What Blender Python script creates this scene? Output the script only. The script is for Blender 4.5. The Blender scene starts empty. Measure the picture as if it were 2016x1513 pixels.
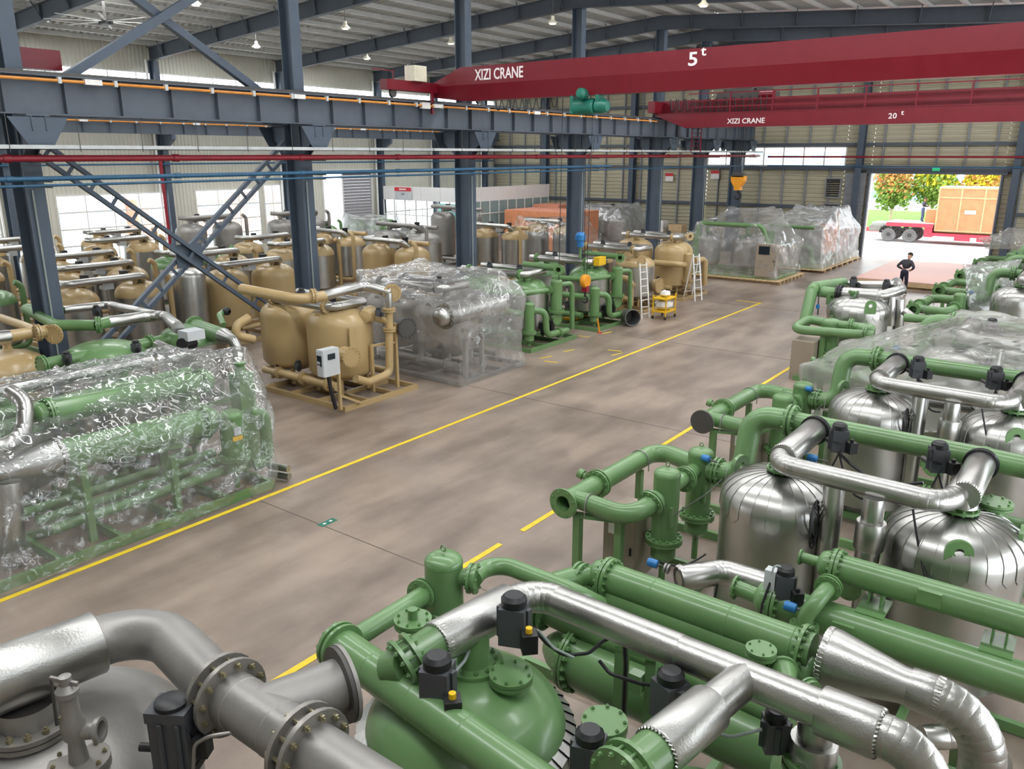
import bpy, math, random
import numpy as np
from mathutils import Vector, Matrix, noise
random.seed(7)
R = math.radians
PI = math.pi
scene = bpy.context.scene
COL = scene.collection

# ------------------------------------------------------------------ camera
F_PX, CX, CY, CAM_H = 1590.0, 1008.0, 756.5, 6.2
PITCH, YAW = R(15.9), R(36.8)
cam_data = bpy.data.cameras.new('camera')
cam_data.sensor_width = 36.0
cam_data.lens = 36.0 * F_PX / 2016.0
cam_data.clip_start, cam_data.clip_end = 0.1, 600
cam = bpy.data.objects.new('camera', cam_data)
COL.objects.link(cam)
cam.location = (0, 0, CAM_H)
cam.rotation_euler = (PI / 2 - PITCH, 0, YAW)
scene.camera = cam
FW = Vector((-math.sin(YAW) * math.cos(PITCH), math.cos(YAW) * math.cos(PITCH), -math.sin(PITCH)))
RT = Vector((math.cos(YAW), math.sin(YAW), 0))
UP = RT.cross(FW)
CAM = Vector((0, 0, CAM_H))
def _ray(x, y): return FW * F_PX + RT * (x - CX) - UP * (y - CY)
def Z(x, y, z=0.0):
    d = _ray(x, y); return CAM + d * ((z - CAM_H) / d.z)
def XP(x, y, X):
    d = _ray(x, y); return CAM + d * (X / d.x)
def YP(x, y, Y):
    d = _ray(x, y); return CAM + d * (Y / d.y)

# ------------------------------------------------------------------ world, light, exposure
world = bpy.data.worlds.new('overcast_sky'); scene.world = world
world.use_nodes = True
wn = world.node_tree; wn.nodes.clear()
bg = wn.nodes.new('ShaderNodeBackground'); wo = wn.nodes.new('ShaderNodeOutputWorld')
bg.inputs[0].default_value = (0.90, 0.95, 1.0, 1); bg.inputs[1].default_value = 5.0
wn.links.new(bg.outputs[0], wo.inputs[0])
scene.view_settings.view_transform = 'Standard'
scene.view_settings.look = 'None'
scene.view_settings.gamma = 1.0
scene.view_settings.use_curve_mapping = False
scene.view_settings.exposure = 0.0

cy_ = scene.cycles
cy_.max_bounces = 4; cy_.diffuse_bounces = 3; cy_.glossy_bounces = 2; cy_.transmission_bounces = 2; cy_.transparent_max_bounces = 8; cy_.use_light_tree = False
cy_.caustics_reflective = False; cy_.caustics_refractive = False
cy_.use_adaptive_sampling = True; cy_.adaptive_threshold = 0.1

ROOF_L, ROOF_R, RIDGE_X = -42.5, 3.0, -20.86
EAVE_Z, RIDGE_Z = 11.75, 13.3
def roof_z(x):
    t = (x - ROOF_L) / (RIDGE_X - ROOF_L) if x < RIDGE_X else (ROOF_R - x) / (ROOF_R - RIDGE_X)
    return EAVE_Z + (RIDGE_Z - EAVE_Z) * t
FRAMES = [-7.15, 0.85, 8.85, 16.85, 24.85, 32.85, 40.85, 46.5, 52.3]
SKYLIGHTS = []
def skylight(y, x0, x1, power, width=1.1):
    xm = (x0 + x1) / 2
    ld = bpy.data.lights.new('skylight_daylight', 'AREA')
    ld.shape = 'RECTANGLE'; ld.size = abs(x1 - x0); ld.size_y = width
    ld.energy = power; ld.color = (0.97, 0.985, 1.0)
    lo = bpy.data.objects.new('skylight_daylight', ld); COL.objects.link(lo)
    sl = (RIDGE_Z - EAVE_Z) / (RIDGE_X - ROOF_L)
    lo.location = (xm, y, roof_z(xm) - 0.32)
    lo.rotation_euler = (0, -math.atan(sl) if xm < RIDGE_X else math.atan(sl), 0)
    SKYLIGHTS.append((y, x0, x1, width))
for _y in (2.4, 10.4, 18.4, 26.4, 34.4, 42.2):
    skylight(_y, -18.5, 1.5, 1050)
    skylight(_y, -40.0, -23.5, 800)

# ------------------------------------------------------------------ materials
MATS = {}
def _nt(name):
    m = bpy.data.materials.new(name); m.use_nodes = True
    nt = m.node_tree
    b = nt.nodes['Principled BSDF']
    MATS[name] = m
    return m, nt, b
def N(nt, t, **kw):
    n = nt.nodes.new(t)
    for k, v in kw.items(): setattr(n, k, v)
    return n
def srgb(c):
    return tuple(((v / 255) / 12.92 if v <= 10 else ((v / 255 + 0.055) / 1.055) ** 2.4) for v in c)
def mat(name, col, rough=0.5, metal=0.0, var=0.12, scale=3.0, bump=0.0, bscale=40.0, coat=0.0, rvar=0.1, stretch=None, spec=0.5, emit=None, estr=0.0):
    """painted / metal / plastic surface with soft procedural variation"""
    m, nt, b = _nt(name)
    c = srgb(col)
    tc = N(nt, 'ShaderNodeTexCoord'); mp = N(nt, 'ShaderNodeMapping')
    nt.links.new(tc.outputs['Object'], mp.inputs['Vector'])
    if stretch: mp.inputs['Scale'].default_value = stretch
    nz = N(nt, 'ShaderNodeTexNoise'); nz.inputs['Scale'].default_value = scale; nz.inputs['Detail'].default_value = 4
    nt.links.new(mp.outputs[0], nz.inputs['Vector'])
    rp = N(nt, 'ShaderNodeValToRGB')
    rp.color_ramp.elements[0].position = 0.3; rp.color_ramp.elements[1].position = 0.72
    rp.color_ramp.elements[0].color = (*[v * (1 - var) for v in c], 1)
    rp.color_ramp.elements[1].color = (*[min(1, v * (1 + var)) for v in c], 1)
    nt.links.new(nz.outputs['Fac'], rp.inputs['Fac']); nt.links.new(rp.outputs['Color'], b.inputs['Base Color'])
    mr = N(nt, 'ShaderNodeMapRange')
    mr.inputs['To Min'].default_value = max(0.02, rough - rvar); mr.inputs['To Max'].default_value = min(1, rough + rvar)
    nt.links.new(nz.outputs['Fac'], mr.inputs['Value']); nt.links.new(mr.outputs[0], b.inputs['Roughness'])
    b.inputs['Metallic'].default_value = metal
    b.inputs['Specular IOR Level'].default_value = spec
    if coat: b.inputs['Coat Weight'].default_value = coat; b.inputs['Coat Roughness'].default_value = 0.12
    if bump:
        n2 = N(nt, 'ShaderNodeTexNoise'); n2.inputs['Scale'].default_value = bscale; n2.inputs['Detail'].default_value = 2
        nt.links.new(mp.outputs[0], n2.inputs['Vector'])
        bp = N(nt, 'ShaderNodeBump'); bp.inputs['Strength'].default_value = bump; bp.inputs['Distance'].default_value = 0.02
        nt.links.new(n2.outputs['Fac'], bp.inputs['Height']); nt.links.new(bp.outputs[0], b.inputs['Normal'])
    if emit:
        b.inputs['Emission Color'].default_value = (*emit, 1); b.inputs['Emission Strength'].default_value = estr
    return m

mat('green', (101, 137, 87), 0.34, coat=0.25, var=0.10, scale=1.6)
mat('tan', (180, 155, 110), 0.36, coat=0.2, var=0.08, scale=1.6)
mat('alu', (184, 183, 179), 0.33, metal=1.0, var=0.08, scale=2.0, bump=0.03, bscale=7, rvar=0.06)
mat('alu_emboss', (180, 179, 175), 0.36, metal=1.0, var=0.08, scale=3.0, bump=0.10, bscale=60, rvar=0.06)
mat('steel_grey', (150, 147, 143), 0.46, metal=0.55, var=0.12, scale=2.4, bump=0.08, bscale=30, rvar=0.10)
mat('steel_flange', (150, 146, 140), 0.42, metal=0.6, var=0.12)
mat('bolt', (158, 150, 124), 0.35, metal=0.8, var=0.1)
mat('steel_dark', (84, 82, 80), 0.5, metal=0.4)
mat('rubber', (30, 30, 31), 0.55)
mat('actuator', (72, 74, 78), 0.45, var=0.1)
mat('black', (26, 27, 29), 0.45)
mat('conduit', (150, 160, 156), 0.5)
mat('blue_plastic', (40, 116, 178), 0.4)
mat('cabinet', (150, 138, 122), 0.45, var=0.05)
mat('cabinet_grey', (196, 200, 202), 0.45, var=0.05)
mat('screen', (28, 40, 48), 0.2)
mat('column_steel', (74, 86, 100), 0.5, var=0.10, scale=2)
mat('frame_steel', (84, 92, 102), 0.55, var=0.08)
mat('purlin', (222, 222, 218), 0.45, var=0.06)
mat('deck', (190, 192, 190), 0.6, var=0.08, scale=1.2)
mat('wall_sheet', (212, 210, 198), 0.6, var=0.04, scale=1.0)
mat('wall_back_sheet', (186, 180, 156), 0.6, var=0.05, scale=1.0)
mat('girt', (138, 142, 146), 0.5)
mat('white_paint', (232, 232, 228), 0.5, var=0.03)
mat('red_crane', (110, 8, 28), 0.38, var=0.07, coat=0.1)
mat('red_pipe', (138, 24, 40), 0.4)
mat('blue_pipe', (40, 88, 120), 0.45)
mat('orange_rail', (214, 140, 60), 0.5)
mat('hook_orange', (226, 150, 30), 0.45)
mat('hoist_green', (30, 110, 92), 0.4)
mat('lettering', (238, 228, 226), 0.6, var=0.02)
mat('yellow_paint', (226, 196, 44), 0.55, var=0.10, scale=6)
mat('yellow', (232, 186, 30), 0.5)
mat('red_sign', (206, 34, 52), 0.5)
mat('wood', (206, 178, 136), 0.7, var=0.15, scale=5)
mat('plywood', (222, 146, 104), 0.65, var=0.10, scale=2.5)
mat('plywood_pink', (222, 150, 122), 0.65, var=0.08, scale=2.5)
mat('board_pink', (216, 168, 154), 0.55, var=0.06)
mat('shutter', (146, 144, 148), 0.5, var=0.04)
mat('joint', (96, 86, 78), 0.8)
mat('asphalt', (196, 194, 192), 0.8, var=0.06)
mat('grass', (104, 170, 56), 0.9, var=0.2, scale=8)
mat('brick_red', (176, 84, 84), 0.8)
mat('leaf_yellow', (206, 200, 50), 0.7, var=0.25, scale=1.0)
mat('leaf_green', (126, 160, 70), 0.7, var=0.25, scale=1.0)
mat('leaf_orange', (206, 150, 84), 0.7, var=0.2, scale=1.0)
mat('bark', (196, 176, 160), 0.8)
mat('tyre', (128, 126, 128), 0.7)
mat('truck_red', (222, 70, 92), 0.5)
mat('truck_deck', (226, 196, 190), 0.7)
mat('jacket', (58, 58, 66), 0.8, var=0.2, scale=9)
mat('trousers', (34, 36, 54), 0.85)
mat('skin', (196, 146, 120), 0.6)
mat('hair', (34, 28, 26), 0.6)
mat('jeans', (70, 84, 120), 0.8)
mat('building', (226, 226, 226), 0.8)
mat('building_orange', (228, 160, 136), 0.8)
mat('building_glass', (150, 170, 190), 0.15)
mat('pearl_panel', (232, 232, 230), 0.5, var=0.02)
mat('teal', (110, 196, 190), 0.5)
mat('lamp_shade', (214, 208, 186), 0.4)
mat('lamp_glow', (255, 250, 236), 0.4, emit=(1.0, 0.95, 0.82), estr=1.2)
mat('exit_green', (30, 150, 90), 0.4, emit=(0.05, 0.6, 0.3), estr=0.6)
mat('grey_tray', (186, 190, 190), 0.5)
mat('white_plastic', (232, 230, 226), 0.55)
mat('tinted_pane', (138, 160, 160), 0.12, var=0.04)
mat('bucket', (92, 92, 92), 0.5, metal=0.3)

def glass_mat():
    m, nt, b = _nt('window_glass')
    nt.nodes.remove(b)
    out = nt.nodes['Material Output']
    tr = N(nt, 'ShaderNodeBsdfTransparent'); tr.inputs[0].default_value = (0.94, 0.97, 0.96, 1)
    gl = N(nt, 'ShaderNodeBsdfGlossy'); gl.inputs['Roughness'].default_value = 0.03
    fr = N(nt, 'ShaderNodeFresnel'); fr.inputs[0].default_value = 1.45
    gm = N(nt, 'ShaderNodeNewGeometry'); io = N(nt, 'ShaderNodeMapRange'); io.inputs['To Min'].default_value = 1.45; io.inputs['To Max'].default_value = 1/1.45
    nt.links.new(gm.outputs['Backfacing'], io.inputs['Value']); nt.links.new(io.outputs[0], fr.inputs[0])
    mx = N(nt, 'ShaderNodeMixShader')
    nt.links.new(fr.outputs[0], mx.inputs[0]); nt.links.new(tr.outputs[0], mx.inputs[1]); nt.links.new(gl.outputs[0], mx.inputs[2])
    nt.links.new(mx.outputs[0], out.inputs['Surface'])
glass_mat()

def film_mat(name, haze, tint=(0.985, 0.99, 0.99), streak=2.2, peak=0.16, white=(0.92, 0.94, 0.94), rough=0.16, gloss=0.6, gbase=0.05):
    """thin polythene film: see-through, a little milky in patches, glossy; its creases are modelled in the sheet itself"""
    m, nt, b = _nt(name)
    nt.nodes.remove(b)
    out = nt.nodes['Material Output']
    tc = N(nt, 'ShaderNodeTexCoord')
    n1 = N(nt, 'ShaderNodeTexNoise'); n1.inputs['Scale'].default_value = streak; n1.inputs['Detail'].default_value = 1.5
    n1.inputs['Roughness'].default_value = 0.7
    nt.links.new(tc.outputs['Object'], n1.inputs['Vector'])
    tr = N(nt, 'ShaderNodeBsdfTransparent'); tr.inputs[0].default_value = (*tint, 1)
    df = N(nt, 'ShaderNodeBsdfDiffuse'); df.inputs[0].default_value = (*white, 1)
    tl = N(nt, 'ShaderNodeBsdfTranslucent'); tl.inputs[0].default_value = (*white, 1)
    ms = N(nt, 'ShaderNodeMixShader'); ms.inputs[0].default_value = 0.45
    nt.links.new(df.outputs[0], ms.inputs[1]); nt.links.new(tl.outputs[0], ms.inputs[2])
    hz = N(nt, 'ShaderNodeMapRange'); hz.inputs['From Min'].default_value = 0.45; hz.inputs['From Max'].default_value = 0.72
    hz.inputs['To Min'].default_value = haze; hz.inputs['To Max'].default_value = min(1, haze * 1.5 + peak)
    nt.links.new(n1.outputs['Fac'], hz.inputs['Value'])
    m1 = N(nt, 'ShaderNodeMixShader'); nt.links.new(hz.outputs[0], m1.inputs[0])
    nt.links.new(tr.outputs[0], m1.inputs[1]); nt.links.new(ms.outputs[0], m1.inputs[2])
    gl = N(nt, 'ShaderNodeBsdfGlossy'); gl.inputs['Roughness'].default_value = rough
    fr = N(nt, 'ShaderNodeFresnel'); fr.inputs[0].default_value = 1.5
    gm = N(nt, 'ShaderNodeNewGeometry'); io = N(nt, 'ShaderNodeMapRange'); io.inputs['To Min'].default_value = 1.5; io.inputs['To Max'].default_value = 1/1.5
    nt.links.new(gm.outputs['Backfacing'], io.inputs['Value']); nt.links.new(io.outputs[0], fr.inputs[0])   # same thin sheet from either side
    fa = N(nt, 'ShaderNodeMath', operation='MULTIPLY_ADD'); nt.links.new(fr.outputs[0], fa.inputs[0]); fa.inputs[1].default_value = gloss; fa.inputs[2].default_value = gbase
    m2 = N(nt, 'ShaderNodeMixShader'); nt.links.new(fa.outputs[0], m2.inputs[0])
    nt.links.new(m1.outputs[0], m2.inputs[1]); nt.links.new(gl.outputs[0], m2.inputs[2])
    nt.links.new(m2.outputs[0], out.inputs['Surface'])
film_mat('film', 0.05)
film_mat('film_sparkle', 0.08, peak=0.12, streak=3.0, rough=0.14, gloss=0.6, gbase=0.09)
film_mat('film_smooth', 0.30, tint=(0.95, 0.95, 0.93), peak=0.06, streak=0.8, white=(0.70, 0.70, 0.65), rough=0.2)
film_mat('film_grey', 0.17, tint=(0.97, 0.97, 0.965), peak=0.12, streak=1.5, white=(0.86, 0.87, 0.86), rough=0.15, gbase=0.08)
film_mat('film_milky', 0.34, streak=1.6)

def floor_mat():
    m, nt, b = _nt('concrete')
    tc = N(nt, 'ShaderNodeTexCoord')
    n1 = N(nt, 'ShaderNodeTexNoise'); n1.inputs['Scale'].default_value = 0.45; n1.inputs['Detail'].default_value = 5; n1.inputs['Roughness'].default_value = 0.6
    nt.links.new(tc.outputs['Object'], n1.inputs['Vector'])
    mp = N(nt, 'ShaderNodeMapping'); mp.inputs['Scale'].default_value = (0.5, 0.12, 1); mp.inputs['Rotation'].default_value = (0, 0, 0.5)
    nt.links.new(tc.outputs['Object'], mp.inputs['Vector'])
    n2 = N(nt, 'ShaderNodeTexNoise'); n2.inputs['Scale'].default_value = 3.0; n2.inputs['Detail'].default_value = 6
    nt.links.new(mp.outputs[0], n2.inputs['Vector'])
    mx = N(nt, 'ShaderNodeMath', operation='MULTIPLY_ADD'); mx.inputs[1].default_value = 0.5
    nt.links.new(n2.outputs['Fac'], mx.inputs[0])
    h = N(nt, 'ShaderNodeMath', operation='MULTIPLY'); h.inputs[1].default_value = 0.5
    nt.links.new(n1.outputs['Fac'], h.inputs[0]); nt.links.new(h.outputs[0], mx.inputs[2])
    rp = N(nt, 'ShaderNodeValToRGB')
    e = rp.color_ramp.elements
    e[0].position = 0.33; e[0].color = (*srgb((112, 98, 88)), 1)
    e[1].position = 0.68; e[1].color = (*srgb((158, 142, 128)), 1)
    rp.color_ramp.interpolation = 'EASE'
    nt.links.new(mx.outputs[0], rp.inputs['Fac'])
    # scattered dark tyre marks and spots
    n3 = N(nt, 'ShaderNodeTexNoise'); n3.inputs['Scale'].default_value = 22; n3.inputs['Detail'].default_value = 2
    nt.links.new(tc.outputs['Object'], n3.inputs['Vector'])
    sp = N(nt, 'ShaderNodeMapRange'); sp.inputs['From Min'].default_value = 0.68; sp.inputs['From Max'].default_value = 0.9
    nt.links.new(n3.outputs['Fac'], sp.inputs['Value'])
    mc = N(nt, 'ShaderNodeMix', data_type='RGBA'); nt.links.new(sp.outputs[0], mc.inputs['Factor'])
    nt.links.new(rp.outputs['Color'], mc.inputs['A']); mc.inputs['B'].default_value = (*srgb((118, 106, 96)), 1)
    nt.links.new(rp.outputs['Color'], b.inputs['Base Color'])
    rr = N(nt, 'ShaderNodeMapRange'); rr.inputs['To Min'].default_value = 0.285; rr.inputs['To Max'].default_value = 0.46
    nt.links.new(n1.outputs['Fac'], rr.inputs['Value']); nt.links.new(rr.outputs[0], b.inputs['Roughness'])
    bp = N(nt, 'ShaderNodeBump'); bp.inputs['Strength'].default_value = 0.05; bp.inputs['Distance'].default_value = 0.02
    nt.links.new(n3.outputs['Fac'], bp.inputs['Height']); nt.links.new(bp.outputs[0], b.inputs['Normal'])
floor_mat()

# ------------------------------------------------------------------ mesh helpers
class MB:
    """collects shapes, builds ONE mesh object"""
    def __init__(s): s.v = []; s.f = []
    def add(s, v, f):
        o = len(s.v); s.v.extend([tuple(p) for p in v]); s.f.extend([tuple(i + o for i in q) for q in f]); return s
    def box(s, lo, hi, rot=None, piv=None):
        x0, y0, z0 = lo; x1, y1, z1 = hi
        v = [Vector(p) for p in ((x0,y0,z0),(x1,y0,z0),(x1,y1,z0),(x0,y1,z0),(x0,y0,z1),(x1,y0,z1),(x1,y1,z1),(x0,y1,z1))]
        if rot:
            c = Vector(piv) if piv else Vector(((x0+x1)/2,(y0+y1)/2,(z0+z1)/2))
            m = Matrix.Rotation(rot, 3, 'Z'); v = [m @ (p - c) + c for p in v]
        return s.add(v, [(0,3,2,1),(4,5,6,7),(0,1,5,4),(1,2,6,5),(2,3,7,6),(3,0,4,7)])
    def bar(s, a, b, w, h, upv=(0,0,1)):
        """rectangular bar from a to b, w across, h along upv"""
        a, b = Vector(a), Vector(b); d = (b - a).normalized(); u = Vector(upv)
        sd = d.cross(u)
        if sd.length < 1e-4: sd = d.cross(Vector((1,0,0)))
        sd.normalize(); u = sd.cross(d).normalized()
        v = []
        for p in (a, b):
            for i, j in ((-1,-1),(1,-1),(1,1),(-1,1)): v.append(p + sd * (i*w/2) + u * (j*h/2))
        return s.add(v, [(3,2,1,0),(4,5,6,7),(0,1,5,4),(1,2,6,5),(2,3,7,6),(3,0,4,7)])
    def ring(s, c, d, r, n, ref=None):
        d = Vector(d).normalized()
        a = Vector(ref) if ref is not None else (Vector((0,0,1)) if abs(d.z) < 0.9 else Vector((1,0,0)))
        a = (a - d * a.dot(d)).normalized(); b = d.cross(a)
        return [Vector(c) + a * (r*math.cos(2*PI*i/n)) + b * (r*math.sin(2*PI*i/n)) for i in range(n)], a
    def sweep(s, rings, n, cap0=True, cap1=True):
        o = len(s.v)
        for r in rings: s.v.extend([tuple(p) for p in r])
        for k in range(len(rings) - 1):
            for i in range(n):
                j = (i + 1) % n
                s.f.append((o+k*n+i, o+k*n+j, o+(k+1)*n+j, o+(k+1)*n+i))
        if cap0: s.f.append(tuple(o + i for i in reversed(range(n))))
        if cap1: s.f.append(tuple(o + (len(rings)-1)*n + i for i in range(n)))
        return s
    def cyl(s, a, b, r0, r1=None, n=20, caps=True):
        a, b = Vector(a), Vector(b); d = b - a; r1 = r0 if r1 is None else r1
        q0, _ = s.ring(a, d, r0, n); q1, _ = s.ring(b, d, r1, n)
        return s.sweep([q0, q1], n, caps, caps)
    def lathe(s, c, axis, prof, n=28, cap0=False, cap1=False):
        """prof: list of (radius, distance along axis)"""
        c = Vector(c); ax = Vector(axis).normalized()
        rs = [s.ring(c + ax * h, ax, max(r, 1e-4), n)[0] for r, h in prof]
        return s.sweep(rs, n, cap0, cap1)
    def pipe(s, pts, r, n=18, bend=1.3, seg=7, caps=True, open_end=False):
        rings, fr = path_rings(pts, r, n, bend, seg)
        if open_end:
            s.sweep(rings, n, False, False)
            o = len(s.v)
            inner, _ = path_rings(pts, r * 0.86, n, bend, seg)
            inner.reverse()
            s.sweep(inner, n, False, False)
        else: s.sweep(rings, n, caps, caps)
        return s
    def build(s, name, m, parent=None, smooth=True, ang=38, kind=None, label=None):
        me = bpy.data.meshes.new(name)
        org = WORLD_ORG(parent)
        v = [(p[0]-org.x, p[1]-org.y, p[2]-org.z) for p in s.v]
        me.from_pydata(v, [], s.f)
        if smooth:
            me.polygons.foreach_set('use_smooth', [True] * len(me.polygons))
            me.set_sharp_from_angle(angle=R(ang))
        me.materials.append(MATS[m] if isinstance(m, str) else m)
        o = bpy.data.objects.new(name, me); COL.objects.link(o)
        if parent: o.parent = parent
        if kind: o['kind'] = kind
        if label: o['label'] = label
        return o
def WORLD_ORG(p):
    v = Vector((0,0,0))
    while p is not None: v += p.location; p = p.parent
    return v
def path_pts(pts, bend_r, seg):
    pts = [Vector(p) for p in pts]; out = [pts[0]]
    for i in range(1, len(pts) - 1):
        a, b, c = pts[i-1], pts[i], pts[i+1]
        d0 = (a - b); d1 = (c - b); l0, l1 = d0.length, d1.length
        d0.normalize(); d1.normalize()
        ang = d0.angle(d1)
        if ang > PI - 0.03: out.append(b); continue
        t = min(bend_r / math.tan(ang / 2), l0 * 0.49 if i > 1 else l0 * 0.98, l1 * 0.49 if i < len(pts) - 2 else l1 * 0.98)
        rr = t * math.tan(ang / 2)
        ctr = b + (d0 + d1).normalized() * (rr / math.sin(ang / 2))
        u = (b + d0 * t) - ctr; w = (b + d1 * t) - ctr
        tot = u.angle(w)
        for k in range(seg + 1):
            q = k / seg
            out.append(ctr + (u * math.sin((1-q)*tot) + w * math.sin(q*tot)) / max(math.sin(tot), 1e-6))
    out.append(pts[-1])
    return out
def path_rings(pts, r, n, bend=1.3, seg=7):
    P = path_pts(pts, r * 2 * bend, seg)
    rs = r if isinstance(r, (list, tuple)) else None
    rings = []; ref = None
    for i, p in enumerate(P):
        d = (P[min(i+1, len(P)-1)] - P[max(i-1, 0)]).normalized()
        if ref is None:
            ref = Vector((0,0,1)) if abs(d.z) < 0.9 else Vector((1,0,0))
        a = (ref - d * ref.dot(d)).normalized(); b = d.cross(a); ref = a
        rings.append([p + a * (r*math.cos(2*PI*k/n)) + b * (r*math.sin(2*PI*k/n)) for k in range(n)])
    return rings, ref
def thing(name, label, cat, loc=(0,0,0), group=None):
    o = bpy.data.objects.new(name, None); COL.objects.link(o)
    o.location = loc; o.empty_display_size = 0.2
    o['label'] = label; o['category'] = cat
    if group: o['group'] = group
    return o
def tag(o, label, cat, group=None):
    o['label'] = label; o['category'] = cat
    if group: o['group'] = group
    return o
def inst(name, src, parent, loc, rot=None, scl=None, label=None):
    """another object sharing the mesh of src; loc is given in world coordinates"""
    o = bpy.data.objects.new(name, src.data if hasattr(src, 'data') else src); COL.objects.link(o)
    o.parent = parent; o.location = Vector(loc) - WORLD_ORG(parent)
    if rot is not None:
        if isinstance(rot, Matrix): o.rotation_mode = 'QUATERNION'; o.rotation_quaternion = rot.to_quaternion()
        else: o.rotation_euler = rot
    if scl: o.scale = scl
    if label: o['label'] = label
    return o
def copy_tree(o, parent=None):
    c = o.copy(); COL.objects.link(c); c.parent = parent
    for ch in o.children: copy_tree(ch, c)
    return c
def basis(d):
    """rotation matrix whose z axis is d"""
    d = Vector(d).normalized()
    a = Vector((0,0,1)) if abs(d.z) < 0.9 else Vector((1,0,0))
    x = a.cross(d).normalized(); y = d.cross(x)
    return Matrix((x, y, d)).transposed()

# ================================================================== STRUCTURE
XL, YB = -42.3, 54.0
def struct(o): o['kind'] = 'structure'; return o
# ---- floor
fl = MB(); fl.add([(-42.6,-9,0),(4,-9,0),(4,54.2,0),(-42.6,54.2,0)], [(0,1,2,3)])
floor = struct(fl.build('floor', 'concrete', smooth=False))
# saw-cut joints in the slab
for k, (a, b) in enumerate([((-42,8.3),(3,8.3)), ((-42,16.6),(3,16.6)), ((-42,24.9),(3,24.9)), ((-42,33.2),(3,33.2)), ((-42,41.5),(3,41.5)), ((-20.2,-5),(-20.2,54))]):
    MB().bar((a[0],a[1],0.0015), (b[0],b[1],0.0015), 0.018, 0.003).build('slab_joint', 'joint', floor, smooth=False)
g = MB().box((-80,54.15,-0.12),(30,120,-0.02)); struct(g.build('floor_outside', 'asphalt', smooth=False))
# painted lines
def line(n, a, b, w=0.10):
    o = MB().bar((a[0],a[1],0.004),(b[0],b[1],0.004), w, 0.005).build(n, 'yellow_paint', smooth=False); return struct(o)
line('trim_1', (-12.12, -2), (-12.12, 34.2))
line('trim_2', (-7.42, 1.0), (-7.42, 9.6)); line('trim_3', (-7.42, 10.2), (-7.42, 24.5))
line('trim_4', (-7.45, 5.0), (-6.9, 5.0)); line('trim_5', (-12.12, 34.2), (-13.2, 34.2))
for i, (x, y) in enumerate([(1075,703),(1085,712),(1120,690),(1150,662),(1195,655),(1210,690),(1215,697)]):
    p = Z(x, y); q = Vector((0.22, 0.05, 0)) if i % 2 else Vector((0.05, 0.25, 0))
    line('trim_%d' % (6+i), p - q, p + q, 0.06)

# ---- corrugated sheet
def corr(mb, u0, u1, v0, v1, place, pitch=0.25, depth=0.035, bold=None):
    """sheet with ribs along v; place(u, v, d) -> point"""
    n = max(1, round((u1 - u0) / pitch)); p = (u1 - u0) / n; us = []
    for i in range(n):
        b = u0 + i * p
        us += [(b, 0), (b + p*0.55, 0), (b + p*0.65, depth), (b + p*0.9, depth)]
    us.append((u1, 0))
    vs = [place(u, v0, d) for u, d in us] + [place(u, v1, d) for u, d in us]; m = len(us)
    mb.add(vs, [(i, i+1, m+i+1, m+i) for i in range(m-1)])
def holes(mb, U0, U1, V0, V1, hs, place, pitch, swap=False):
    """rectangle with rectangular openings hs=[(u0,u1,v0,v1)] sheeted in bands"""
    us = sorted({U0, U1, *[h[0] for h in hs], *[h[1] for h in hs]})
    for a, b in zip(us[:-1], us[1:]):
        segs = [(V0, V1)]
        for h in hs:
            if h[0] < b - 1e-6 and h[1] > a + 1e-6:
                ns = []
                for s0, s1 in segs:
                    if h[2] > s0: ns.append((s0, min(s1, h[2])))
                    if h[3] < s1: ns.append((max(s0, h[3]), s1))
                segs = [q for q in ns if q[1] - q[0] > 1e-4]
        for s0, s1 in segs:
            if swap: corr(mb, s0, s1, a, b, lambda u, v, d: place(v, u, d), pitch)
            else: corr(mb, a, b, s0, s1, place, pitch)

LW = [(-9,54,9.35,10.3), (19.1,24.75,0.9,4.22), (26.7,30.9,0.9,4.22), (31.3,32.5,0.0,4.4), (35.9,40.2,0,4.95), (10.9,16.4,0.9,4.22), (41.2,52.0,0.9,3.6)]
mb = MB(); holes(mb, -9, 54, 0, 12.2, LW, lambda u, v, d: (XL + d, u, v), 0.22)
struct(mb.build('wall_left', 'wall_sheet', smooth=False))
BW = [(-13.0,-5.95,0,5.08), (-23.6,-14.55,5.5,6.64)]
mb = MB(); holes(mb, -42.3, 4, 0, 13.4, BW, lambda u, v, d: (u, YB - d*1.7, v), 0.26, swap=True)
wall_back = struct(mb.build('wall_back', 'wall_back_sheet', smooth=False))
mb = MB(); holes(mb, -9, 54, 0, 12.2, [(-9,54,9.0,10.6), (6,50,1,4.2)], lambda u, v, d: (3.4 - d, u, v), 0.3)
struct(mb.build('wall_right', 'wall_sheet', smooth=False))
mb = MB(); holes(mb, -42.3, 3.4, 0, 13.4, [(-40,-24,2,5)], lambda u, v, d: (u, -9 + d, v), 0.5)
struct(mb.build('wall_near', 'wall_sheet', smooth=False))

# girts on the back wall: each upright and each rail is a part of the wall
x = -42.0
while x < 3.5:
    z0, z1 = 0.0, 13.0
    segs = [(0.0, 13.0)]
    if -13.2 < x < -5.8: segs = [(5.3, 13.0)]
    elif -23.6 < x < -14.5: segs = [(0, 5.45), (6.7, 13.0)]
    for a, b in segs:
        MB().box((x-0.045, YB-0.16, a), (x+0.045, YB-0.04, b)).build('girt', 'girt', wall_back, smooth=False)
    x += 1.48
for z, x0, x1 in ((2.95,-42,-14.0),(2.95,-5,3.4),(5.35,-42,3.4),(6.78,-42,3.4),(9.4,-42,3.4)):
    MB().box((x0, YB-0.26, z-0.09), (x1, YB-0.12, z+0.09)).build('wall_rail', 'frame_steel', wall_back, smooth=False)
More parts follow.
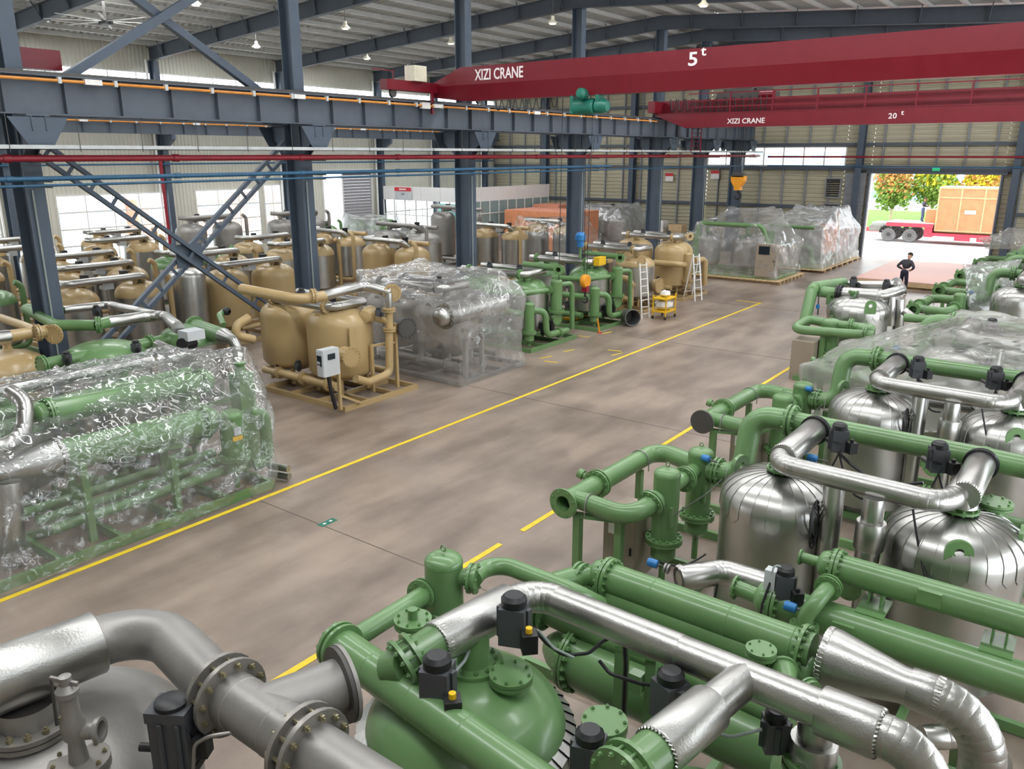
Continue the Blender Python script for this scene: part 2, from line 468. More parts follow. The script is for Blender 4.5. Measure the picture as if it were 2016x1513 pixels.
# two small dark louvre windows beside the gate
for z0, z1 in ((3.6, 4.75), (1.9, 3.2)):
    w = thing('louvre_window', 'upper small dark louvred window left of the gate' if z0 > 3 else 'lower small dark louvred window left of the gate', 'window', (-15.1, YB-0.2, z0), 'louvred windows')
    f = MB()
    for a, b in (((-15.55,YB-0.2,z0),(-15.55,YB-0.2,z1)),((-14.65,YB-0.2,z0),(-14.65,YB-0.2,z1)),((-15.55,YB-0.2,z0),(-14.65,YB-0.2,z0)),((-15.55,YB-0.2,z1),(-14.65,YB-0.2,z1))):
        f.bar(a, b, 0.08, 0.08)
    f.build('window_frame', 'girt', w, smooth=False)
    k = z0 + 0.08
    while k < z1 - 0.05:
        MB().bar((-15.5,YB-0.2,k),(-14.7,YB-0.2,k), 0.1, 0.02, (0,1,1)).build('slat', 'steel_dark', w, smooth=False); k += 0.14

# ---- glazed openings
def window(n, kind_axis, c, u0, u1, v0, v1, nu, nv, bar=0.06, m='white_paint', glass=True):
    """grid window in the wall plane; each pane and each bar is a part"""
    P = (lambda u, v, d=0: (c + d, u, v)) if kind_axis == 'x' else (lambda u, v, d=0: (u, c + d, v))
    mid = P((u0+u1)/2, v0)
    r = bpy.data.objects.new(n, None); COL.objects.link(r); r.location = mid; r['kind'] = 'structure'
    upx = (0,0,1)
    for i in range(nu + 1):
        u = u0 + (u1-u0)*i/nu
        MB().bar(P(u, v0), P(u, v1), bar, bar*1.3, (1,0,0)).build('window_frame' if i in (0,nu) else 'mullion', m, r, smooth=False)
    for j in range(nv + 1):
        v = v0 + (v1-v0)*j/nv
        MB().bar(P(u0, v), P(u1, v), bar, bar*1.3).build('window_frame' if j in (0,nv) else 'transom', m, r, smooth=False)
    if glass:
        du, dv = (u1-u0)/nu, (v1-v0)/nv
        q = MB().add([P(u0+bar/2, v0+bar/2), P(u0+du-bar/2, v0+bar/2), P(u0+du-bar/2, v0+dv-bar/2), P(u0+bar/2, v0+dv-bar/2)], [(0,1,2,3)])
        first = q.build('pane', 'window_glass', r, smooth=False)
        for i in range(nu):
            for j in range(nv):
                if i or j:
                    off = Vector(P(u0+i*du, v0+j*dv)) - Vector(P(u0, v0))
                    o = first.copy(); COL.objects.link(o); o.parent = r; o.location = off
    return r
window('window_1', 'x', XL+0.05, 19.1, 24.75, 0.9, 4.22, 4, 4)
window('window_2', 'x', XL+0.05, 26.7, 30.9, 0.9, 4.22, 3, 4)
window('window_3', 'x', XL+0.05, 10.9, 16.4, 0.9, 4.22, 4, 4)
window('window_4', 'x', XL+0.05, -9, 54, 9.35, 10.3, 42, 1, 0.05)
window('window_5', 'y', YB-0.05, -23.6, -14.55, 5.5, 6.64, 7, 1)
window('window_7', 'x', XL+0.05, 41.2, 52.0, 0.9, 3.6, 8, 2)
window('window_6', 'x', XL+0.06, 31.3, 32.5, 0.0, 4.4, 2, 4, 0.07)
# gate opening: frame posts and lintel
gd = bpy.data.objects.new('door_1', None); COL.objects.link(gd); gd.location = (-9.5, YB, 0); gd['kind'] = 'structure'
for x0 in (-13.0, -5.95):
    s = 1 if x0 < -9 else -1
    MB().box((x0-0.05, YB-0.3, 0), (x0+0.05, YB+0.1, 5.08)).build('door_post', 'frame_steel', gd, smooth=False)
    MB().box((x0+s*0.08-0.03, YB-0.18, 0), (x0+s*0.08+0.03, YB+0.02, 5.08)).build('door_jamb', 'white_paint', gd, smooth=False)
MB().box((-13.2, YB-0.32, 5.08), (-5.7, YB+0.05, 5.34)).build('door_lintel', 'frame_steel', gd, smooth=False)
# sliding gate leaf parked left of the opening
gl = MB()
corr(gl, 0.05, 5.1, -14.35, -13.15, lambda u, v, d: (v, YB-0.36-d, u), 0.1, 0.02)
gl.build('gate_leaf', 'girt', gd, smooth=False)
# shutter opening in the left wall: bright doorway and a half-width roller shutter
sd = bpy.data.objects.new('door_2', None); COL.objects.link(sd); sd.location = (XL, 38.8, 0); sd['kind'] = 'structure'
k = 0.05
sl0 = MB().box((XL-0.03, 37.6, 0.02), (XL+0.03, 40.2, 0.212)).build('slat', 'shutter', sd, smooth=False)
while k < 4.7:
    o = sl0.copy(); COL.objects.link(o); o.parent = sd; k += 0.2; o.location = sl0.location + Vector((0,0,k-0.05))
for y in (35.9, 37.55, 40.25):
    MB().box((XL-0.05, y-0.06, 0), (XL+0.12, y+0.06, 5.0)).build('door_post', 'white_paint', sd, smooth=False)
MB().box((XL-0.02, 35.8, 4.95), (XL+0.2, 40.3, 5.25)).build('shutter_box', 'white_paint', sd, smooth=False)

# ---- roof: deck, purlins, skylight panes
ceil = MB()
cuts = sorted(SKYLIGHTS)
def deck_side(xa, xb, side):
    hs = []
    for (y, x0, x1, w) in SKYLIGHTS:
        if (x0 + x1)/2 > RIDGE_X and side > 0 or (x0 + x1)/2 < RIDGE_X and side < 0:
            hs.append((x0, x1, y - w/2, y + w/2))
    # ribs run down the slope (along x), so sheet in bands of y
    ys = sorted({-9.0, 54.2, *[h[2] for h in hs], *[h[3] for h in hs]})
    for a, b in zip(ys[:-1], ys[1:]):
        xs = [(xa, xb)]
        for h in hs:
            if h[2] < b - 1e-6 and h[3] > a + 1e-6: xs = [(xa, h[0]), (h[1], xb)]
        for s0, s1 in xs:
            corr(ceil, a, b, s0, s1, lambda u, v, d: (v, u, roof_z(v) - d), 0.33, 0.05)
deck_side(ROOF_L, RIDGE_X, -1); deck_side(RIDGE_X, ROOF_R + 0.4, 1)
ceiling = struct(ceil.build('ceiling', 'deck', smooth=False))
for (y, x0, x1, w) in SKYLIGHTS:
    q = MB().add([(x0,y-w/2,roof_z(x0)),(x1,y-w/2,roof_z(x1)),(x1,y+w/2,roof_z(x1)),(x0,y+w/2,roof_z(x0))], [(0,1,2,3)])
    q.build('skylight_pane', 'white_plastic', ceiling, smooth=False)
x = ROOF_L + 0.9
while x < ROOF_R:
    if abs(x - RIDGE_X) > 0.3:
        zz = roof_z(x)
        m = MB().box((x-0.035, -9, zz-0.24), (x+0.035, 54, zz-0.06)); m.box((x-0.035,-9,zz-0.25),(x+0.09,54,zz-0.235))
        m.build('purlin', 'purlin', ceiling, smooth=False)
    x += 1.45

# ---- portal rafters
def rafter(Y, lab):
    r = thing('roof_rafter', lab, 'beam', (RIDGE_X, Y, RIDGE_Z - 0.9), 'roof rafters')
    for xa, xb, nm in ((ROOF_L+0.3, RIDGE_X, 0), (RIDGE_X, ROOF_R, 1)):
        za, zb = roof_z(xa) - 0.26, roof_z(xb) - 0.26
        d = 0.62
        web = MB().add([(xa,Y-0.01,za),(xb,Y-0.01,zb),(xb,Y-0.01,zb-d),(xa,Y-0.01,za-d),(xa,Y+0.01,za),(xb,Y+0.01,zb),(xb,Y+0.01,zb-d),(xa,Y+0.01,za-d)],
                       [(0,1,2,3),(7,6,5,4),(0,4,5,1),(3,2,6,7),(0,3,7,4),(1,5,6,2)])
        web.build('web', 'frame_steel', r, smooth=False)
        MB().bar((xa,Y,za-d),(xb,Y,zb-d),0.26,0.03).build('bottom_flange', 'frame_steel', r, smooth=False)
        MB().bar((xa,Y,za),(xb,Y,zb),0.26,0.03).build('top_flange', 'frame_steel', r, smooth=False)
        n = 9
        for i in range(n):
            t = (i + 0.6)/n; x = xa + (xb-xa)*t; z = za + (zb-za)*t
            MB().box((x-0.012, Y-0.12, z-d), (x+0.012, Y+0.12, z)).build('stiffener', 'frame_steel', r, smooth=False)
            b = MB().bar((x+0.1, Y-0.1, z-d+0.05), (x+0.25, Y-0.55, z+0.08), 0.04, 0.04)
            b.build('fly_brace', 'frame_steel', r, smooth=False)
    return r
names = ['first', 'second', 'third', 'fourth', 'fifth', 'sixth']
for i, Y in enumerate(FRAMES[2:]):
    rafter(Y, 'blue-grey steel roof rafter, %s from the camera in the row of rafters' % ['nearest','second','third','fourth','fifth','sixth','farthest'][i])

# ---- columns of the middle row
XC = RIDGE_X
def hsec(mb, x, y, z0, z1, dx, fy, t=0.035):
    mb.box((x-dx/2, y-fy/2, z0), (x-dx/2+t, y+fy/2, z1)); mb.box((x+dx/2-t, y-fy/2, z0), (x+dx/2, y+fy/2, z1))
    mb.box((x-dx/2+t, y-t*0.4, z0), (x+dx/2-t, y+t*0.4, z1)); return mb
def column(Y, lab):
    c = thing('steel_column', lab, 'column', (XC, Y, 0), 'columns along the crane runway')
    hsec(MB(), XC, Y, 0.03, 7.05, 0.72, 0.42).build('lower_shaft', 'column_steel', c, smooth=False)
    hsec(MB(), XC, Y, 7.05, roof_z(XC)-0.9, 0.5, 0.36).build('upper_shaft', 'column_steel', c, smooth=False)
    MB().box((XC-0.5,Y-0.35,0),(XC+0.5,Y+0.35,0.03)).build('base_plate', 'column_steel', c, smooth=False)
    for s in (-1, 1):
        xa, xb = XC + s*0.36, XC + s*1.05
        for yy in (-0.15, 0.15):
            m = MB()
            v = [(xa,Y+yy-0.012,7.02),(xb,Y+yy-0.012,7.02),(xb,Y+yy-0.012,6.72),(xa,Y+yy-0.012,6.15)]
            v += [(p[0], p[1]+0.024, p[2]) for p in v]
            m.add(v, [(0,1,2,3),(7,6,5,4),(0,4,5,1),(1,5,6,2),(2,6,7,3),(3,7,4,0)])
            m.build('bracket_plate', 'column_steel', c, smooth=False)
        MB().box((min(xa,xb),Y-0.25,7.02),(max(xa,xb),Y+0.25,7.06)).build('bracket_seat', 'column_steel', c, smooth=False)
        # gusset wings seen under the girder along the aisle
        m = MB(); v = [(xb-s*0.02,Y-0.65,7.0),(xb-s*0.02,Y+0.65,7.0),(xb-s*0.02,Y+0.25,6.35),(xb-s*0.02,Y-0.25,6.35)]
        v += [(p[0]-s*0.03, p[1], p[2]) for p in v]
        m.add(v, [(0,1,2,3),(7,6,5,4),(0,4,5,1),(1,5,6,2),(2,6,7,3),(3,7,4,0)]); m.build('bracket_wing', 'column_steel', c, smooth=False)
    # conduit clipped to the column
    m = MB(); m.cyl((XC+0.42,Y-0.1,0.4),(XC+0.42,Y-0.1,5.4),0.02,n=8); m.build('conduit', 'conduit', c)
    return c
order = ['first','second','third','fourth','fifth','sixth','seventh']
for i, Y in enumerate(FRAMES[2:]):
    column(Y, 'tall blue-grey steel column under the crane runway, %s from the left in the photo' % order[i])

# ---- columns on the left wall and on the back wall
def wcol(x, y, top, lab, ax):
    c = thing('wall_column', lab, 'column', (x, y, 0), 'columns against the walls')
    if ax == 'x':
        hsec(MB(), x, y, 0, top, 0.5, 0.3).build('shaft', 'column_steel', c, smooth=False)
        m = MB(); v = [(x+0.25,y-0.1,7.2),(x+1.15,y-0.1,7.2),(x+1.15,y-0.1,6.95),(x+0.25,y-0.1,6.45)]; v += [(p[0],p[1]+0.2,p[2]) for p in v]
        m.add(v, [(0,1,2,3),(7,6,5,4),(0,4,5,1),(1,5,6,2),(2,6,7,3),(3,7,4,0)]); m.build('bracket', 'column_steel', c, smooth=False)
        MB().pipe([(x+0.05,y-0.45,10.9),(x+0.05,y-0.45,4.2),(x+0.05,y-0.45,0.3)],0.06,8).build('downpipe', 'white_paint', c)
    else:
        m = MB(); m.box((x-0.18,y-0.5,0),(x+0.18,y-0.465,top)); m.box((x-0.18,y-0.035,0),(x+0.18,y,top)); m.box((x-0.015,y-0.47,0),(x+0.015,y-0.03,top))
        m.build('shaft', 'column_steel', c, smooth=False)
    return c
for i, Y in enumerate(FRAMES[3:]):
    wcol(XL+0.4, Y, roof_z(XL)-0.9, 'blue-grey steel column against the left wall with a white downpipe, %s counted from the left' % order[i], 'x')
for i, X in enumerate((-36.8, -29.2, -21.6, -13.6, -5.3)):
    wcol(X, YB-0.2, roof_z(X)-0.9, 'dark steel column against the back wall, %s' % ['beside the white office','between office and wrapped machines','behind the hanging orange hook','at the left side of the open gate','at the right side of the open gate'][i], 'y')

# ---- crane runway girders
def runway(x, y0, y1, z0, z1, lab, step, rail_side):
    r = thing('runway_girder', lab, 'girder', (x, y0, z0), 'crane runway girders')
    MB().box((x-0.012,y0,z0),(x+0.012,y1,z1)).build('web', 'frame_steel', r, smooth=False)
    MB().box((x-0.2,y0,z1-0.03),(x+0.2,y1,z1)).build('top_flange', 'frame_steel', r, smooth=False)
    MB().box((x-0.17,y0,z0),(x+0.17,y1,z0+0.03)).build('bottom_flange', 'frame_steel', r, smooth=False)
    MB().box((x-0.035,y0,z1),(x+0.035,y1,z1+0.08)).build('crane_rail', 'steel_dark', r, smooth=False)
    st = MB().box((x-0.15,-0.01,z0+0.03),(x+0.15,0.01,z1-0.03)).build('stiffener', 'frame_steel', r, smooth=False)
    st.location.y = 0
    y = y0 + 0.3; first = True
    me = st.data
    st.location = (0, 0.3+y0, 0)
    y += step
    while y < y1:
        o = st.copy(); COL.objects.link(o); o.parent = r; o.location = (0, y, 0); y += step
    return r
runway(XC+0.75, -8, 53, 7.06, 7.92, 'deep blue-grey runway girder carried by the middle columns, aisle side', 1.33, 1)
runway(XC-0.75, -8, 53, 7.06, 7.92, 'blue-grey runway girder on the far side of the middle columns', 1.33, -1)
runway(XL+1.35, -8, 53, 7.2, 8.0, 'blue-grey runway girder along the left wall', 1.33, 1)
runway(2.4, -8, 53, 7.06, 7.92, 'blue-grey runway girder along the right wall', 1.33, -1)
# conductor rails (orange) with clips
def conductor(x, z, y0, y1, lab):
    r = thing('conductor_rail', lab, 'rail', (x, y0, z), 'orange conductor rails')
    MB().cyl((x,y0,z),(x,y1,z),0.035,n=8).build('bar', 'orange_rail', r)
    c0 = MB().box((x-0.05,y0+0.5,z-0.06),(x+0.05,y0+0.58,z+0.08)).build('clip', 'grey_tray', r, smooth=False)
    for k in range(1, int((y1-y0)/1.3)):
        o = c0.copy(); COL.objects.link(o); o.parent = r; o.location = (0, 1.3*k, 0)
    for k in range(1, int((y1-y0)/6)):
        MB().box((x-0.06,y0+6*k,z-0.05),(x+0.06,y0+6*k+0.4,z+0.07)).build('joint_cover', 'white_plastic', r, smooth=False)
conductor(XC+1.0, 7.80, -8, 38.8, 'orange conductor rail along the middle runway girder')
conductor(XL+1.6, 7.76, 8, 48, 'orange conductor rail along the left wall girder')

# ---- cable tray and service pipes along the middle columns
def longpipe(name, x, z, r, m, y0, y1, lab, cat='pipe'):
    o = thing(name, lab, cat, (x, y0, z), 'service pipes on the columns')
    MB().cyl((x,y0,z),(x,y1,z),r,n=12).build('pipe_run', m, o)
    j0 = None
    for k in range(1, int((y1-y0)/4)+1):
        if j0 is None:
            j0 = MB().cyl((x,y0+4*k-0.08,z),(x,y0+4*k+0.08,z),r*1.25,n=12).build('coupling', m, o)
        else:
            q = j0.copy(); COL.objects.link(q); q.parent = o; q.location = (0, 4*(k-1), 0)
    for Y in FRAMES[1:]:
        if y0 < Y < y1: MB().box((XC+0.37, Y-0.03, z-r-0.03), (x+r, Y+0.03, z-r)).build('pipe_bracket', 'steel_dark', o, smooth=False)
    return o
longpipe('sprinkler_pipe', XC+1.16, 6.11, 0.075, 'red_pipe', -8, 53.0, 'long red pipe running along the middle columns')
longpipe('air_pipe', XC+1.16, 5.67, 0.055, 'blue_pipe', -8, 34, 'upper of the two long blue pipes along the middle columns')
longpipe('air_pipe', XC+1.16, 5.52, 0.03, 'blue_pipe', -8, 53.0, 'thinner lower blue pipe along the middle columns')
tr = thing('cable_tray', 'long light grey cable tray above the red pipe on the middle columns', 'cable tray', (XC+0.6, -8, 6.3))
MB().box((XC+1.09,-8,6.3),(XC+1.42,53.0,6.315)).build('tray_bottom', 'grey_tray', tr, smooth=False)
MB().box((XC+1.405,-8,6.3),(XC+1.42,53.0,6.4)).build('tray_side', 'grey_tray', tr, smooth=False)
MB().box((XC+1.09,-8,6.3),(XC+1.105,53.0,6.4)).build('tray_side', 'grey_tray', tr, smooth=False)
hg = None
for k in range(40):
    y = -7 + 1.5*k
    if hg is None: hg = MB().bar((XC+1.43,y,6.25),(XC+1.43,y,7.05),0.012,0.012).build('hanger', 'steel_dark', tr, smooth=False)
    else:
        q = hg.copy(); COL.objects.link(q); q.parent = tr; q.location = (0, 1.5*k, 0)
# wall pipes
def wallpipe(name, a, b, r, m, lab):
    o = MB().cyl(a, b, r, n=10).build(name, m); return tag(o, lab, 'pipe')
wallpipe('sprinkler_pipe', (XL+0.75,8,6.1),(XL+0.75,53,6.1),0.05,'grey_tray','pale grey pipe along the left wall above the windows')
wallpipe('air_pipe', (XL+0.75,8,5.7),(XL+0.75,53,5.7),0.045,'blue_pipe','blue pipe along the left wall above the windows')
wallpipe('sprinkler_pipe', (-19.2,YB-0.75,6.05),(3,YB-0.75,6.05),0.06,'red_pipe','red pipe crossing the back wall above the gate')
wallpipe('air_pipe', (-19.2,YB-0.75,5.5),(3,YB-0.75,5.5),0.045,'blue_pipe','thin blue pipe crossing the back wall above the gate')
for Y in (24.3,):
    wallpipe('riser_pipe', (XL+0.95,Y,0.0),(XL+0.95,Y,6.1),0.09,'red_pipe', 'red riser pipe on the left wall between the windows' if Y < 30 else 'red riser pipe on the left wall behind the office')

# ---- X bracing between the first two columns
def laced(a, b, lab, w=0.32):
    t = thing('cross_brace', lab, 'brace', a, 'laced bracing between the first two columns')
    a, b = Vector(a), Vector(b); d = (b-a).normalized(); s = Vector((-1,0,0)).cross(d).normalized()
    for q in (-1, 1):
        MB().bar(a+s*q*w/2, b+s*q*w/2, 0.14, 0.10, s).build('chord', 'column_steel', t, smooth=False)
    L = (b-a).length; n = int(L/0.62)
    for k in range(n):
        p = a + d*(L*(k+0.5)/n)
        MB().bar(p-s*w/2, p+s*w/2, 0.02, 0.09, d).build('batten', 'column_steel', t, smooth=False)
    return t
laced((XC+0.12,9.08,6.42),(XC+0.12,16.5,0.55),'laced steel brace running down from the first column to the foot of the second')
laced((XC-0.12,16.55,6.45),(XC-0.12,9.15,0.5),'laced steel brace running down from the second column to the foot of the first')
g = MB().box((XC-0.015,12.4,3.15),(XC+0.015,13.2,3.8)); tag(g.build('gusset_plate','column_steel',smooth=False), 'square steel plate where the two laced braces cross','plate')
for a, b, lab in (((XC+0.11,10.0,7.95),(XC+0.11,16.6,12.0),'upper brace rising from the girder above the first column'), ((XC-0.11,15.7,7.95),(XC-0.11,9.05,11.75),'upper brace falling from the roof to the girder at the second column')):
    o = MB().bar(a, b, 0.2, 0.2, (1,0,0)).build('roof_brace', 'column_steel', smooth=False); tag(o, lab, 'brace', 'single bar bracing above the runway')

# ================================================================== CRANES
def text_part(txt, parent, loc, size, width=None, m='lettering', rz=0.0, name='lettering', label=None):
    cu = bpy.data.curves.new('tmp', 'FONT'); cu.body = txt; cu.size = size; cu.extrude = 0.004; cu.resolution_u = 3; cu.offset = 0.008*size/0.5
    to = bpy.data.objects.new('tmp', cu); COL.objects.link(to)
    dg = bpy.context.evaluated_depsgraph_get()
    me = bpy.data.meshes.new_from_object(to.evaluated_get(dg))
    bpy.data.objects.remove(to); bpy.data.curves.remove(cu)
    me.materials.clear(); me.materials.append(MATS[m])
    o = bpy.data.objects.new(name, me); COL.objects.link(o); o.parent = parent
    o.location = Vector(loc) - WORLD_ORG(parent); o.rotation_euler = (PI/2, 0, rz)
    if width:
        xs = [v.co.x for v in me.vertices]; o.scale.x = width / (max(xs) - min(xs))
    if label: o['label'] = label
    return o
def prism(mb, prof, x0, x1):
    """prof: (y, z) outline, extruded along x"""
    n = len(prof)
    mb.add([(x0,y,z) for y,z in prof] + [(x1,y,z) for y,z in prof], [tuple(range(n)), tuple(range(2*n-1, n-1, -1))] + [(i, n+i, n+(i+1)%n, (i+1)%n) for i in range(n)])
    return mb
XR = XC + 0.75
def rope(name, a, b, parent, r=0.012): return MB().cyl(a, b, r, n=6).build(name, 'black', parent)

c5 = thing('overhead_crane', 'dark red single-girder overhead crane marked 5t spanning the aisle', 'crane', (XR, 22.3, 8.16))
g = MB()
prof = [(22.3,9.02),(22.3,8.46),(22.42,7.95),(22.78,7.95),(22.9,8.46),(22.9,9.02)]
prism(g, prof, -18.9, 2.0)
lo = [(22.3,8.5),(22.3,8.44),(22.42,8.12),(22.78,8.12),(22.9,8.44),(22.9,8.5)]
v = [(-20.3,y,z) for y,z in lo] + [(-18.9,y,z) for y,z in prof]; n = 6
g.add(v, [tuple(range(n))] + [(i, n+i, n+(i+1)%n, (i+1)%n) for i in range(n)])
g.build('main_girder', 'red_crane', c5, smooth=False)
for x in (XR, 2.4):
    e = MB().box((x-0.16,19.9,8.24),(x+0.16,25.2,8.56)); e.build('end_carriage', 'red_crane', c5, smooth=False)
    for y in (20.3, 24.8):
        MB().cyl((x-0.05,y,8.145),(x+0.05,y,8.145),0.14,n=20).build('wheel', 'steel_dark', c5)
MB().box((XR-0.1,21.0,8.56),(XR+0.35,21.6,9.05)).build('control_box', 'lamp_shade', c5, smooth=False)
a = MB(); a.box((XR+0.12,22.0,7.55),(XR+0.2,22.1,8.5)); a.box((XR+0.1,21.3,7.75),(XR+0.24,22.6,7.82)); a.build('collector_arm', 'red_crane', c5, smooth=False)
MB().box((XR+0.16,21.4,7.7),(XR+0.3,21.8,7.9)).build('collector_shoe', 'white_plastic', c5, smooth=False)
h = MB(); h.bar((XR-0.1,19.5,8.85),(XR-0.1,20.5,8.85),0.03,0.03); h.bar((XR-0.1,20.45,8.55),(XR-0.1,20.45,8.85),0.03,0.03); h.build('bumper_rail', 'red_crane', c5, smooth=False)
text_part('XIZI CRANE', c5, (-18.22,22.29,8.58), 0.48, 2.0)
text_part('5', c5, (-10.55,22.29,8.58), 0.5, 0.27); text_part('t', c5, (-10.16,22.29,8.82), 0.36, 0.16)
# hoist under the girder
hx = -13.9
hb = MB()
hb.lathe((hx-0.55,22.6,7.62),(1,0,0),[(0.0,0),(0.2,0.0),(0.24,0.05),(0.24,0.7),(0.2,0.75),(0.0,0.76)],24); hb.build('drum', 'hoist_green', c5)
hb = MB().lathe((hx+0.22,22.6,7.62),(1,0,0),[(0,0),(0.17,0.0),(0.21,0.05),(0.21,0.32),(0.15,0.42),(0,0.43)],24); hb.build('motor', 'hoist_green', c5)
hb = MB().lathe((hx-0.1,22.5,7.98),(0,-1,0),[(0,0),(0.14,0.0),(0.17,0.05),(0.17,0.3),(0.1,0.38),(0,0.39)],20); hb.build('travel_motor', 'hoist_green', c5)
MB().box((hx-0.62,22.42,7.42),(hx-0.5,22.78,7.95)).build('trolley_plate', 'hoist_green', c5, smooth=False)
MB().box((hx+0.3,22.42,7.5),(hx+0.42,22.78,7.95)).build('trolley_plate', 'hoist_green', c5, smooth=False)
for dx in (-0.12, 0.12): rope('wire_rope', (hx+dx,22.6,7.4),(hx+dx*0.4,22.6,2.35), c5)
rope('pendant_cable', (hx-1.0,22.6,7.9),(hx-1.05,22.6,1.4), c5, 0.014)
for k in range(9):
    x = -17.4 + 0.28*k
    MB().pipe([(x-0.12,22.5,7.93),(x-0.05,22.5,7.62+0.05*math.sin(k)),(x+0.05,22.5,7.62),(x+0.12,22.5,7.93)],0.015,6).build('festoon_cable', 'black', c5)
hk = thing('crane_hook', 'yellow and red crane hook block hanging in front of the second green dryer', 'hook', (hx,22.6,1.7))
b = MB().lathe((hx-0.09,22.6,2.2),(1,0,0),[(0,0),(0.2,0),(0.22,0.04),(0.22,0.14),(0.2,0.18),(0,0.18)],20); b.build('hook_block','hook_orange',hk)
MB().box((hx-0.1,22.53,1.85),(hx+0.1,22.67,2.05)).build('swivel','red_pipe',hk,smooth=False)
q = [(hx,22.6,1.86),(hx,22.6,1.72)] + [(hx+0.11*math.cos(t),22.6,1.6+0.11*math.sin(t)) for t in [PI/2+0.3-i*0.5 for i in range(10)]]
MB().pipe(q,0.032,8,bend=0.3,seg=2).build('hook','black',hk)

c20 = thing('overhead_crane', 'dark red double-girder overhead crane with walkway rail marked 20t', 'crane', (XR, 39.5, 8.16))
g = MB(); prism(g, [(39.0,8.12),(39.0,7.46),(39.5,7.46),(39.5,8.12)], -18.4, 2.0)
v = [(-20.2,y,z) for y,z in ((39.0,8.2),(39.0,8.12),(39.5,8.12),(39.5,8.2))] + [(-18.4,y,z) for y,z in ((39.0,8.12),(39.0,7.46),(39.5,7.46),(39.5,8.12))]
g.add(v, [(0,1,2,3)] + [(i,4+i,4+(i+1)%4,(i+1)%4) for i in range(4)]); g.build('walkway_fascia','red_crane',c20,smooth=False)
prism(MB(), [(39.6,8.8),(39.6,7.9),(40.1,7.9),(40.1,8.8)], -20.0, 2.0).build('main_girder','red_crane',c20,smooth=False)
prism(MB(), [(41.6,8.8),(41.6,7.9),(42.1,7.9),(42.1,8.8)], -20.0, 2.0).build('main_girder','red_crane',c20,smooth=False)
MB().box((-20.2,38.98,8.12),(2.0,39.6,8.16)).build('walkway','red_crane',c20,smooth=False)
for x in (XR, 2.4): MB().box((x-0.2,38.6,8.2),(x+0.2,43.2,8.75)).build('end_carriage','red_crane',c20,smooth=False)
p0 = MB().box((-16.15,38.99,8.12),(-16.09,39.05,9.05)).build('rail_post','red_crane',c20,smooth=False)
for k in range(1, 9):
    o = p0.copy(); COL.objects.link(o); o.parent = c20; o.location = (2.05*k,0,0)
for z in (8.42, 8.72, 9.05): MB().box((-18.3,39.0,z-0.025),(2.0,39.04,z+0.025)).build('handrail','red_crane',c20,smooth=False)
tl = MB(); tl.box((-17.4,40.3,8.8),(-14.6,41.4,9.15)); tl.cyl((-17.0,40.8,9.2),(-15.6,40.8,9.2),0.25,n=16); tl.box((-15.4,40.4,9.1),(-14.9,41.2,9.5)); tl.build('trolley','steel_dark',c20,smooth=False)
MB().cyl((-15.1,40.1,8.95),(-14.4,40.1,8.95),0.16,n=14).build('trolley_motor','red_crane',c20)
for k in range(12):
    x = -19.2 + 0.42*k; d = 0.55 if k < 4 else 0.75
    MB().pipe([(x-0.16,39.2,8.85),(x-0.08,39.2,8.85-d),(x+0.08,39.2,8.85-d),(x+0.16,39.2,8.85)],0.03,6).build('festoon_cable','black',c20)
text_part('XIZI CRANE', c20, (-16.2,38.985,7.62), 0.33, 1.85); text_part('2', c20, (-8.95,38.985,7.68), 0.31, 0.155); text_part('0', c20, (-8.77,38.985,7.68), 0.31, 0.155); text_part('t', c20, (-8.45,38.985,7.82), 0.28, 0.12)
# access ladder hanging from the crane
ld = MB()
for x in (-18.15, -17.65): ld.box((x-0.02,39.3,6.3),(x+0.02,39.34,7.5))
for k in range(6): ld.box((-18.15,39.3,6.4+0.2*k),(-17.65,39.33,6.43+0.2*k))
ld.build('access_ladder','red_crane',c20,smooth=False)
hx2 = -16.05
for dx in (-0.18, -0.06, 0.06, 0.18): rope('wire_rope', (hx2+dx,40.6,8.8),(hx2+dx,40.6,5.3), c20)
hk = thing('crane_hook', 'large orange crane hook block with black hook hanging before the back wall', 'hook', (hx2,40.6,4.2))
b = MB(); b.box((hx2-0.3,40.4,5.1),(hx2+0.3,40.8,5.3)); b.build('sheave_guard','steel_dark',hk,smooth=False)
b = MB(); v = [(-0.34,5.15),(0.34,5.15),(0.34,4.9),(0.15,4.6),(0.15,4.45),(-0.15,4.45),(-0.15,4.6),(-0.34,4.9)]
b.add([(hx2+x,40.4,z) for x,z in v]+[(hx2+x,40.8,z) for x,z in v], [tuple(range(8)),tuple(range(15,7,-1))]+[(i,8+i,8+(i+1)%8,(i+1)%8) for i in range(8)]); b.build('hook_block','hook_orange',hk,smooth=False)
q = [(hx2,40.6,4.5),(hx2,40.6,4.36)] + [(hx2+0.17*math.cos(t),40.6,4.18+0.17*math.sin(t)) for t in [PI/2+0.2-i*0.5 for i in range(11)]]
MB().pipe(q,0.05,8,bend=0.3,seg=2).build('hook','black',hk)

# red end of another crane carriage by the first column
e = MB().box((XC-0.95,9.3,8.16),(XC-0.55,10.3,8.62)); tag(e.build('crane_carriage','red_crane',smooth=False), 'short red crane carriage end on the girder by the first column', 'carriage')

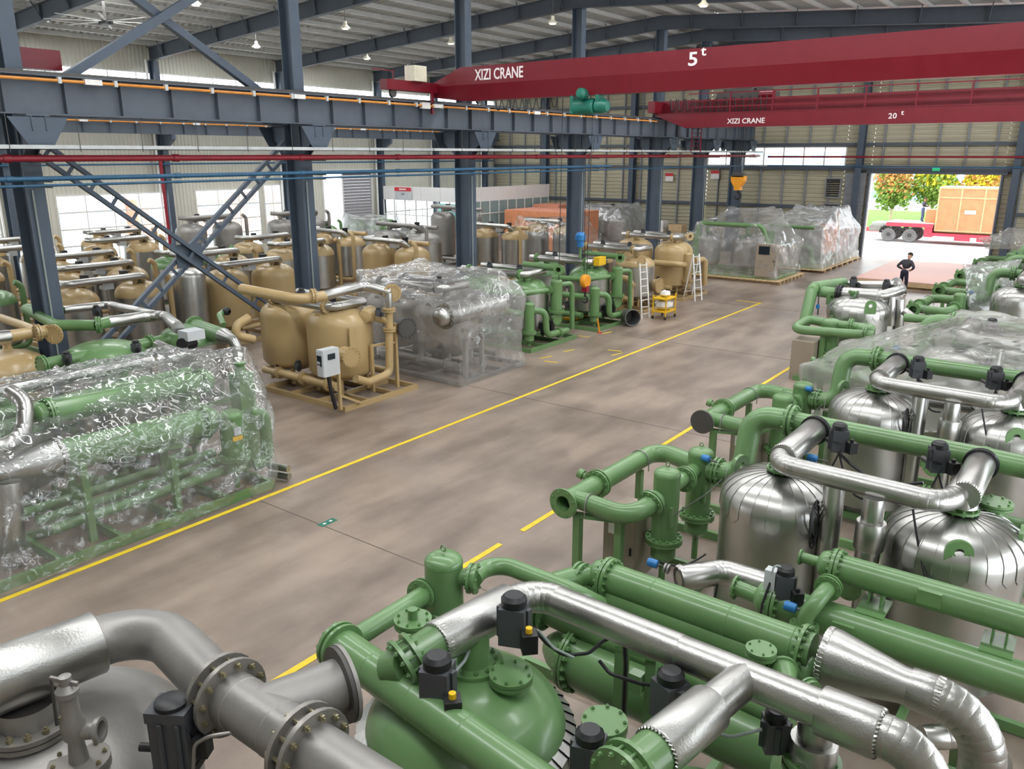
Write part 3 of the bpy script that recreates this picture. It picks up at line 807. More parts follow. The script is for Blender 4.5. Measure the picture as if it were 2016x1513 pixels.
# ================================================================== HIGH-BAY LAMPS
def lamp(p, lab):
    r = thing('high_bay_lamp', lab, 'lamp', p, 'high-bay lamps under the roof')
    x, y, z = p
    MB().lathe(p,(0,0,1),[(0.0,0.26),(0.07,0.26),(0.08,0.12),(0.21,0.0),(0.22,-0.02),(0.19,-0.02),(0.0,0.02)],20).build('reflector','lamp_shade',r)
    MB().lathe((x,y,z-0.02),(0,0,-1),[(0.15,0.0),(0.12,0.04),(0.0,0.05)],16).build('bulb','lamp_glow',r)
    MB().cyl((x,y,z+0.24),(x,y,roof_z(x)-0.04),0.015,n=6).build('suspension_rod','steel_dark',r)
lamps = [(722,115,'left of the 5t crane girder'),(888,85,'to the left of the third column top'),(1088,45,'between the third and fourth columns'),(1385,10,'rightmost, at the top edge above the 5t mark'),(505,92,'left of the second column'),(680,55,'right of the second column'),(385,8,'at the top edge near the roof brace')]
for x, y, t in lamps:
    lamp(Z(x, y, 11.3), 'cream high-bay lamp hanging under the roof, %s' % t)
p = Z(208, 42, 11.3)
fan = thing('ceiling_fan', 'dark ceiling fan with long thin blades near the upper left corner', 'fan', p)
MB().box((p.x-0.2,p.y-0.2,p.z-0.12),(p.x+0.2,p.y+0.2,p.z+0.06)).build('motor','black',fan,smooth=False)
MB().cyl((p.x,p.y,p.z),(p.x,p.y,roof_z(p.x)-0.3),0.05,n=8).build('drop_rod','steel_dark',fan)
for k in range(8):
    t = k*PI/4+0.2
    MB().bar((p.x,p.y,p.z),(p.x+2.2*math.cos(t),p.y+2.2*math.sin(t),p.z),0.09,0.012).build('blade','purlin',fan,smooth=False)

# ================================================================== OFFICE, SIGNS
of = thing('office_cabin', 'white panelled office cabin with glazed walls in the far left corner', 'office', (-38,45.5,0))
OX, OY, OT = -34.5, 40.65, 4.1
for i in range(4):
    x0 = -41.55 + 1.7625*i
    MB().box((x0+0.01,OY,3.2),(x0+1.7525,OY+0.08,OT)).build('fascia_panel','pearl_panel',of,smooth=False)
for i in range(5):
    y0 = OY + 0.08 + 2.0*i
    MB().box((OX-0.08,y0+0.01,3.2),(OX,y0+1.99,OT)).build('fascia_panel','pearl_panel',of,smooth=False)
MB().box((-41.55,OY,0),(OX,OY+0.06,0.9)).build('lower_panel','pearl_panel',of,smooth=False)
MB().box((OX-0.06,OY,0),(OX,OY+10,0.9)).build('lower_panel','pearl_panel',of,smooth=False)
for i in range(8):
    x = -41.55 + 7.05*i/7; MB().box((x-0.035,OY,0.9),(x+0.035,OY+0.07,3.2)).build('mullion','white_paint',of,smooth=False)
    if i < 7: MB().add([(x+0.04,OY+0.03,0.92),(x+7.05/7-0.04,OY+0.03,0.92),(x+7.05/7-0.04,OY+0.03,3.18),(x+0.04,OY+0.03,3.18)],[(0,1,2,3)]).build('pane','window_glass',of,smooth=False)
for i in range(11):
    y = OY + 10.0*i/10; MB().box((OX-0.07,y-0.035,0.9),(OX,y+0.035,3.2)).build('mullion','white_paint',of,smooth=False)
    if i < 10: MB().box((OX-0.045,y+0.04,0.92),(OX-0.03,y+0.96,3.18)).build('pane','tinted_pane',of,smooth=False)
MB().box((OX-0.08,OY,2.35),(OX+0.01,OY+10,2.41)).build('transom','white_paint',of,smooth=False)
MB().box((-41.55,OY-0.01,2.2),(OX,OY+0.07,2.26)).build('transom','white_paint',of,smooth=False)
MB().box((-41.5,OY+9.9,0),(OX,OY+9.97,3.2)).build('rear_panel','cabinet_grey',of,smooth=False)
MB().box((-41.0,OY+5,0.9),(-38,OY+5.05,2.7)).build('notice_board','teal',of,smooth=False)
sg = thing('hanging_sign', 'red and white sign on the fascia of the office', 'sign', (-40,OY-0.1,3.3))
a, b = YP(777,367,OY-0.1), YP(810,389,OY-0.1)
MB().box((a.x,OY-0.12,3.25),(b.x,OY-0.0,4.0)).build('sign_panel','cabinet_grey',sg,smooth=False)
MB().box((a.x,OY-0.14,3.8),(b.x,OY-0.115,4.05)).build('red_header','red_sign',sg,smooth=False)
MB().box((a.x+0.45,OY-0.15,3.88),(b.x-0.45,OY-0.138,3.97)).build('white_lettering','lettering',sg,smooth=False)
MB().box((a.x+0.6,OY-0.13,3.55),(b.x-0.6,OY-0.118,3.68)).build('dark_lettering','girt',sg,smooth=False)
def wsign(x, y, lab):
    p = YP(x, y, YB-0.2); s = thing('wall_sign', lab, 'sign', p, 'red and white signs on the back wall')
    MB().box((p.x-0.3,YB-0.24,p.z-0.3),(p.x+0.3,YB-0.2,p.z+0.2)).build('sign_panel','white_plastic',s,smooth=False)
    MB().box((p.x-0.3,YB-0.25,p.z+0.05),(p.x+0.3,YB-0.235,p.z+0.25)).build('red_header','red_sign',s,smooth=False)
wsign(1318,348,'small red and white sign on the back wall between the fifth and sixth columns'); wsign(1408,343,'small red and white sign on the back wall beside the orange hook')
p = YP(1843,332,YB-0.4); o = MB().box((p.x-0.2,YB-0.42,p.z-0.12),(p.x+0.2,YB-0.36,p.z+0.12)); tag(o.build('exit_sign','exit_green',smooth=False),'small green exit sign above the open gate','sign')

# ================================================================== CRATES AND STACKS IN THE REAR LEFT
def crate(name, lab, x0, y0, x1, y1, z0, z1, m, nx, ny, batten='wood', lid=None):
    t = thing(name, lab, 'crate', ((x0+x1)/2,(y0+y1)/2,z0))
    e = 0.03
    for i in range(nx):
        a = x0+(x1-x0)*i/nx; b = x0+(x1-x0)*(i+1)/nx
        for yy in (y0, y1-e): MB().box((a+0.004,yy,z0+0.12),(b-0.004,yy+e,z1-0.02)).build('side_panel',m,t,smooth=False)
    for i in range(ny):
        a = y0+(y1-y0)*i/ny; b = y0+(y1-y0)*(i+1)/ny
        for xx in (x0, x1-e): MB().box((xx,a+0.004,z0+0.12),(xx+e,b-0.004,z1-0.02)).build('end_panel',m,t,smooth=False)
    MB().box((x0,y0,z1-0.02),(x1,y1,z1+0.02)).build('lid',lid or m,t,smooth=False)
    if batten:
        for i in range(nx+1):
            a = x0+(x1-x0)*i/nx; a = min(max(a,x0+0.05),x1-0.05)
            MB().box((a-0.05,y0-0.03,z0+0.12),(a+0.05,y0,z1)).build('batten',batten,t,smooth=False)
        for zz in (z0+0.17, z0+(z1-z0)*0.78, z1-0.05): MB().box((x0,y0-0.032,zz-0.05),(x1,y0-0.001,zz+0.05)).build('batten',batten,t,smooth=False)
    for i in range(4):
        a = y0 + (y1-y0)*(i+0.5)/4
        MB().box((x0,a-0.06,z0),(x1,a+0.06,z0+0.12)).build('skid','wood',t,smooth=False)
    return t
crate('plywood_crate','long orange plywood crate behind the silver tanks, left of the fourth column',-33.7,44.2,-28.3,47.5,0,2.6,'plywood',4,2,batten=None,lid='plywood_pink')
crate('plywood_crate','smaller pale orange crate standing behind the long orange crate',-34.3,48.4,-32.1,50.4,0,2.75,'plywood_pink',2,1,batten=None)

# ================================================================== OUTSIDE THE GATE
def polycyl(mb, a, b, r, n=24): return mb.cyl(a, b, r, n=n)
tk = thing('flatbed_trailer', 'red flatbed trailer with two grey wheels in view outside the gate', 'trailer', (-12.0,66.6,0))
for k, x in enumerate((-14.0, -12.55)):
    w = MB().lathe((x,65.3,0.5),(0,1,0),[(0.22,0.0),(0.3,-0.02),(0.48,0.0),(0.52,0.06),(0.52,0.24),(0.48,0.3),(0.2,0.3)],28,True,True).build('wheel','tyre',tk)
    MB().lathe((x,65.28,0.5),(0,1,0),[(0.0,-0.03),(0.12,-0.03),(0.15,0.02),(0.26,0.03),(0.28,-0.01)],24).build('hub','steel_dark',w)
    w2 = MB().lathe((x,67.6,0.5),(0,1,0),[(0.22,0.0),(0.48,0.0),(0.52,0.06),(0.52,0.24),(0.48,0.3),(0.2,0.3)],28,True,True).build('wheel','tyre',tk)
    f = MB()
    prev = None
    for i in range(9):
        t = PI*0.05 + PI*0.9*i/8; p = (x+0.62*math.cos(t), 0.5+0.62*math.sin(t))
        if prev: f.box((min(prev[0],p[0])-0.02,65.2,min(prev[1],p[1])),(max(prev[0],p[0])+0.02,65.7,max(prev[1],p[1])+0.03))
        prev = p
    f.build('mudguard','black',tk,smooth=False)
dk = MB(); dk.box((-14.2,65.2,1.28),(-11.05,67.9,1.42)); dk.build('deck','truck_deck',tk,smooth=False)
MB().box((-14.2,65.16,1.12),(-11.05,65.24,1.38)).build('deck_edge','truck_red',tk,smooth=False)
MB().box((-11.6,65.2,0.45),(-11.1,67.9,1.27)).build('gooseneck','truck_red',tk,smooth=False)
MB().box((-11.1,65.2,0.55),(2.0,67.9,0.75)).build('low_bed','truck_red',tk,smooth=False)
for k in range(6): MB().box((-9.6+1.4*k,65.15,0.30),(-8.6+1.4*k,65.25,0.55)).build('side_tank','truck_red',tk,smooth=False)
MB().box((-15.4,65.3,0.7),(-14.4,67.6,1.1)).build('rear_bumper','steel_grey',tk,smooth=False)
MB().box((-15.3,65.6,1.1),(-13.8,67.5,1.3)).build('tarpaulin_roll','grey_tray',tk,smooth=False)
cr = crate('shipping_crate','big orange plywood shipping crate with pale battens on the trailer',-11.0,65.4,-6.6,68.4,0.77,3.95,'plywood',3,2,batten='wood',lid='white_plastic')
MB().box((-9.2,65.36,2.15),(-8.5,65.365,2.42)).build('shipping_label','white_plastic',cr,smooth=False)
cb = MB().box((-11.75,65.8,1.43),(-11.08,67.0,2.35)); tag(cb.build('plywood_crate','plywood',smooth=False),'narrow orange plywood box at the left of the big shipping crate','crate')
gr = MB().add([(-40,74,0.2),(10,74,0.2),(10,84,1.1),(-40,84,1.1),(-40,74,-0.1),(10,74,-0.1),(10,84,-0.1),(-40,84,-0.1)],[(0,1,2,3),(0,4,5,1),(1,5,6,2),(2,6,7,3),(3,7,4,0)]); tag(gr.build('lawn_bank','grass',smooth=False),'bank of bright green lawn behind the trailer','lawn')
kb = MB().box((-40,73.2,-0.02),(10,74,0.3)); struct(tag(kb.build('kerb','brick_red',smooth=False),'low reddish kerb in front of the lawn','kerb'))
rd = MB().box((-12.8,75.6,0.95),(-10.5,76.0,1.55)); tag(rd.build('sign_board','truck_red',smooth=False),'red sign board glimpsed between the tree trunks','sign')

def leaf_cloud(center, rx, rz, n, mats_, parent, seed, leaf=0.22):
    rnd = random.Random(seed); buckets = {m: MB() for m in mats_}
    for i in range(n):
        while True:
            v = Vector((rnd.uniform(-1,1),rnd.uniform(-1,1),rnd.uniform(-1,1)))
            if 0.25 < v.length < 1: break
        v *= 0.75 + 0.35*noise.noise(v*2.2 + Vector((seed,0,0)))
        p = Vector(center) + Vector((v.x*rx, v.y*rx, v.z*rz))
        d = Vector((rnd.uniform(-1,1),rnd.uniform(-1,1),rnd.uniform(-0.6,1))).normalized(); s = d.orthogonal().normalized(); u = d.cross(s)
        a = leaf*rnd.uniform(0.6,1.3)
        m = mats_[0] if v.z > rnd.uniform(-0.4,0.5) else mats_[1]
        buckets[m].add([p-s*a*0.5, p-u*a*0.3, p+s*a*0.5, p+u*a*0.3], [(0,1,2,3)])
    for m, b in buckets.items():
        if b.f: b.build('foliage', m, parent, smooth=False, kind='stuff')
def tree(x, y, h, rx, rz, mats_, lab, seed):
    t = thing('street_tree', lab, 'tree', (x,y,0.2+0.09*(y-74)), 'trees beyond the gate')
    MB().pipe([(x,y,0.2+0.09*(y-74)),(x+0.05,y,h-rz*0.6),(x,y,h)],0.11,8).build('trunk','bark',t)
    for k in range(4):
        a = k*1.6+seed; MB().cyl((x,y,h-rz*0.7),(x+rx*0.6*math.cos(a),y+rx*0.6*math.sin(a),h+rz*0.2),0.05,0.02,6).build('branch','bark',t)
    leaf_cloud((x,y,h), rx, rz, 3200, mats_, t, seed, leaf=0.34)
tree(-16.3,76,3.6,2.0,2.6,['leaf_orange','leaf_green'],'orange-tinged tree at the left edge of the gate opening',1)
tree(-13.4,77.2,4.0,2.3,2.7,['leaf_yellow','leaf_green'],'tall yellow-green tree in the middle of the gate opening',2)
tree(-10.0,77,3.9,2.0,2.6,['leaf_yellow','leaf_orange'],'yellow tree behind the man on the trailer',3)
tree(-6.9,80,4.6,2.2,2.2,['leaf_yellow','leaf_green'],'lime-green tree behind the big shipping crate',4)
tree(-3.6,81,4.4,2.0,2.2,['leaf_orange','leaf_green'],'orange tree behind the right end of the shipping crate',5)
lp = MB().cyl((-12.0,82,0),(-12.0,82,9),0.08,n=8); tag(lp.build('lamp_post','grey_tray'),'thin grey lamp post beyond the gate trees','post')
# far building and left-hand building seen through windows
def far_building(name, lab, x0,x1,y0,y1,h, face, nx, nz, m='building'):
    b = thing(name, lab, 'building', ((x0+x1)/2,(y0+y1)/2,0))
    MB().box((x0,y0,-0.1),(x1,y1,h)).build('wall',m,b,smooth=False)
    for i in range(nx):
        for j in range(nz):
            if face == 'x':
                a = y0+(y1-y0)*(i+0.2)/nx; c = y0+(y1-y0)*(i+0.8)/nx; z0 = 0.6+(h-0.6)*(j+0.2)/nz; z1 = 0.6+(h-0.6)*(j+0.75)/nz
                f = MB().box((x1-0.02,a,z0),(x1+0.04,c,z1)).build('window','white_paint',b,smooth=False)
                MB().box((x1+0.04,a+0.1,z0+0.1),(x1+0.05,(a+c)/2-0.05,z1-0.1)).build('pane','building_glass',f,smooth=False)
                MB().box((x1+0.04,(a+c)/2+0.05,z0+0.1),(x1+0.05,c-0.1,z1-0.1)).build('pane','building_glass',f,smooth=False)
            else:
                a = x0+(x1-x0)*(i+0.2)/nx; c = x0+(x1-x0)*(i+0.8)/nx; z0 = 0.6+(h-0.6)*(j+0.2)/nz; z1 = 0.6+(h-0.6)*(j+0.75)/nz
                MB().box((a,y0-0.05,z0),(c,y0+0.02,z1)).build('window','building_glass',b,smooth=False)
    return b
far_building('factory_building','pale building with blue windows seen through the left wall windows',-70,-60,14,32,6.0,'x',6,2)
far_building('factory_building','orange-red low building seen at the right of the left wall windows',-66,-60,33,50,2.9,'x',4,1,'building_orange')
far_building('office_block','pale far office block beyond the trees',-40,10,104,112,7,'y',14,3)

# ================================================================== PEOPLE
def person(name, lab, loc, heading, pose, jacket, trouser, scale=1.0):
    """one skinned body with hair and clothes coloured by region; pose gives joints in metres (right = +x, forward = +y)"""
    r = thing(name, lab, 'person', loc)
    J = pose
    def skin(nm, chains, radii, m, sub=2):
        vs, es, rs, idx = [], [], [], {}
        for ch in chains:
            for k in ch:
                if k not in idx: idx[k] = len(vs); vs.append(J[k]); rs.append(radii[k])
            es += [(idx[a], idx[b]) for a, b in zip(ch[:-1], ch[1:])]
        me = bpy.data.meshes.new(nm); me.from_pydata(vs, es, []); o = bpy.data.objects.new(nm, me); COL.objects.link(o); o.parent = r
        md = o.modifiers.new('skin','SKIN'); md.use_smooth_shade = True
        for i, q in enumerate(me.skin_vertices[0].data): q.radius = rs[i] if isinstance(rs[i], tuple) else (rs[i], rs[i]); q.use_root = (i == 0)
        s = o.modifiers.new('sub','SUBSURF'); s.levels = sub; s.render_levels = sub
        me.materials.append(MATS[m]); return o
    RD = dict(pel=(0.155,0.115),waist=(0.15,0.115),chest=(0.185,0.135),neckb=(0.10,0.09),neck=0.058,
              sl=0.085,sr=0.085,el=0.058,er=0.058,wl=0.042,wr=0.042,hl=0.045,hr=0.045,
              hipl=0.095,hipr=0.095,kl=0.072,kr=0.072,al=0.055,ar=0.055,tl=0.05,tr=0.05,head=0.1,crown=0.09)
    body = skin('jacket', [['waist','chest','neckb'],['chest','sl','el','wl'],['chest','sr','er','wr']], RD, jacket)
    skin('trousers', [['pel','hipl','kl','al'],['pel','hipr','kr','ar'],['pel','waist']], RD, trouser)
    skin('head', [['neckb','neck','head','crown']], dict(RD, neckb=0.06, head=(0.085,0.1), crown=(0.07,0.085)), 'skin')
    for s in 'lr':
        skin('shoe', [['a'+s,'t'+s]], dict(RD, **{'a'+s:0.05,'t'+s:0.042}), 'black', 1)
        # hand: palm, four fingers and a thumb
        a = Vector(J['w'+s]); b = Vector(J['h'+s]); d = (b-a).normalized(); sd = d.orthogonal().normalized(); up = d.cross(sd)
        hm = MB()
        hm.lathe(a, d, [(0.0,-0.01),(0.03,0.0),(0.04,0.05),(0.038,0.09),(0.0,0.1)], 8)
        for k in range(4):
            o_ = b + sd*(0.02*(k-1.5)); L = (0.062,0.072,0.07,0.055)[k]
            hm.pipe([o_, o_+d*L*0.5+up*0.008, o_+d*L+up*0.03], 0.009, 6, bend=0.4, seg=2)
        o_ = a + d*0.03 + sd*0.035; hm.pipe([o_, o_+sd*0.025+d*0.02, o_+sd*0.03+d*0.055], 0.010, 6, bend=0.4, seg=2)
        hm.v = [tuple(Vector(p)+Vector(loc)) for p in hm.v]
        hm.build('hand','skin',r)
    hd = Vector(J['head']); cr_ = Vector(J['crown']); u = (cr_-hd).normalized(); f = Vector(J.get('face',(0,1,0)))
    hm = MB(); n = 14; c = hd + u*0.055 + Vector(loc) - f*0.02
    rs = []
    for i in range(7):
        t = PI/2*i/6*1.15; hm_r = 0.112*math.cos(t*0.87); rs.append((max(hm_r,0.002), 0.118*math.sin(t*0.87)))
    hm.lathe(c, u, rs, n).build('hair','hair',r)
    fx = hd + f*0.095 + Vector(loc); sdv = f.cross(u)
    MB().lathe(fx-u*0.02, f, [(0.016,0),(0.013,0.02),(0.0,0.028)], 8).build('nose','skin',r)
    e = MB()
    for s in (-1,1): e.lathe(fx+sdv*0.033*s+u*0.012, f, [(0.011,-0.012),(0.009,0.0),(0,0.003)], 8)
    e.build('eyes','black',r)
    MB().bar(fx-u*0.055-sdv*0.025, fx-u*0.055+sdv*0.025, 0.012, 0.01, u).build('mouth','brick_red',r)
    for s in (-1,1): MB().lathe(hd+sdv*0.09*s+Vector(loc), sdv*s, [(0.028,0),(0.024,0.015),(0,0.018)], 10).build('ear','skin',r)
    r.rotation_euler = (0,0,heading); r.scale = (scale,)*3
    return r
# man inside the gate: bent forward with hands on his hips/knees, seen from behind and the side
poseA = dict(pel=(0,-0.02,0.93),waist=(0,0.0,1.06),chest=(0,0.10,1.30),neckb=(0,0.18,1.44),neck=(0,0.22,1.50),head=(0,0.28,1.58),crown=(0,0.33,1.67),
    sl=(-0.19,0.10,1.36),sr=(0.19,0.10,1.36),el=(-0.36,0.0,1.16),er=(0.36,0.0,1.16),wl=(-0.20,0.16,1.04),wr=(0.20,0.16,1.04),hl=(-0.13,0.2,1.01),hr=(0.13,0.2,1.01),
    hipl=(-0.09,-0.02,0.88),hipr=(0.09,-0.02,0.88),kl=(-0.12,0.05,0.48),kr=(0.11,0.02,0.48),al=(-0.13,-0.02,0.09),ar=(0.12,-0.04,0.09),tl=(-0.14,0.14,0.05),tr=(0.13,0.12,0.05),face=(0,0.8,-0.5))
person('person','man in dark jacket and navy trousers standing hunched beside the pink boards',(-7.75,40.4,0.0),R(-15),poseA,'jacket','trousers',1.08)
poseB = dict(pel=(0,0,0.93),waist=(0,0.01,1.08),chest=(0,0.03,1.32),neckb=(0,0.04,1.47),neck=(0,0.05,1.53),head=(0,0.07,1.60),crown=(0,0.08,1.70),
    sl=(-0.2,0.02,1.38),sr=(0.2,0.02,1.38),el=(-0.25,0.06,1.12),er=(0.25,0.08,1.12),wl=(-0.15,0.28,1.1),wr=(0.12,0.30,1.14),hl=(-0.1,0.34,1.12),hr=(0.07,0.36,1.16),
    hipl=(-0.09,0,0.88),hipr=(0.09,0,0.88),kl=(-0.1,0.03,0.48),kr=(0.1,0.03,0.48),al=(-0.11,-0.01,0.09),ar=(0.11,-0.01,0.09),tl=(-0.12,0.14,0.05),tr=(0.12,0.14,0.05),face=(0,1,0))
person('person','man in dark top and blue jeans standing on the trailer beside the crate',(-12.05,66.3,1.42),R(-60),poseB,'jacket','jeans')

# stack of pink boards on the floor by the gate: each board a part
bs = thing('board_stack','low stack of wide pink boards lying on the floor inside the gate','board stack',(-8.4,46,0))
zb = 0.0
for k in range(3):
    MB().box((-10.2,42.2+0.1+3*k,0),(-6.0,42.3+0.1+3*k,0.1)).build('bearer','wood',bs,smooth=False)
zb = 0.1
for k in range(5):
    dx = 0.03*math.sin(k*2.1)
    MB().box((-10.35+dx,42.1,zb),(-5.8+dx,50.6,zb+0.045)).build('board','board_pink' if k > 3 else 'wood',bs,smooth=False); zb += 0.05

# ================================================================== MACHINE PARTS
_bolt_cache = {}
def bolt_mesh(m, r, h):
    k = (m, round(r,4), round(h,4))
    if k not in _bolt_cache:
        mb = MB().cyl((0,0,0),(0,0,h),r,n=6); mb.cyl((0,0,h),(0,0,h*1.5),r*0.5,n=6)
        me = bpy.data.meshes.new('bolt'); me.from_pydata([tuple(v) for v in mb.v], [], mb.f); me.materials.append(MATS[m]); _bolt_cache[k] = me
    return _bolt_cache[k]
def flange(parent, c, ax, ro, ri, m='green', th=0.035, nb=10, bolts=1, pair=False, gap=0.03, blind=False, bm=None, bore=None):
    """bolted flange: disc (or pair of discs); bolts=2 each bolt its own sub-part, 1 joined, 0 none"""
    c = Vector(c); ax = Vector(ax).normalized(); bm = bm or m
    n = 28
    mb = MB()
    if bore:   # open end: ring with a dark bore behind it
        mb.lathe(c, ax, [(bore,-0.26),(bore,th),(ro,th),(ro,0),(ri,0),(ri,-0.27)], n)
    else:
        mb.lathe(c, ax, [(0.001,0),(ro,0),(ro,th),(0.001,th)], n)
        if pair:
            wr = ri*1.12 if gap > 0.05 else ro*0.86; mb.lathe(c, ax, [(wr,th),(wr,th+gap)], n)
            mb.lathe(c, ax, [(0.001,th+gap),(ro,th+gap),(ro,2*th+gap),(0.001,2*th+gap)], n)
    f = mb.build('flange', m, parent, ang=30)
    top = 2*th + gap if pair else th
    bc = (ro + (ri if ri < ro*0.86 else ro*0.7)) / 2
    if bore: bc = (ro + max(bore, ri*0.95)) / 2
    br = min(0.026, ro*0.085)
    B = basis(ax)
    if bolts == 2:
        me = bolt_mesh(bm, br, br*1.2)
        rod = bolt_mesh(bm, br*0.62, top/1.5) if pair and gap > 0.05 else None
        for k in range(nb):
            t = 2*PI*(k+0.5)/nb; p = B @ Vector((bc*math.cos(t), bc*math.sin(t), 0))
            inst('bolt', me, f, c + p + ax*top, B)
            if rod: inst('stud', rod, f, c + p, B)
            if not blind: inst('bolt', me, f, c + p, basis(-ax))
    elif bolts == 1:
        q = MB()
        for k in range(nb):
            t = 2*PI*(k+0.5)/nb; p = B @ Vector((bc*math.cos(t), bc*math.sin(t), 0))
            q.cyl(c+p-ax*br*1.3, c+p+ax*(top+br*1.3), br, n=6)
        q.build('bolts', bm, f, kind='stuff')
    return f
def pipe(parent, pts, r, m='green', n=18, name='pipe', bend=1.2, seg=7, open_end=False):
    return MB().pipe(pts, r, n, bend=bend, seg=seg, open_end=open_end).build(name, m, parent, ang=45)
def clad(parent, pts, r, m='alu', n=20, bend=1.35, gores=5, name='cladding', step=1.1):
    """sheet-metal pipe cladding: every straight length and every elbow gore is a part of its own"""
    P = [Vector(p) for p in pts]
    Q = path_pts(P, r*2*bend, gores)
    # split long straights
    pts2 = [Q[0]]
    for a, b in zip(Q[:-1], Q[1:]):
        L = (b-a).length; k = max(1, int(L/step))
        for i in range(1, k+1): pts2.append(a + (b-a)*(i/k))
    ref = None; rings = []
    for i, p in enumerate(pts2):
        d = (pts2[min(i+1,len(pts2)-1)] - pts2[max(i-1,0)]).normalized()
        if ref is None: ref = Vector((0,0,1)) if abs(d.z) < 0.9 else Vector((1,0,0))
        a = (ref - d*ref.dot(d)).normalized(); b = d.cross(a); ref = a
        rings.append((p, a, b, d))
    for i in range(len(rings)-1):
        out = []
        for j, (p, a, b, d) in enumerate((rings[i], rings[i+1])):
            e = 0.012*(-1 if j == 0 else 1)
            rr = r*(1.0 if j == 0 else 1.018)
            for (q, off) in (((rr*0.97, e*2), (rr, e)) if j == 0 else ((rr, e*0.2), (rr*0.97, e))):
                out.append([p + d*off + a*(q*math.cos(2*PI*k/n)) + b*(q*math.sin(2*PI*k/n)) for k in range(n)])
        MB().sweep(out, n, True, True).build(name, m, parent, ang=50)
def crimp(parent, c, ax, r, m='alu', h=0.05, n=36, name='crimped_edge'):
    """saw-tooth crimped sheet edge around a cladding end"""
    c = Vector(c); ax = Vector(ax).normalized(); B = basis(ax); mb = MB(); vs = []
    for k in range(2*n):
        t = 2*PI*k/(2*n); rr = r*(1.0 if k % 2 else 0.94); hh = 0 if k % 2 else h*0.25
        vs.append(c + B @ Vector((r*1.02*math.cos(t), r*1.02*math.sin(t), -h)))
        vs.append(c + B @ Vector((rr*math.cos(t), rr*math.sin(t), hh)))
    N2 = 4*n
    mb.add(vs, [(2*k, 2*((k+1)%(2*n)), 2*((k+1)%(2*n))+1, 2*k+1) for k in range(2*n)])
    return mb.build(name, m, parent, smooth=False)
def dome_prof(r, z1, h, k=9):
    return [(r*math.cos(PI/2*i/k)**0.75 if i < k else 0.001, z1 + h*math.sin(PI/2*i/k)) for i in range(k+1)]
def tank(parent, x, y, z0, z1, r, h, body='alu', dome='green', n=36, bottom=0.0, legs=True, legm=None, name='vessel'):
    """upright pressure vessel: shell, dished head, legs"""
    prof = []
    if bottom: prof += [(0.001, z0-bottom), (r*0.55, z0-bottom*0.85), (r*0.9, z0-bottom*0.35), (r, z0)]
    else: prof += [(0.001, z0), (r, z0)]
    prof += [(r, z0+(z1-z0)*0.5), (r, z1)]
    if dome == body:
        prof += dome_prof(r, z1, h)[1:]
        s = MB().lathe((x,y,0),(0,0,1),prof,n).build('shell',body,parent)
    else:
        s = MB().lathe((x,y,0),(0,0,1),prof,n).build('shell',body,parent)
        MB().lathe((x,y,0),(0,0,1),[(r*0.985,z1-0.03)]+dome_prof(r*0.985,z1,h),n).build('dished_head',dome,parent)
    if legs:
        for k in range(4):
            t = PI/4 + k*PI/2; px, py = x + r*0.75*math.cos(t), y + r*0.75*math.sin(t)
            MB().cyl((px,py,0.12),(px,py,z0+0.05),0.06,n=8).build('leg', legm or dome, parent)
    return s
def gore_tank(parent, x, y, z0, z1, r, h, m='alu', ng=26, legm='green'):
    """clad vessel whose head is made of overlapping sheet gores with pointed tails"""
    MB().lathe((x,y,0),(0,0,1),[(0.001,z0),(r,z0),(r,z1)],40).build('jacket',m,parent)
    K = 8; w = 2*PI/ng
    pr = dome_prof(r*1.012, z1, h, K)[:-1] + [(r*0.10, z1+h)]
    pr = [(r*1.016, z1-0.10)] + pr
    cols = [(-0.52, 0.009), (-0.47, 0.009), (-0.46, 0.0), (0.0, 0.0), (0.5, 0.0)]; C = len(cols)
    vs = []; fs = []
    for i, (rr, zz) in enumerate(pr):
        for q, lift in cols: vs.append(((rr+lift)*math.cos(w*q), (rr+lift)*math.sin(w*q), zz + lift*0.6 - (0.09*(1-abs(q)*2) if i == 0 else 0)))
    for i in range(len(pr)-1):
        for j in range(C-1): fs.append((C*i+j, C*i+j+1, C*(i+1)+j+1, C*(i+1)+j))
        b = len(vs)
        for rr, zz in (pr[i], pr[i+1]): vs.append(((rr-0.004)*math.cos(w*-0.525), (rr-0.004)*math.sin(w*-0.525), zz))
        fs.append((C*i, C*(i+1), b+1, b))
    me = bpy.data.meshes.new('gore'); me.from_pydata(vs, [], fs)
    me.polygons.foreach_set('use_smooth', [True]*len(me.polygons)); me.set_sharp_from_angle(angle=R(24)); me.materials.append(MATS[m])
    for k in range(ng): inst('gore', me, parent, (x,y,0), (0,0,w*k + 0.1))
    for k in range(4):
        t = PI/4 + k*PI/2; px, py = x + r*0.75*math.cos(t), y + r*0.75*math.sin(t)
        MB().cyl((px,py,0.12),(px,py,z0+0.05),0.06,n=8).build('leg', legm, parent)
def nozzle(parent, c, h, r, m='green', bolts=1, ro=None, nb=8):
    """short vertical neck with a blind flange"""
    x, y, z = c; ro = ro or r*1.6
    MB().lathe((x,y,z),(0,0,1),[(r*1.25,-0.06),(r,0.0),(r,h)],20).build('nozzle',m,parent)
    flange(parent,(x,y,z+h),(0,0,1),ro,r,m,0.03,nb,bolts,pair=True,gap=0.008,blind=True)
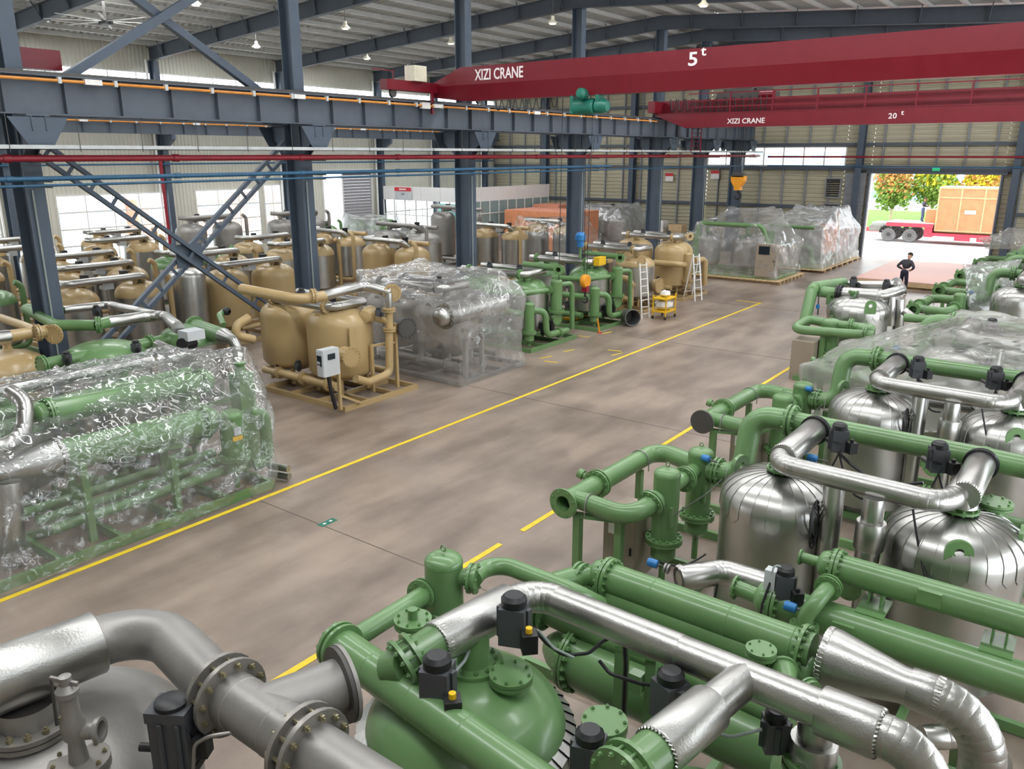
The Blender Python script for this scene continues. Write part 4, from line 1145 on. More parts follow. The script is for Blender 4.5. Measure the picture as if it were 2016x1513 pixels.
def lug(parent, c, ang, m='green', s=1.0):
    """lifting lug: plate with a hole, standing on a vessel"""
    c = Vector(c); w, h, t = 0.13*s, 0.2*s, 0.022*s; prof = []
    for i in range(13):
        a = PI*i/12; prof.append((w*math.cos(a), h + w*math.sin(a)))
    prof = [(w,0)] + prof + [(-w,0)]
    n = len(prof); hole = [(0.045*s*math.cos(2*PI*i/n - PI/2 + PI/n*2), h + 0.045*s*math.sin(2*PI*i/n - PI/2 + PI/n*2)) for i in range(n)]
    d = Vector((math.cos(ang), math.sin(ang), 0)); q = Vector((-d.y, d.x, 0)); mb = MB()
    P = lambda u, z, o: c + d*u + Vector((0,0,z)) + q*o
    v = [P(u,z,-t) for u,z in prof] + [P(u,z,t) for u,z in prof] + [P(u,z,-t) for u,z in hole] + [P(u,z,t) for u,z in hole]
    f = []
    for i in range(n):
        j = (i+1) % n
        f += [(i,j,n+j,n+i), (2*n+j,2*n+i,3*n+i,3*n+j), (j,i,2*n+i,2*n+j), (n+i,n+j,3*n+j,3*n+i)]
    mb.add(v, f); return mb.build('lifting_lug', m, parent, smooth=False)
def filter_vessel(parent, x, y, z0, z1, r, m='green', bolts=1, eye=True, skirt=True):
    """slim filter housing with domed top and a bolted bottom flange"""
    s = MB().lathe((x,y,0),(0,0,1),[(r,z0),(r,z1-r*0.35)]+[(r*math.cos(a)**0.8 if a < PI/2-0.01 else 0.001, z1-r*0.35+r*0.45*math.sin(a)) for a in [PI/2*i/6 for i in range(7)]],24).build('filter_housing',m,parent)
    MB().lathe((x,y,z1-r*0.45),(0,0,1),[(r*1.0,-0.012),(r*1.02,0),(r*1.0,0.012)],24).build('weld_ring',m,s)
    flange(parent,(x,y,z0-0.03),(0,0,1),r*1.42,r,m,0.035,14,bolts,pair=True,gap=0.01)
    if skirt:
        MB().lathe((x,y,0),(0,0,1),[(r*0.95,z0-0.03),(r*0.95,z0-0.25),(0.02,z0-0.4)],20).build('sump',m,parent)
        MB().cyl((x,y,z0-0.36),(x,y,0.1),0.05,n=8).build('support_leg',m,parent)
    if eye:
        q = [(x+0.03*math.cos(a),y,z1+r*0.1+0.05+0.03*math.sin(a)) for a in [2*PI*i/10 for i in range(11)]]
        MB().pipe(q,0.008,6,bend=0.1,seg=1).build('lifting_eye',m,s)
def actuator(parent, c, size=1.0, ang=0.0, stem=None, col='actuator', cap='black', hose=None):
    """pneumatic valve actuator: body, cap, positioner, stem"""
    x, y, z = c; s = size
    a = MB().box((x-0.085*s,y-0.085*s,z-0.14*s),(x+0.085*s,y+0.085*s,z+0.12*s),rot=ang).build('actuator',col,parent,smooth=False)
    MB().lathe((x,y,z+0.12*s),(0,0,1),[(0.085*s,0),(0.085*s,0.05*s),(0.06*s,0.075*s),(0.001,0.075*s)],12).build('cap',cap,a)
    for k in range(3):
        t = ang + k*PI*0.5; MB().box((x+0.088*s*math.cos(t)-0.02*s,y+0.088*s*math.sin(t)-0.02*s,z-0.12*s),(x+0.088*s*math.cos(t)+0.02*s,y+0.088*s*math.sin(t)+0.02*s,z+0.1*s)).build('cooling_rib',col,a,smooth=False)
    t = ang - 0.7
    px, py = x+0.16*s*math.cos(t), y+0.16*s*math.sin(t)
    MB().box((px-0.05*s,py-0.05*s,z-0.13*s),(px+0.05*s,py+0.05*s,z+0.0*s),rot=ang+0.4).build('positioner','black',a,smooth=False)
    MB().cyl((px,py,z),(px,py,z+0.035*s),0.022*s,n=10).build('indicator','yellow' if s > 1.18 else 'black',a)
    if stem: MB().cyl((x,y,z-0.1*s),stem,0.03*s,n=10).build('stem','steel_dark',a)
    return a
def hose(parent, pts, r=0.012, m='black', name='hose'):
    return MB().pipe(pts, r, 8, bend=4, seg=6).build(name, m, parent)
def sag(a, b, drop, n=6):
    a, b = Vector(a), Vector(b)
    return [a.lerp(b, i/n) + Vector((0,0,-drop*math.sin(PI*i/n))) for i in range(n+1)]
def skid(parent, x0, y0, x1, y1, m='green', h=0.14, nx=2, ny=3):
    """welded channel base: rails and cross members, each a part"""
    w = 0.08
    for (a, b) in (((x0,y0+w/2),(x1,y0+w/2)),((x0,y1-w/2),(x1,y1-w/2))): MB().bar((a[0],a[1],h/2),(b[0],b[1],h/2),w,h).build('base_rail',m,parent,smooth=False)
    for (a, b) in (((x0+w/2,y0+w),(x0+w/2,y1-w)),((x1-w/2,y0+w),(x1-w/2,y1-w))): MB().bar((a[0],a[1],h/2),(b[0],b[1],h/2),w,h).build('base_rail',m,parent,smooth=False)
    for i in range(1, nx+1):
        x = x0+(x1-x0)*i/(nx+1); MB().bar((x,y0+w,h/2),(x,y1-w,h/2),w,h*0.95).build('cross_member',m,parent,smooth=False)
    for i in range(1, ny+1):
        y = y0+(y1-y0)*i/(ny+1); MB().bar((x0+w,y,h/2),(x1-w,y,h/2),w,h*0.9).build('cross_member',m,parent,smooth=False)
def post(parent, a, b, w=0.09, m='green', name='support_post'):
    return MB().bar(a, b, w, w, (1,0,0)).build(name, m, parent, smooth=False)
def transmitter(parent, c, d=(1,0,0), m='blue_plastic'):
    c = Vector(c); d = Vector(d).normalized()
    t = MB().lathe(c, d, [(0.001,-0.07),(0.05,-0.06),(0.055,0.0),(0.05,0.06),(0.001,0.07)], 12).build('transmitter', m, parent)
    MB().cyl(c+d*0.06, c+d*0.2, 0.015, n=8).build('probe','steel_dark',t)
    return t
def manhole(parent, c, ax, r, m='tan', bolts=1, depth=0.18):
    c = Vector(c); ax = Vector(ax).normalized()
    MB().cyl(c-ax*depth, c, r*0.8, n=24).build('manhole_neck', m, parent)
    flange(parent, c, ax, r, r*0.8, m, 0.03, 16, bolts, pair=True, gap=0.006, blind=True)
def exchanger(parent, a, b, r, m='green', bolts=1, cap0=True, cap1=True, saddles=True):
    """long shell-and-tube cylinder with channel heads and flanges"""
    a, b = Vector(a), Vector(b); d = (b-a).normalized()
    s = MB().cyl(a, b, r, n=26).build('exchanger_shell', m, parent)
    for p, q, e in ((a, -d, cap0), (b, d, cap1)):
        if e:
            flange(parent, p + q*0.0, q, r*1.3, r, m, 0.035, 16, bolts, pair=True, gap=0.012)
            MB().lathe(p + q*0.08, q, [(r,0),(r,r*0.5),(r*0.85,r*0.8),(r*0.45,r*1.02),(0.001,r*1.08)], 24).build('channel_head', m, parent)
    return s
def film(name, lab, pts, m='film', sub=4, amp=0.05, seed=0, cut=None, group=None, cat='plastic sheet', sag_amt=0.06, edge=0.22, crease=0.6, freq=1.0):
    """polythene sheet stretched over a machine: taut hull of the points it hangs on, creased and slightly sunk between them"""
    import bmesh
    bm = bmesh.new()
    for p in pts: bm.verts.new(p)
    bmesh.ops.convex_hull(bm, input=bm.verts)
    for v in [v for v in bm.verts if not v.link_faces]: bm.verts.remove(v)
    base = min(v.co.z for v in bm.verts)
    # open underneath
    dead = [f for f in bm.faces if all(v.co.z < base + 0.04 for v in f.verts)]
    bmesh.ops.delete(bm, geom=dead, context='FACES')
    c = Vector((0,0,0))
    for v in bm.verts: c += v.co
    c /= len(bm.verts)
    hard = [v.co.copy() for v in bm.verts]
    for k in range(9):
        L = [e for e in bm.edges if e.calc_length() > edge]
        if not L or len(bm.verts) > 40000: break
        bmesh.ops.subdivide_edges(bm, edges=L, cuts=1, use_grid_fill=True)
    bmesh.ops.triangulate(bm, faces=bm.faces)
    bm.normal_update()
    off = Vector((seed*3.7, seed*1.3, seed*0.7))
    H = np.array([tuple(h) for h in hard])
    nz = noise.noise
    for v in bm.verts:
        p = v.co
        dm = float(np.sqrt(((H - np.array(p))**2).sum(1).min()))
        w = min(1, dm/0.5)
        q = Vector((p.x*freq, p.y*freq, p.z*freq*0.75))
        n1 = nz(q*1.4 + off)
        wq = q + Vector((nz(q*1.1 + off*2), nz(q*1.1 - off), nz(q*1.1 + off*5)))*0.35      # warp so that creases wander
        c1 = abs(nz(Vector((wq.x*2.1, wq.y*2.1, wq.z*1.3)) + off*3)); c2 = abs(nz(wq*4.6 + off*4)); c3 = abs(nz(wq*9.5 - off))
        g = amp*(0.8*n1 + crease*(0.55 - 1.7*c1) + crease*0.45*(0.5 - 1.8*c2) + crease*0.22*(0.5 - 1.8*c3)) - sag_amt*w
        d = v.normal * g
        if p.z < base + 0.05: d.z = 0
        v.co = p + d*w
    me = bpy.data.meshes.new(name); bm.to_mesh(me); bm.free()
    me.polygons.foreach_set('use_smooth', [True]*len(me.polygons))
    me.materials.append(MATS[m])
    o = bpy.data.objects.new(name, me); COL.objects.link(o)
    return tag(o, lab, cat, group)
def cabinet(parent, x0, y0, x1, y1, z0, z1, m='cabinet', face='-x', name='control_cabinet', label=None):
    c = MB().box((x0,y0,z0),(x1,y1,z1)).build(name, m, parent, smooth=False, label=label)
    e = 0.015
    if face == '-x': MB().box((x0-e,y0+0.02,z0+0.02),(x0,y1-0.02,z1-0.02)).build('door',m,c,smooth=False); MB().box((x0-e-0.02,y1-0.08,(z0+z1)/2-0.06),(x0-e,y1-0.05,(z0+z1)/2+0.06)).build('handle','black',c,smooth=False)
    elif face == '-y': MB().box((x0+0.02,y0-e,z0+0.02),(x1-0.02,y0,z1-0.02)).build('door',m,c,smooth=False); MB().box((x1-0.08,y0-e-0.02,(z0+z1)/2-0.06),(x1-0.05,y0-e,(z0+z1)/2+0.06)).build('handle','black',c,smooth=False)
    elif face == '+x': MB().box((x1,y0+0.02,z0+0.02),(x1+e,y1-0.02,z1-0.02)).build('door',m,c,smooth=False); MB().box((x1+e,y0+0.05,(z0+z1)/2-0.06),(x1+e+0.02,y0+0.08,(z0+z1)/2+0.06)).build('handle','black',c,smooth=False)
    return c

# ================================================================== RIGHT ROW: clad twin-vessel dryers (A), the nearest one first
def machine_A(lab):
    r = thing('air_dryer', lab, 'air dryer', (-3.2, 10.1, 0), 'silver-clad twin-vessel dryers along the right side')
    skid(r, -5.7, 8.2, 0.4, 11.9, 'green', 0.14, 3, 2)
    x1, x2, ty = -3.02, -0.98, 9.85
    for x in (x1, x2):
        gore_tank(r, x, ty, 0.35, 1.88, 0.74, 0.40, 'alu', 26)
        MB().cyl((x,ty,2.2),(x,ty,2.42),0.13,n=18).build('top_neck','green',r)
        flange(r,(x,ty,2.30),(0,0,1),0.2,0.13,'green',0.03,10,1)
    lug(r,(x1-0.60,ty+0.12,1.95),R(70),s=1.15); lug(r,(x2+0.12,ty-0.66,1.86),R(20),s=1.1); lug(r,(x2+0.62,ty+0.1,1.92),R(90))
    nozzle(r,(x1-0.02,ty+0.48,2.12),0.12,0.1,ro=0.17); nozzle(r,(x2+0.30,ty+0.38,2.12),0.16,0.11,ro=0.19)
    # silver U on top: front run and two arms back to the header
    z = 2.52
    clad(r, [(x1+0.04,10.95,z),(x1,9.45,z),(x2-0.08,9.35,z),(x2+0.02,10.85,z)], 0.125, 'alu_emboss', gores=6, bend=1.15)
    for x, ye in ((x1+0.03, 10.98), (x2+0.03, 10.9)):
        clad(r, [(x,9.75,z+0.005),(x,ye,z+0.005)], 0.165, 'alu', step=2)
        crimp(r,(x,9.72,z+0.005),(0,-1,0),0.165)
        flange(r,(x,ye+0.0,z),(0,1,0),0.2,0.15,'black',0.03,12,0,pair=True,gap=0.02)
        pipe(r,[(x,ye+0.05,z),(x,11.3,z)],0.13,'green')
        # clad stub down to the vessel neck
        MB().lathe((x,ty,2.36),(0,0,1),[(0.15,0),(0.13,0.12)],18).build('cladding','alu',r)
    # valve actuators at the back
    for x in (x1+0.42, x2-0.42):
        actuator(r,(x,10.75,2.55),1.15,0.5,stem=(x-0.2,10.95,2.45))
        MB().lathe((x,10.72,2.62),(0.5,-0.8,0.2),[(0.001,0.0),(0.12,0.0),(0.13,0.05),(0.001,0.06)],16).build('positioner','black',r)
        hose(r, sag((x,10.7,2.5),(x+0.5,10.5,1.9),0.25), 0.014)
        hose(r, sag((x+0.1,10.72,2.6),(x-0.25,10.4,2.1),0.3), 0.012)
    transmitter(r,(x1+0.22,10.35,2.35))
    # green header along x behind the vessels, rising from the filters
    hz = 2.5
    pipe(r,[(-4.45,10.9,1.62),(-3.95,10.95,1.62),(-3.95,11.2,hz),(-3.45,11.28,hz)],0.16,'green',20,bend=0.85,seg=8)
    flange(r,(-3.45,11.28,hz),(1,0,0),0.24,0.16,'green',0.035,12,2,pair=True)
    pipe(r,[(-3.35,11.28,hz),(-0.95,11.25,hz),(0.35,11.15,hz)],0.145,'green',20,name='header')
    MB().box((-0.42,10.98,2.28),(-0.2,11.02,2.55)).build('nameplate_bracket','green',r,smooth=False)
    # filters
    for (fx,fy) in ((-4.62,9.85),(-4.58,10.9)):
        filter_vessel(r,fx,fy,0.83,1.92,0.19,'green',1)
        MB().box((fx+0.13,fy-0.16,1.12),(fx+0.17,fy-0.02,1.42)).build('name_plate','green',r,smooth=False)
    flange(r,(-4.6,10.34,1.60),(0,1,0),0.19,0.12,'green',0.03,10,1,pair=True); pipe(r,[(-4.6,10.0,1.62),(-4.6,10.75,1.62)],0.115,'green')
    flange(r,(-4.35,10.92,1.62),(1,0,0),0.21,0.15,'green',0.03,10,1,pair=True)
    # inlet manifold on its goal post
    mz = 1.4
    pipe(r,[(-5.783,9.24,mz),(-5.72,11.75,mz),(-4.7,11.35,mz+0.05),(-4.6,11.0,mz+0.1)],0.15,'green',20,bend=0.9,seg=8,name='inlet_pipe')
    flange(r,(-5.79,8.98,mz),(0,-1,0),0.225,0.15,'green',0.03,8,2,bore=0.115)
    flange(r,(-5.77,9.82,mz),(0,1,0),0.22,0.15,'green',0.03,12,1,pair=True,gap=0.04)
    MB().lathe((-5.9,9.86,mz+0.05),(-1,0,0.3),[(0.05,0),(0.05,0.12),(0.08,0.12),(0.08,0.2),(0.001,0.2)],10).build('vent_valve','green',r)
    pipe(r,[(-5.78,9.22,mz),(-4.78,9.12,mz),(-4.66,9.66,mz+0.12)],0.135,'green',20,bend=1.2,seg=9,name='branch_pipe')
    flange(r,(-4.70,9.50,mz+0.08),(0.1,0.9,0.2),0.2,0.135,'green',0.03,10,1,pair=True,gap=0.02)
    for (bx,by,br,ax) in ((-5.48,9.19,0.15,'x'),(-5.73,11.15,0.165,'y'),(-4.12,10.95,0.172,'x')):
        q = []
        for i in range(13):
            t = PI*i/12
            q.append((bx, by+br*math.cos(t), mz+br*math.sin(t)) if ax == 'x' else (bx+br*math.cos(t), by, mz+br*math.sin(t)))
        if bx > -4.5: q = [(a,b,c+0.22) for a,b,c in q]
        q = [(q[0][0],q[0][1],q[0][2]-0.16)] + q + [(q[-1][0],q[-1][1],q[-1][2]-0.16)]
        MB().pipe(q,0.010,6,bend=0.1,seg=1).build('u_bolt','steel_grey',r)
    post(r,(-5.62,9.1,0.14),(-5.62,9.1,1.22),0.11); post(r,(-5.05,9.3,0.14),(-5.05,9.3,1.2),0.11)
    MB().bar((-5.67,9.1,1.21),(-4.95,9.35,1.21),0.12,0.05).build('cross_beam','green',r,smooth=False)
    post(r,(-5.72,11.15,0.14),(-5.72,11.15,1.22),0.1); post(r,(-4.12,10.95,0.14),(-4.12,10.95,1.42),0.1)
    cabinet(r,-5.45,9.55,-4.92,10.25,0.14,1.15,'cabinet','-y')
    MB().box((-5.4,9.6,1.15),(-5.2,9.75,1.17)).build('document_tray','cabinet_grey',r,smooth=False)
    MB().box((-5.36,9.53,0.85),(-5.2,9.54,1.05)).build('notice_plate','white_plastic',r,smooth=False)
    hose(r,[(-4.42,9.72,1.32),(-4.2,10.3,1.5),(-4.15,10.7,1.6)],0.008,'steel_dark',name='sense_line')
    transmitter(r,(-4.42,10.72,1.86),(1,-0.3,0))
    # silver uprights between the vessels
    clad(r,[(-2.28,9.5,0.5),(-2.28,9.5,2.42)],0.125,'alu',step=3)
    clad(r,[(-1.78,9.28,2.42),(-1.78,9.28,2.0)],0.12,'alu',step=3); clad(r,[(-1.78,9.28,2.12),(-1.78,9.28,1.82)],0.165,'alu',step=3)
    clad(r,[(-1.78,9.28,1.85),(-1.78,9.26,1.5),(-1.86,8.95,1.45)],0.135,'alu',bend=0.8,gores=4); clad(r,[(-1.78,9.3,1.7),(-1.78,9.3,0.5)],0.1,'alu',step=3)
    flange(r,(-1.87,8.93,1.45),(-0.2,-1,0),0.17,0.12,'green',0.03,10,1)
    # coil of black hose hung on the upright
    for k in range(4):
        q = [(-2.45+0.02*k, 9.42-0.06*k+0.16*math.cos(2*PI*i/14), 1.95-0.03*k+0.22*math.sin(2*PI*i/14)) for i in range(15)]
        MB().pipe(q,0.013,6,bend=0.2,seg=1).build('hose_coil','black',r)
    # transmitter on the second vessel
    q = (-1.18,9.1,1.62)
    MB().lathe((-1.45,9.15,1.62),(1,0,0),[(0.02,0),(0.08,0),(0.08,0.03),(0.03,0.04),(0.03,0.07),(0.08,0.08),(0.08,0.11),(0.02,0.11)],12).build('instrument_flange','steel_dark',r)
    transmitter(r,(-1.1,9.05,1.62),(-1,0.2,0)); hose(r,[(-1.1,9.05,1.68),(-1.25,9.2,2.0),(-1.38,9.3,2.4)],0.013)
    # internal pipe group behind
    clad(r,[(-2.5,10.6,2.05),(-1.5,10.6,2.05)],0.12,'alu',step=3); pipe(r,[(-1.6,10.6,2.05),(-1.2,10.6,2.05)],0.11,'green'); flange(r,(-1.5,10.6,2.05),(1,0,0),0.17,0.11,'green',0.03,10,1,pair=True)
    MB().lathe((-1.2,10.6,2.05),(1,0,0),[(0.11,0),(0.2,0.12),(0.2,0.4),(0.1,0.5),(0.001,0.52)],20).build('filter_housing','green',r)
    filter_vessel(r,0.05,10.6,0.8,2.2,0.19,'green',1); pipe(r,[(-0.7,10.6,2.0),(0.0,10.6,2.0)],0.07,'green')
    flange(r,(-0.35,10.6,2.0),(1,0,0),0.12,0.07,'green',0.02,8,1,pair=True)
    hose(r,sag((-2.6,10.7,2.4),(-1.5,10.6,2.25),0.2),0.02); hose(r,sag((-2.4,10.6,2.3),(-1.4,10.4,2.2),0.12),0.016)
    return r
A1 = machine_A('silver-clad green dryer with an open flanged inlet, nearest in the right-hand row')
# the exchanger bank, seen only in front of the nearest dryer
def exchanger_bank(r):
    Y = 8.45
    a, b = YP(1655,1118,Y), YP(2080,1243,Y)
    exchanger(r, (a.x,Y,a.z), (b.x,Y,a.z-0.01), 0.155, 'green', 2)
    pipe(r,[(a.x-0.2,Y,a.z),(a.x-0.42,Y,a.z)],0.06,'green'); flange(r,(a.x-0.42,Y,a.z),(-1,0,0),0.09,0.06,'green',0.02,6,1)
    Y2 = 8.15
    c, d = YP(1535,1187,Y2), YP(2080,1368,Y2)
    exchanger(r, (c.x,Y2,c.z), (d.x,Y2,c.z), 0.19, 'green', 2)
    pipe(r,[(c.x-0.25,Y2,c.z),(c.x-0.5,Y2,c.z+0.02)],0.09,'green'); flange(r,(c.x-0.5,Y2,c.z+0.02),(-1,0,0),0.14,0.09,'green',0.025,8,1)
    # saddles between the two shells
    for t in (0.2, 0.78):
        x = a.x + (b.x-a.x)*t
        MB().box((x-0.07,Y-0.1,c.z+0.15),(x-0.05,Y+0.1,a.z-0.1)).build('saddle_plate','green',r,smooth=False)
        MB().box((x+0.05,Y-0.1,c.z+0.15),(x+0.07,Y+0.1,a.z-0.1)).build('saddle_plate','green',r,smooth=False)
        MB().box((x-0.14,Y2-0.02,c.z+0.17),(x+0.14,Y+0.12,c.z+0.2)).build('saddle_seat','green',r,smooth=False)
    for t, yy, zz, rr in ((0.45,Y,a.z,0.155),(0.36,Y2,c.z,0.19)):
        x = (a.x if yy == Y else c.x) + 2.0*t
        MB().box((x-0.11,yy-rr-0.015,zz-0.05),(x+0.11,yy-rr+0.03,zz+0.1)).build('name_plate','green',r,smooth=False)
    # vertical S-bend on the lower shell with its flange
    x = YP(1585,1235,Y2-0.25).x
    p = YP(1582,1240,Y2-0.3); flange(r,p,(0,0,1),0.15,0.1,'green',0.03,10,2,pair=True,gap=0.01)
    pipe(r,[p,p+Vector((0,0,0.16)),p+Vector((0.08,0.06,0.34)),p+Vector((0.12,0.26,0.4)),p+Vector((0.12,0.42,0.4))],0.085,'green',bend=1.2); MB().cyl(p,p-Vector((0,0,0.2)),0.1,n=18).build('nozzle','green',r)
    flange(r,p+Vector((0.12,0.28,0.4)),(0,1,0),0.14,0.085,'green',0.025,8,1,pair=True)
    transmitter(r,p+Vector((-0.16,0.0,0.22)),(1,0,0))
    # actuator with grey junction box on the silver elbow pipe
    q = YP(1545,1150,8.1); actuator(r,(q.x,8.1,q.z),1.1,0.3)
    MB().box((q.x-0.2,8.0,q.z-0.08),(q.x-0.08,8.12,q.z+0.16)).build('junction_box','cabinet_grey',r,smooth=False)
    hose(r,[(q.x-0.12,8.05,q.z+0.1),(q.x-0.16,7.9,q.z-0.2),(q.x-0.14,7.75,q.z-0.6)],0.014); hose(r,[(q.x-0.05,8.05,q.z+0.22),(q.x-0.1,8.0,q.z+0.3),(q.x-0.15,8.02,q.z-0.1)],0.01,'conduit')
    # open silver elbow
    s = YP(1340,1138,8.0); e = YP(1425,1100,8.42); f = YP(1548,1132,8.42)
    clad(r,[s,(e.x,8.42,s.z+0.02),(f.x,8.42,s.z+0.02)],0.15,'alu',bend=0.9,gores=4)
    crimp(r,s+Vector((0,0.02,0)),(e-s)*-1,0.15); flange(r,s,Vector((s.x-e.x,s.y-8.42,0)),0.14,0.12,'steel_dark',0.03,12,0,bore=0.095)
    hose(r,[(s.x+0.35,8.2,s.z-0.3),(s.x+0.36,8.3,s.z+0.16),(s.x+0.34,8.45,s.z+0.1)],0.014); transmitter(r,YP(1285,1108,8.0),(1,0.1,-0.05))
    hose(r,sag(YP(1300,1105,8.0),YP(1390,1090,8.3),0.1),0.012)
    MB().lathe(YP(1308,1117,8.0),(1,0.1,-0.1),[(0.02,0),(0.06,0),(0.06,0.02),(0.03,0.03),(0.06,0.04),(0.06,0.06),(0.02,0.06)],12).build('instrument_flange','steel_grey',r)
A2 = copy_tree(A1); A2.location.y += 4.65; A2.location.x += 0.06
A2['label'] = 'silver-clad green dryer with a dark blind flange on its inlet, second in its row'
p = Vector((-5.73, 8.98+4.65-0.04, 1.4)); bf = MB().cyl(p, p+Vector((0,-0.03,0)), 0.225, n=28).build('blind_flange','steel_dark',A2)
exchanger_bank(A1)

# ---- B: the foreground green dryer
B = thing('air_dryer','foreground green dryer with two bare green domes and a long silver pipe','air dryer',(-2.6,4.8,0))
skid(B,-5.2,3.0,0.2,7.2,'green',0.14,3,3)
bc = [(-3.57,4.16),(-1.52,3.92)]
for i,(x,y) in enumerate(bc):
    MB().lathe((x,y,0),(0,0,1),[(0.001,0.35),(0.86,0.35),(0.86,1.80)],48).build('jacket','alu',B)
    MB().lathe((x,y,0),(0,0,1),[(0.80,1.70)]+dome_prof(0.80,1.80,0.46,12),48).build('dished_head','green',B)
    # crimped insulation collar: every tooth a part
    ng = 44; w = 2*PI/ng
    v = [(0.875*math.cos(-w*0.52),0.875*math.sin(-w*0.52),1.66),(0.875*math.cos(w*0.48),0.875*math.sin(w*0.48),1.66),(0.87*math.cos(w*0.48),0.87*math.sin(w*0.48),1.805),(0.88*math.cos(-w*0.52),0.88*math.sin(-w*0.52),1.815),(0.79*math.cos(w*0.48),0.79*math.sin(w*0.48),1.855),(0.79*math.cos(-w*0.52),0.79*math.sin(-w*0.52),1.868)]
    me = bpy.data.meshes.new('collar_tooth'); me.from_pydata(v,[],[(0,1,2,3),(3,2,4,5)]); me.materials.append(MATS['alu_emboss'])
    for k in range(ng): inst('collar_tooth',me,B,(x,y,0),(0,0,w*k))
    for k in range(4):
        t = PI/4+k*PI/2; MB().cyl((x+0.6*math.cos(t),y+0.6*math.sin(t),0.12),(x+0.6*math.cos(t),y+0.6*math.sin(t),0.4),0.07,n=8).build('leg','green',B)
p = Z(813,1222,2.3); nozzle(B,(p.x,p.y,2.12),0.14,0.10,bolts=2,ro=0.165); MB().cyl((p.x,p.y,2.3),(p.x,p.y,2.42),0.045,n=12).build('vent_stub','green',B)
p = Z(1006,1335,2.3); nozzle(B,(p.x,p.y,2.12),0.16,0.12,bolts=2,ro=0.17)
p = Z(1190,1428,2.3); nozzle(B,(p.x,p.y,2.1),0.18,0.12,bolts=2,ro=0.165)
# header at the front left
h0, h1 = Z(676,1276,2.3), Z(1100,1578,2.3)
pipe(B,[h0,h1],0.155,'green',26,name='header')
hd = (h1-h0).normalized(); hn = Vector((-hd.y,hd.x,0))
for t in (0.42, 0.95, 1.5): MB().lathe(h0+hd*t,hd,[(0.155,-0.006),(0.158,0),(0.155,0.006)],26).build('weld_seam','green',B)
flange(B,h0+Vector((0.0,0,0)),-hd,0.2,0.155,'green',0.03,10,2,pair=True,blind=True)
f0 = Z(700,1255,2.15); fe = Z(842,1166,2.05)
pipe(B,[h0+hd*0.1,Z(672,1255,2.2),f0,fe],0.092,'green',20,bend=1.1,name='filter_pipe')
flange(B,Z(826,1172,2.05),(fe-f0),0.155,0.09,'green',0.028,8,2,pair=True)
fx, fy = Z(873,1095,2.4).x, Z(873,1095,2.4).y
filter_vessel(B,fx,fy,0.85,2.42,0.19,'green',2)
flange(B,(fx+0.24,fy+0.10,2.2),(0.9,0.4,0),0.15,0.09,'green',0.028,8,2,pair=True); pipe(B,[(fx,fy,2.2),(fx+0.3,fy+0.13,2.2)],0.085,'green')
pipe(B,[(fx+0.28,fy+0.12,2.2),Z(965,1100,2.2),Z(1130,1165,2.2),Z(1180,1190,1.9)],0.09,'green',20,bend=1.3,name='outlet_pipe')
MB().pipe([(fx+0.05+0.1*math.cos(t),fy-0.2,1.75+0.1*math.sin(t)) for t in [2*PI*i/14 for i in range(15)]],0.018,6,bend=0.1,seg=1).build('handwheel','green',B)
# silver main: green sleeve off the header, silver arm, corner, long run, drop
SZ = 2.6
q0 = h0+hd*0.62; q0.z = 2.42
s1, s2, s3 = Z(798,1308,2.5), Z(872,1258,SZ), Z(1048,1162,SZ)
pipe(B,[q0,s1],0.13,'green',22,name='branch_pipe')
flange(B,s1-(s2-s1).normalized()*0.03,(s2-s1),0.215,0.135,'green',0.032,12,2,pair=True,gap=0.07)
pipe(B,[s1,s2],0.155,'green',22,name='sleeve_pipe')
d12 = (s3-s2).normalized()
clad(B,[s2-d12*0.05,s2+d12*0.72],0.168,'alu_emboss',step=2,n=26); crimp(B,s2-d12*0.07,-d12,0.166)
L0, L1 = Z(1062,1168,SZ), Z(1640,1406,SZ)
ld = (L1-L0).normalized()
clad(B,[s2+d12*0.6,s3,L1],0.13,'alu_emboss',n=26,bend=1.1,gores=6)
clad(B,[L1-ld*0.06,L1+ld*0.28],0.168,'alu_emboss',n=26,step=2); crimp(B,L1+ld*0.30,ld,0.166)
e1 = L1+ld*0.62
clad(B,[L1+ld*0.25,e1,e1+Vector((0.02,-0.02,-1.0))],0.14,'alu_emboss',n=26,bend=1.0,gores=7)
# neck on vessel one, second short arm over vessel two
p = Z(932,1285,2.36); MB().lathe((p.x,p.y,2.15),(0,0,1),[(0.2,0),(0.15,0.05),(0.13,0.2),(0.13,0.42)],24).build('top_neck','green',B); flange(B,(p.x,p.y,2.26),(0,0,1),0.24,0.14,'green',0.03,12,2)
t1, t0 = Z(1448,1350,SZ), Z(1265,1500,SZ)
td = (t0-t1).normalized()
clad(B,[t1-td*0.1,t1+td*0.5],0.13,'alu_emboss',n=26,step=2); clad(B,[t1+td*0.36,t1+td*0.92],0.168,'alu_emboss',n=26,step=2); crimp(B,t1+td*0.94,td,0.166)
pipe(B,[t1+td*0.85,t1+td*1.25],0.15,'green',22,name='sleeve_pipe'); flange(B,t1+td*1.18,td,0.215,0.15,'green',0.032,12,2,pair=True,gap=0.07)
MB().lathe((t1.x+td.x*0.95,t1.y+td.y*0.95,2.12),(0,0,1),[(0.2,0),(0.14,0.05),(0.13,0.42)],24).build('top_neck','green',B)
# clad drop with bolted bottom by the long pipe
p = Z(1605,1440,2.3); clad(B,[(p.x,p.y,2.45),(p.x,p.y,2.2)],0.12,'alu_emboss',step=2); clad(B,[(p.x,p.y,2.22),(p.x,p.y,2.06)],0.165,'alu_emboss',step=2)
flange(B,(p.x,p.y,1.98),(0,0,1),0.2,0.12,'green',0.035,10,2,pair=True,gap=0.04); pipe(B,[(p.x,p.y,1.98),(p.x,p.y,1.5)],0.12,'green')
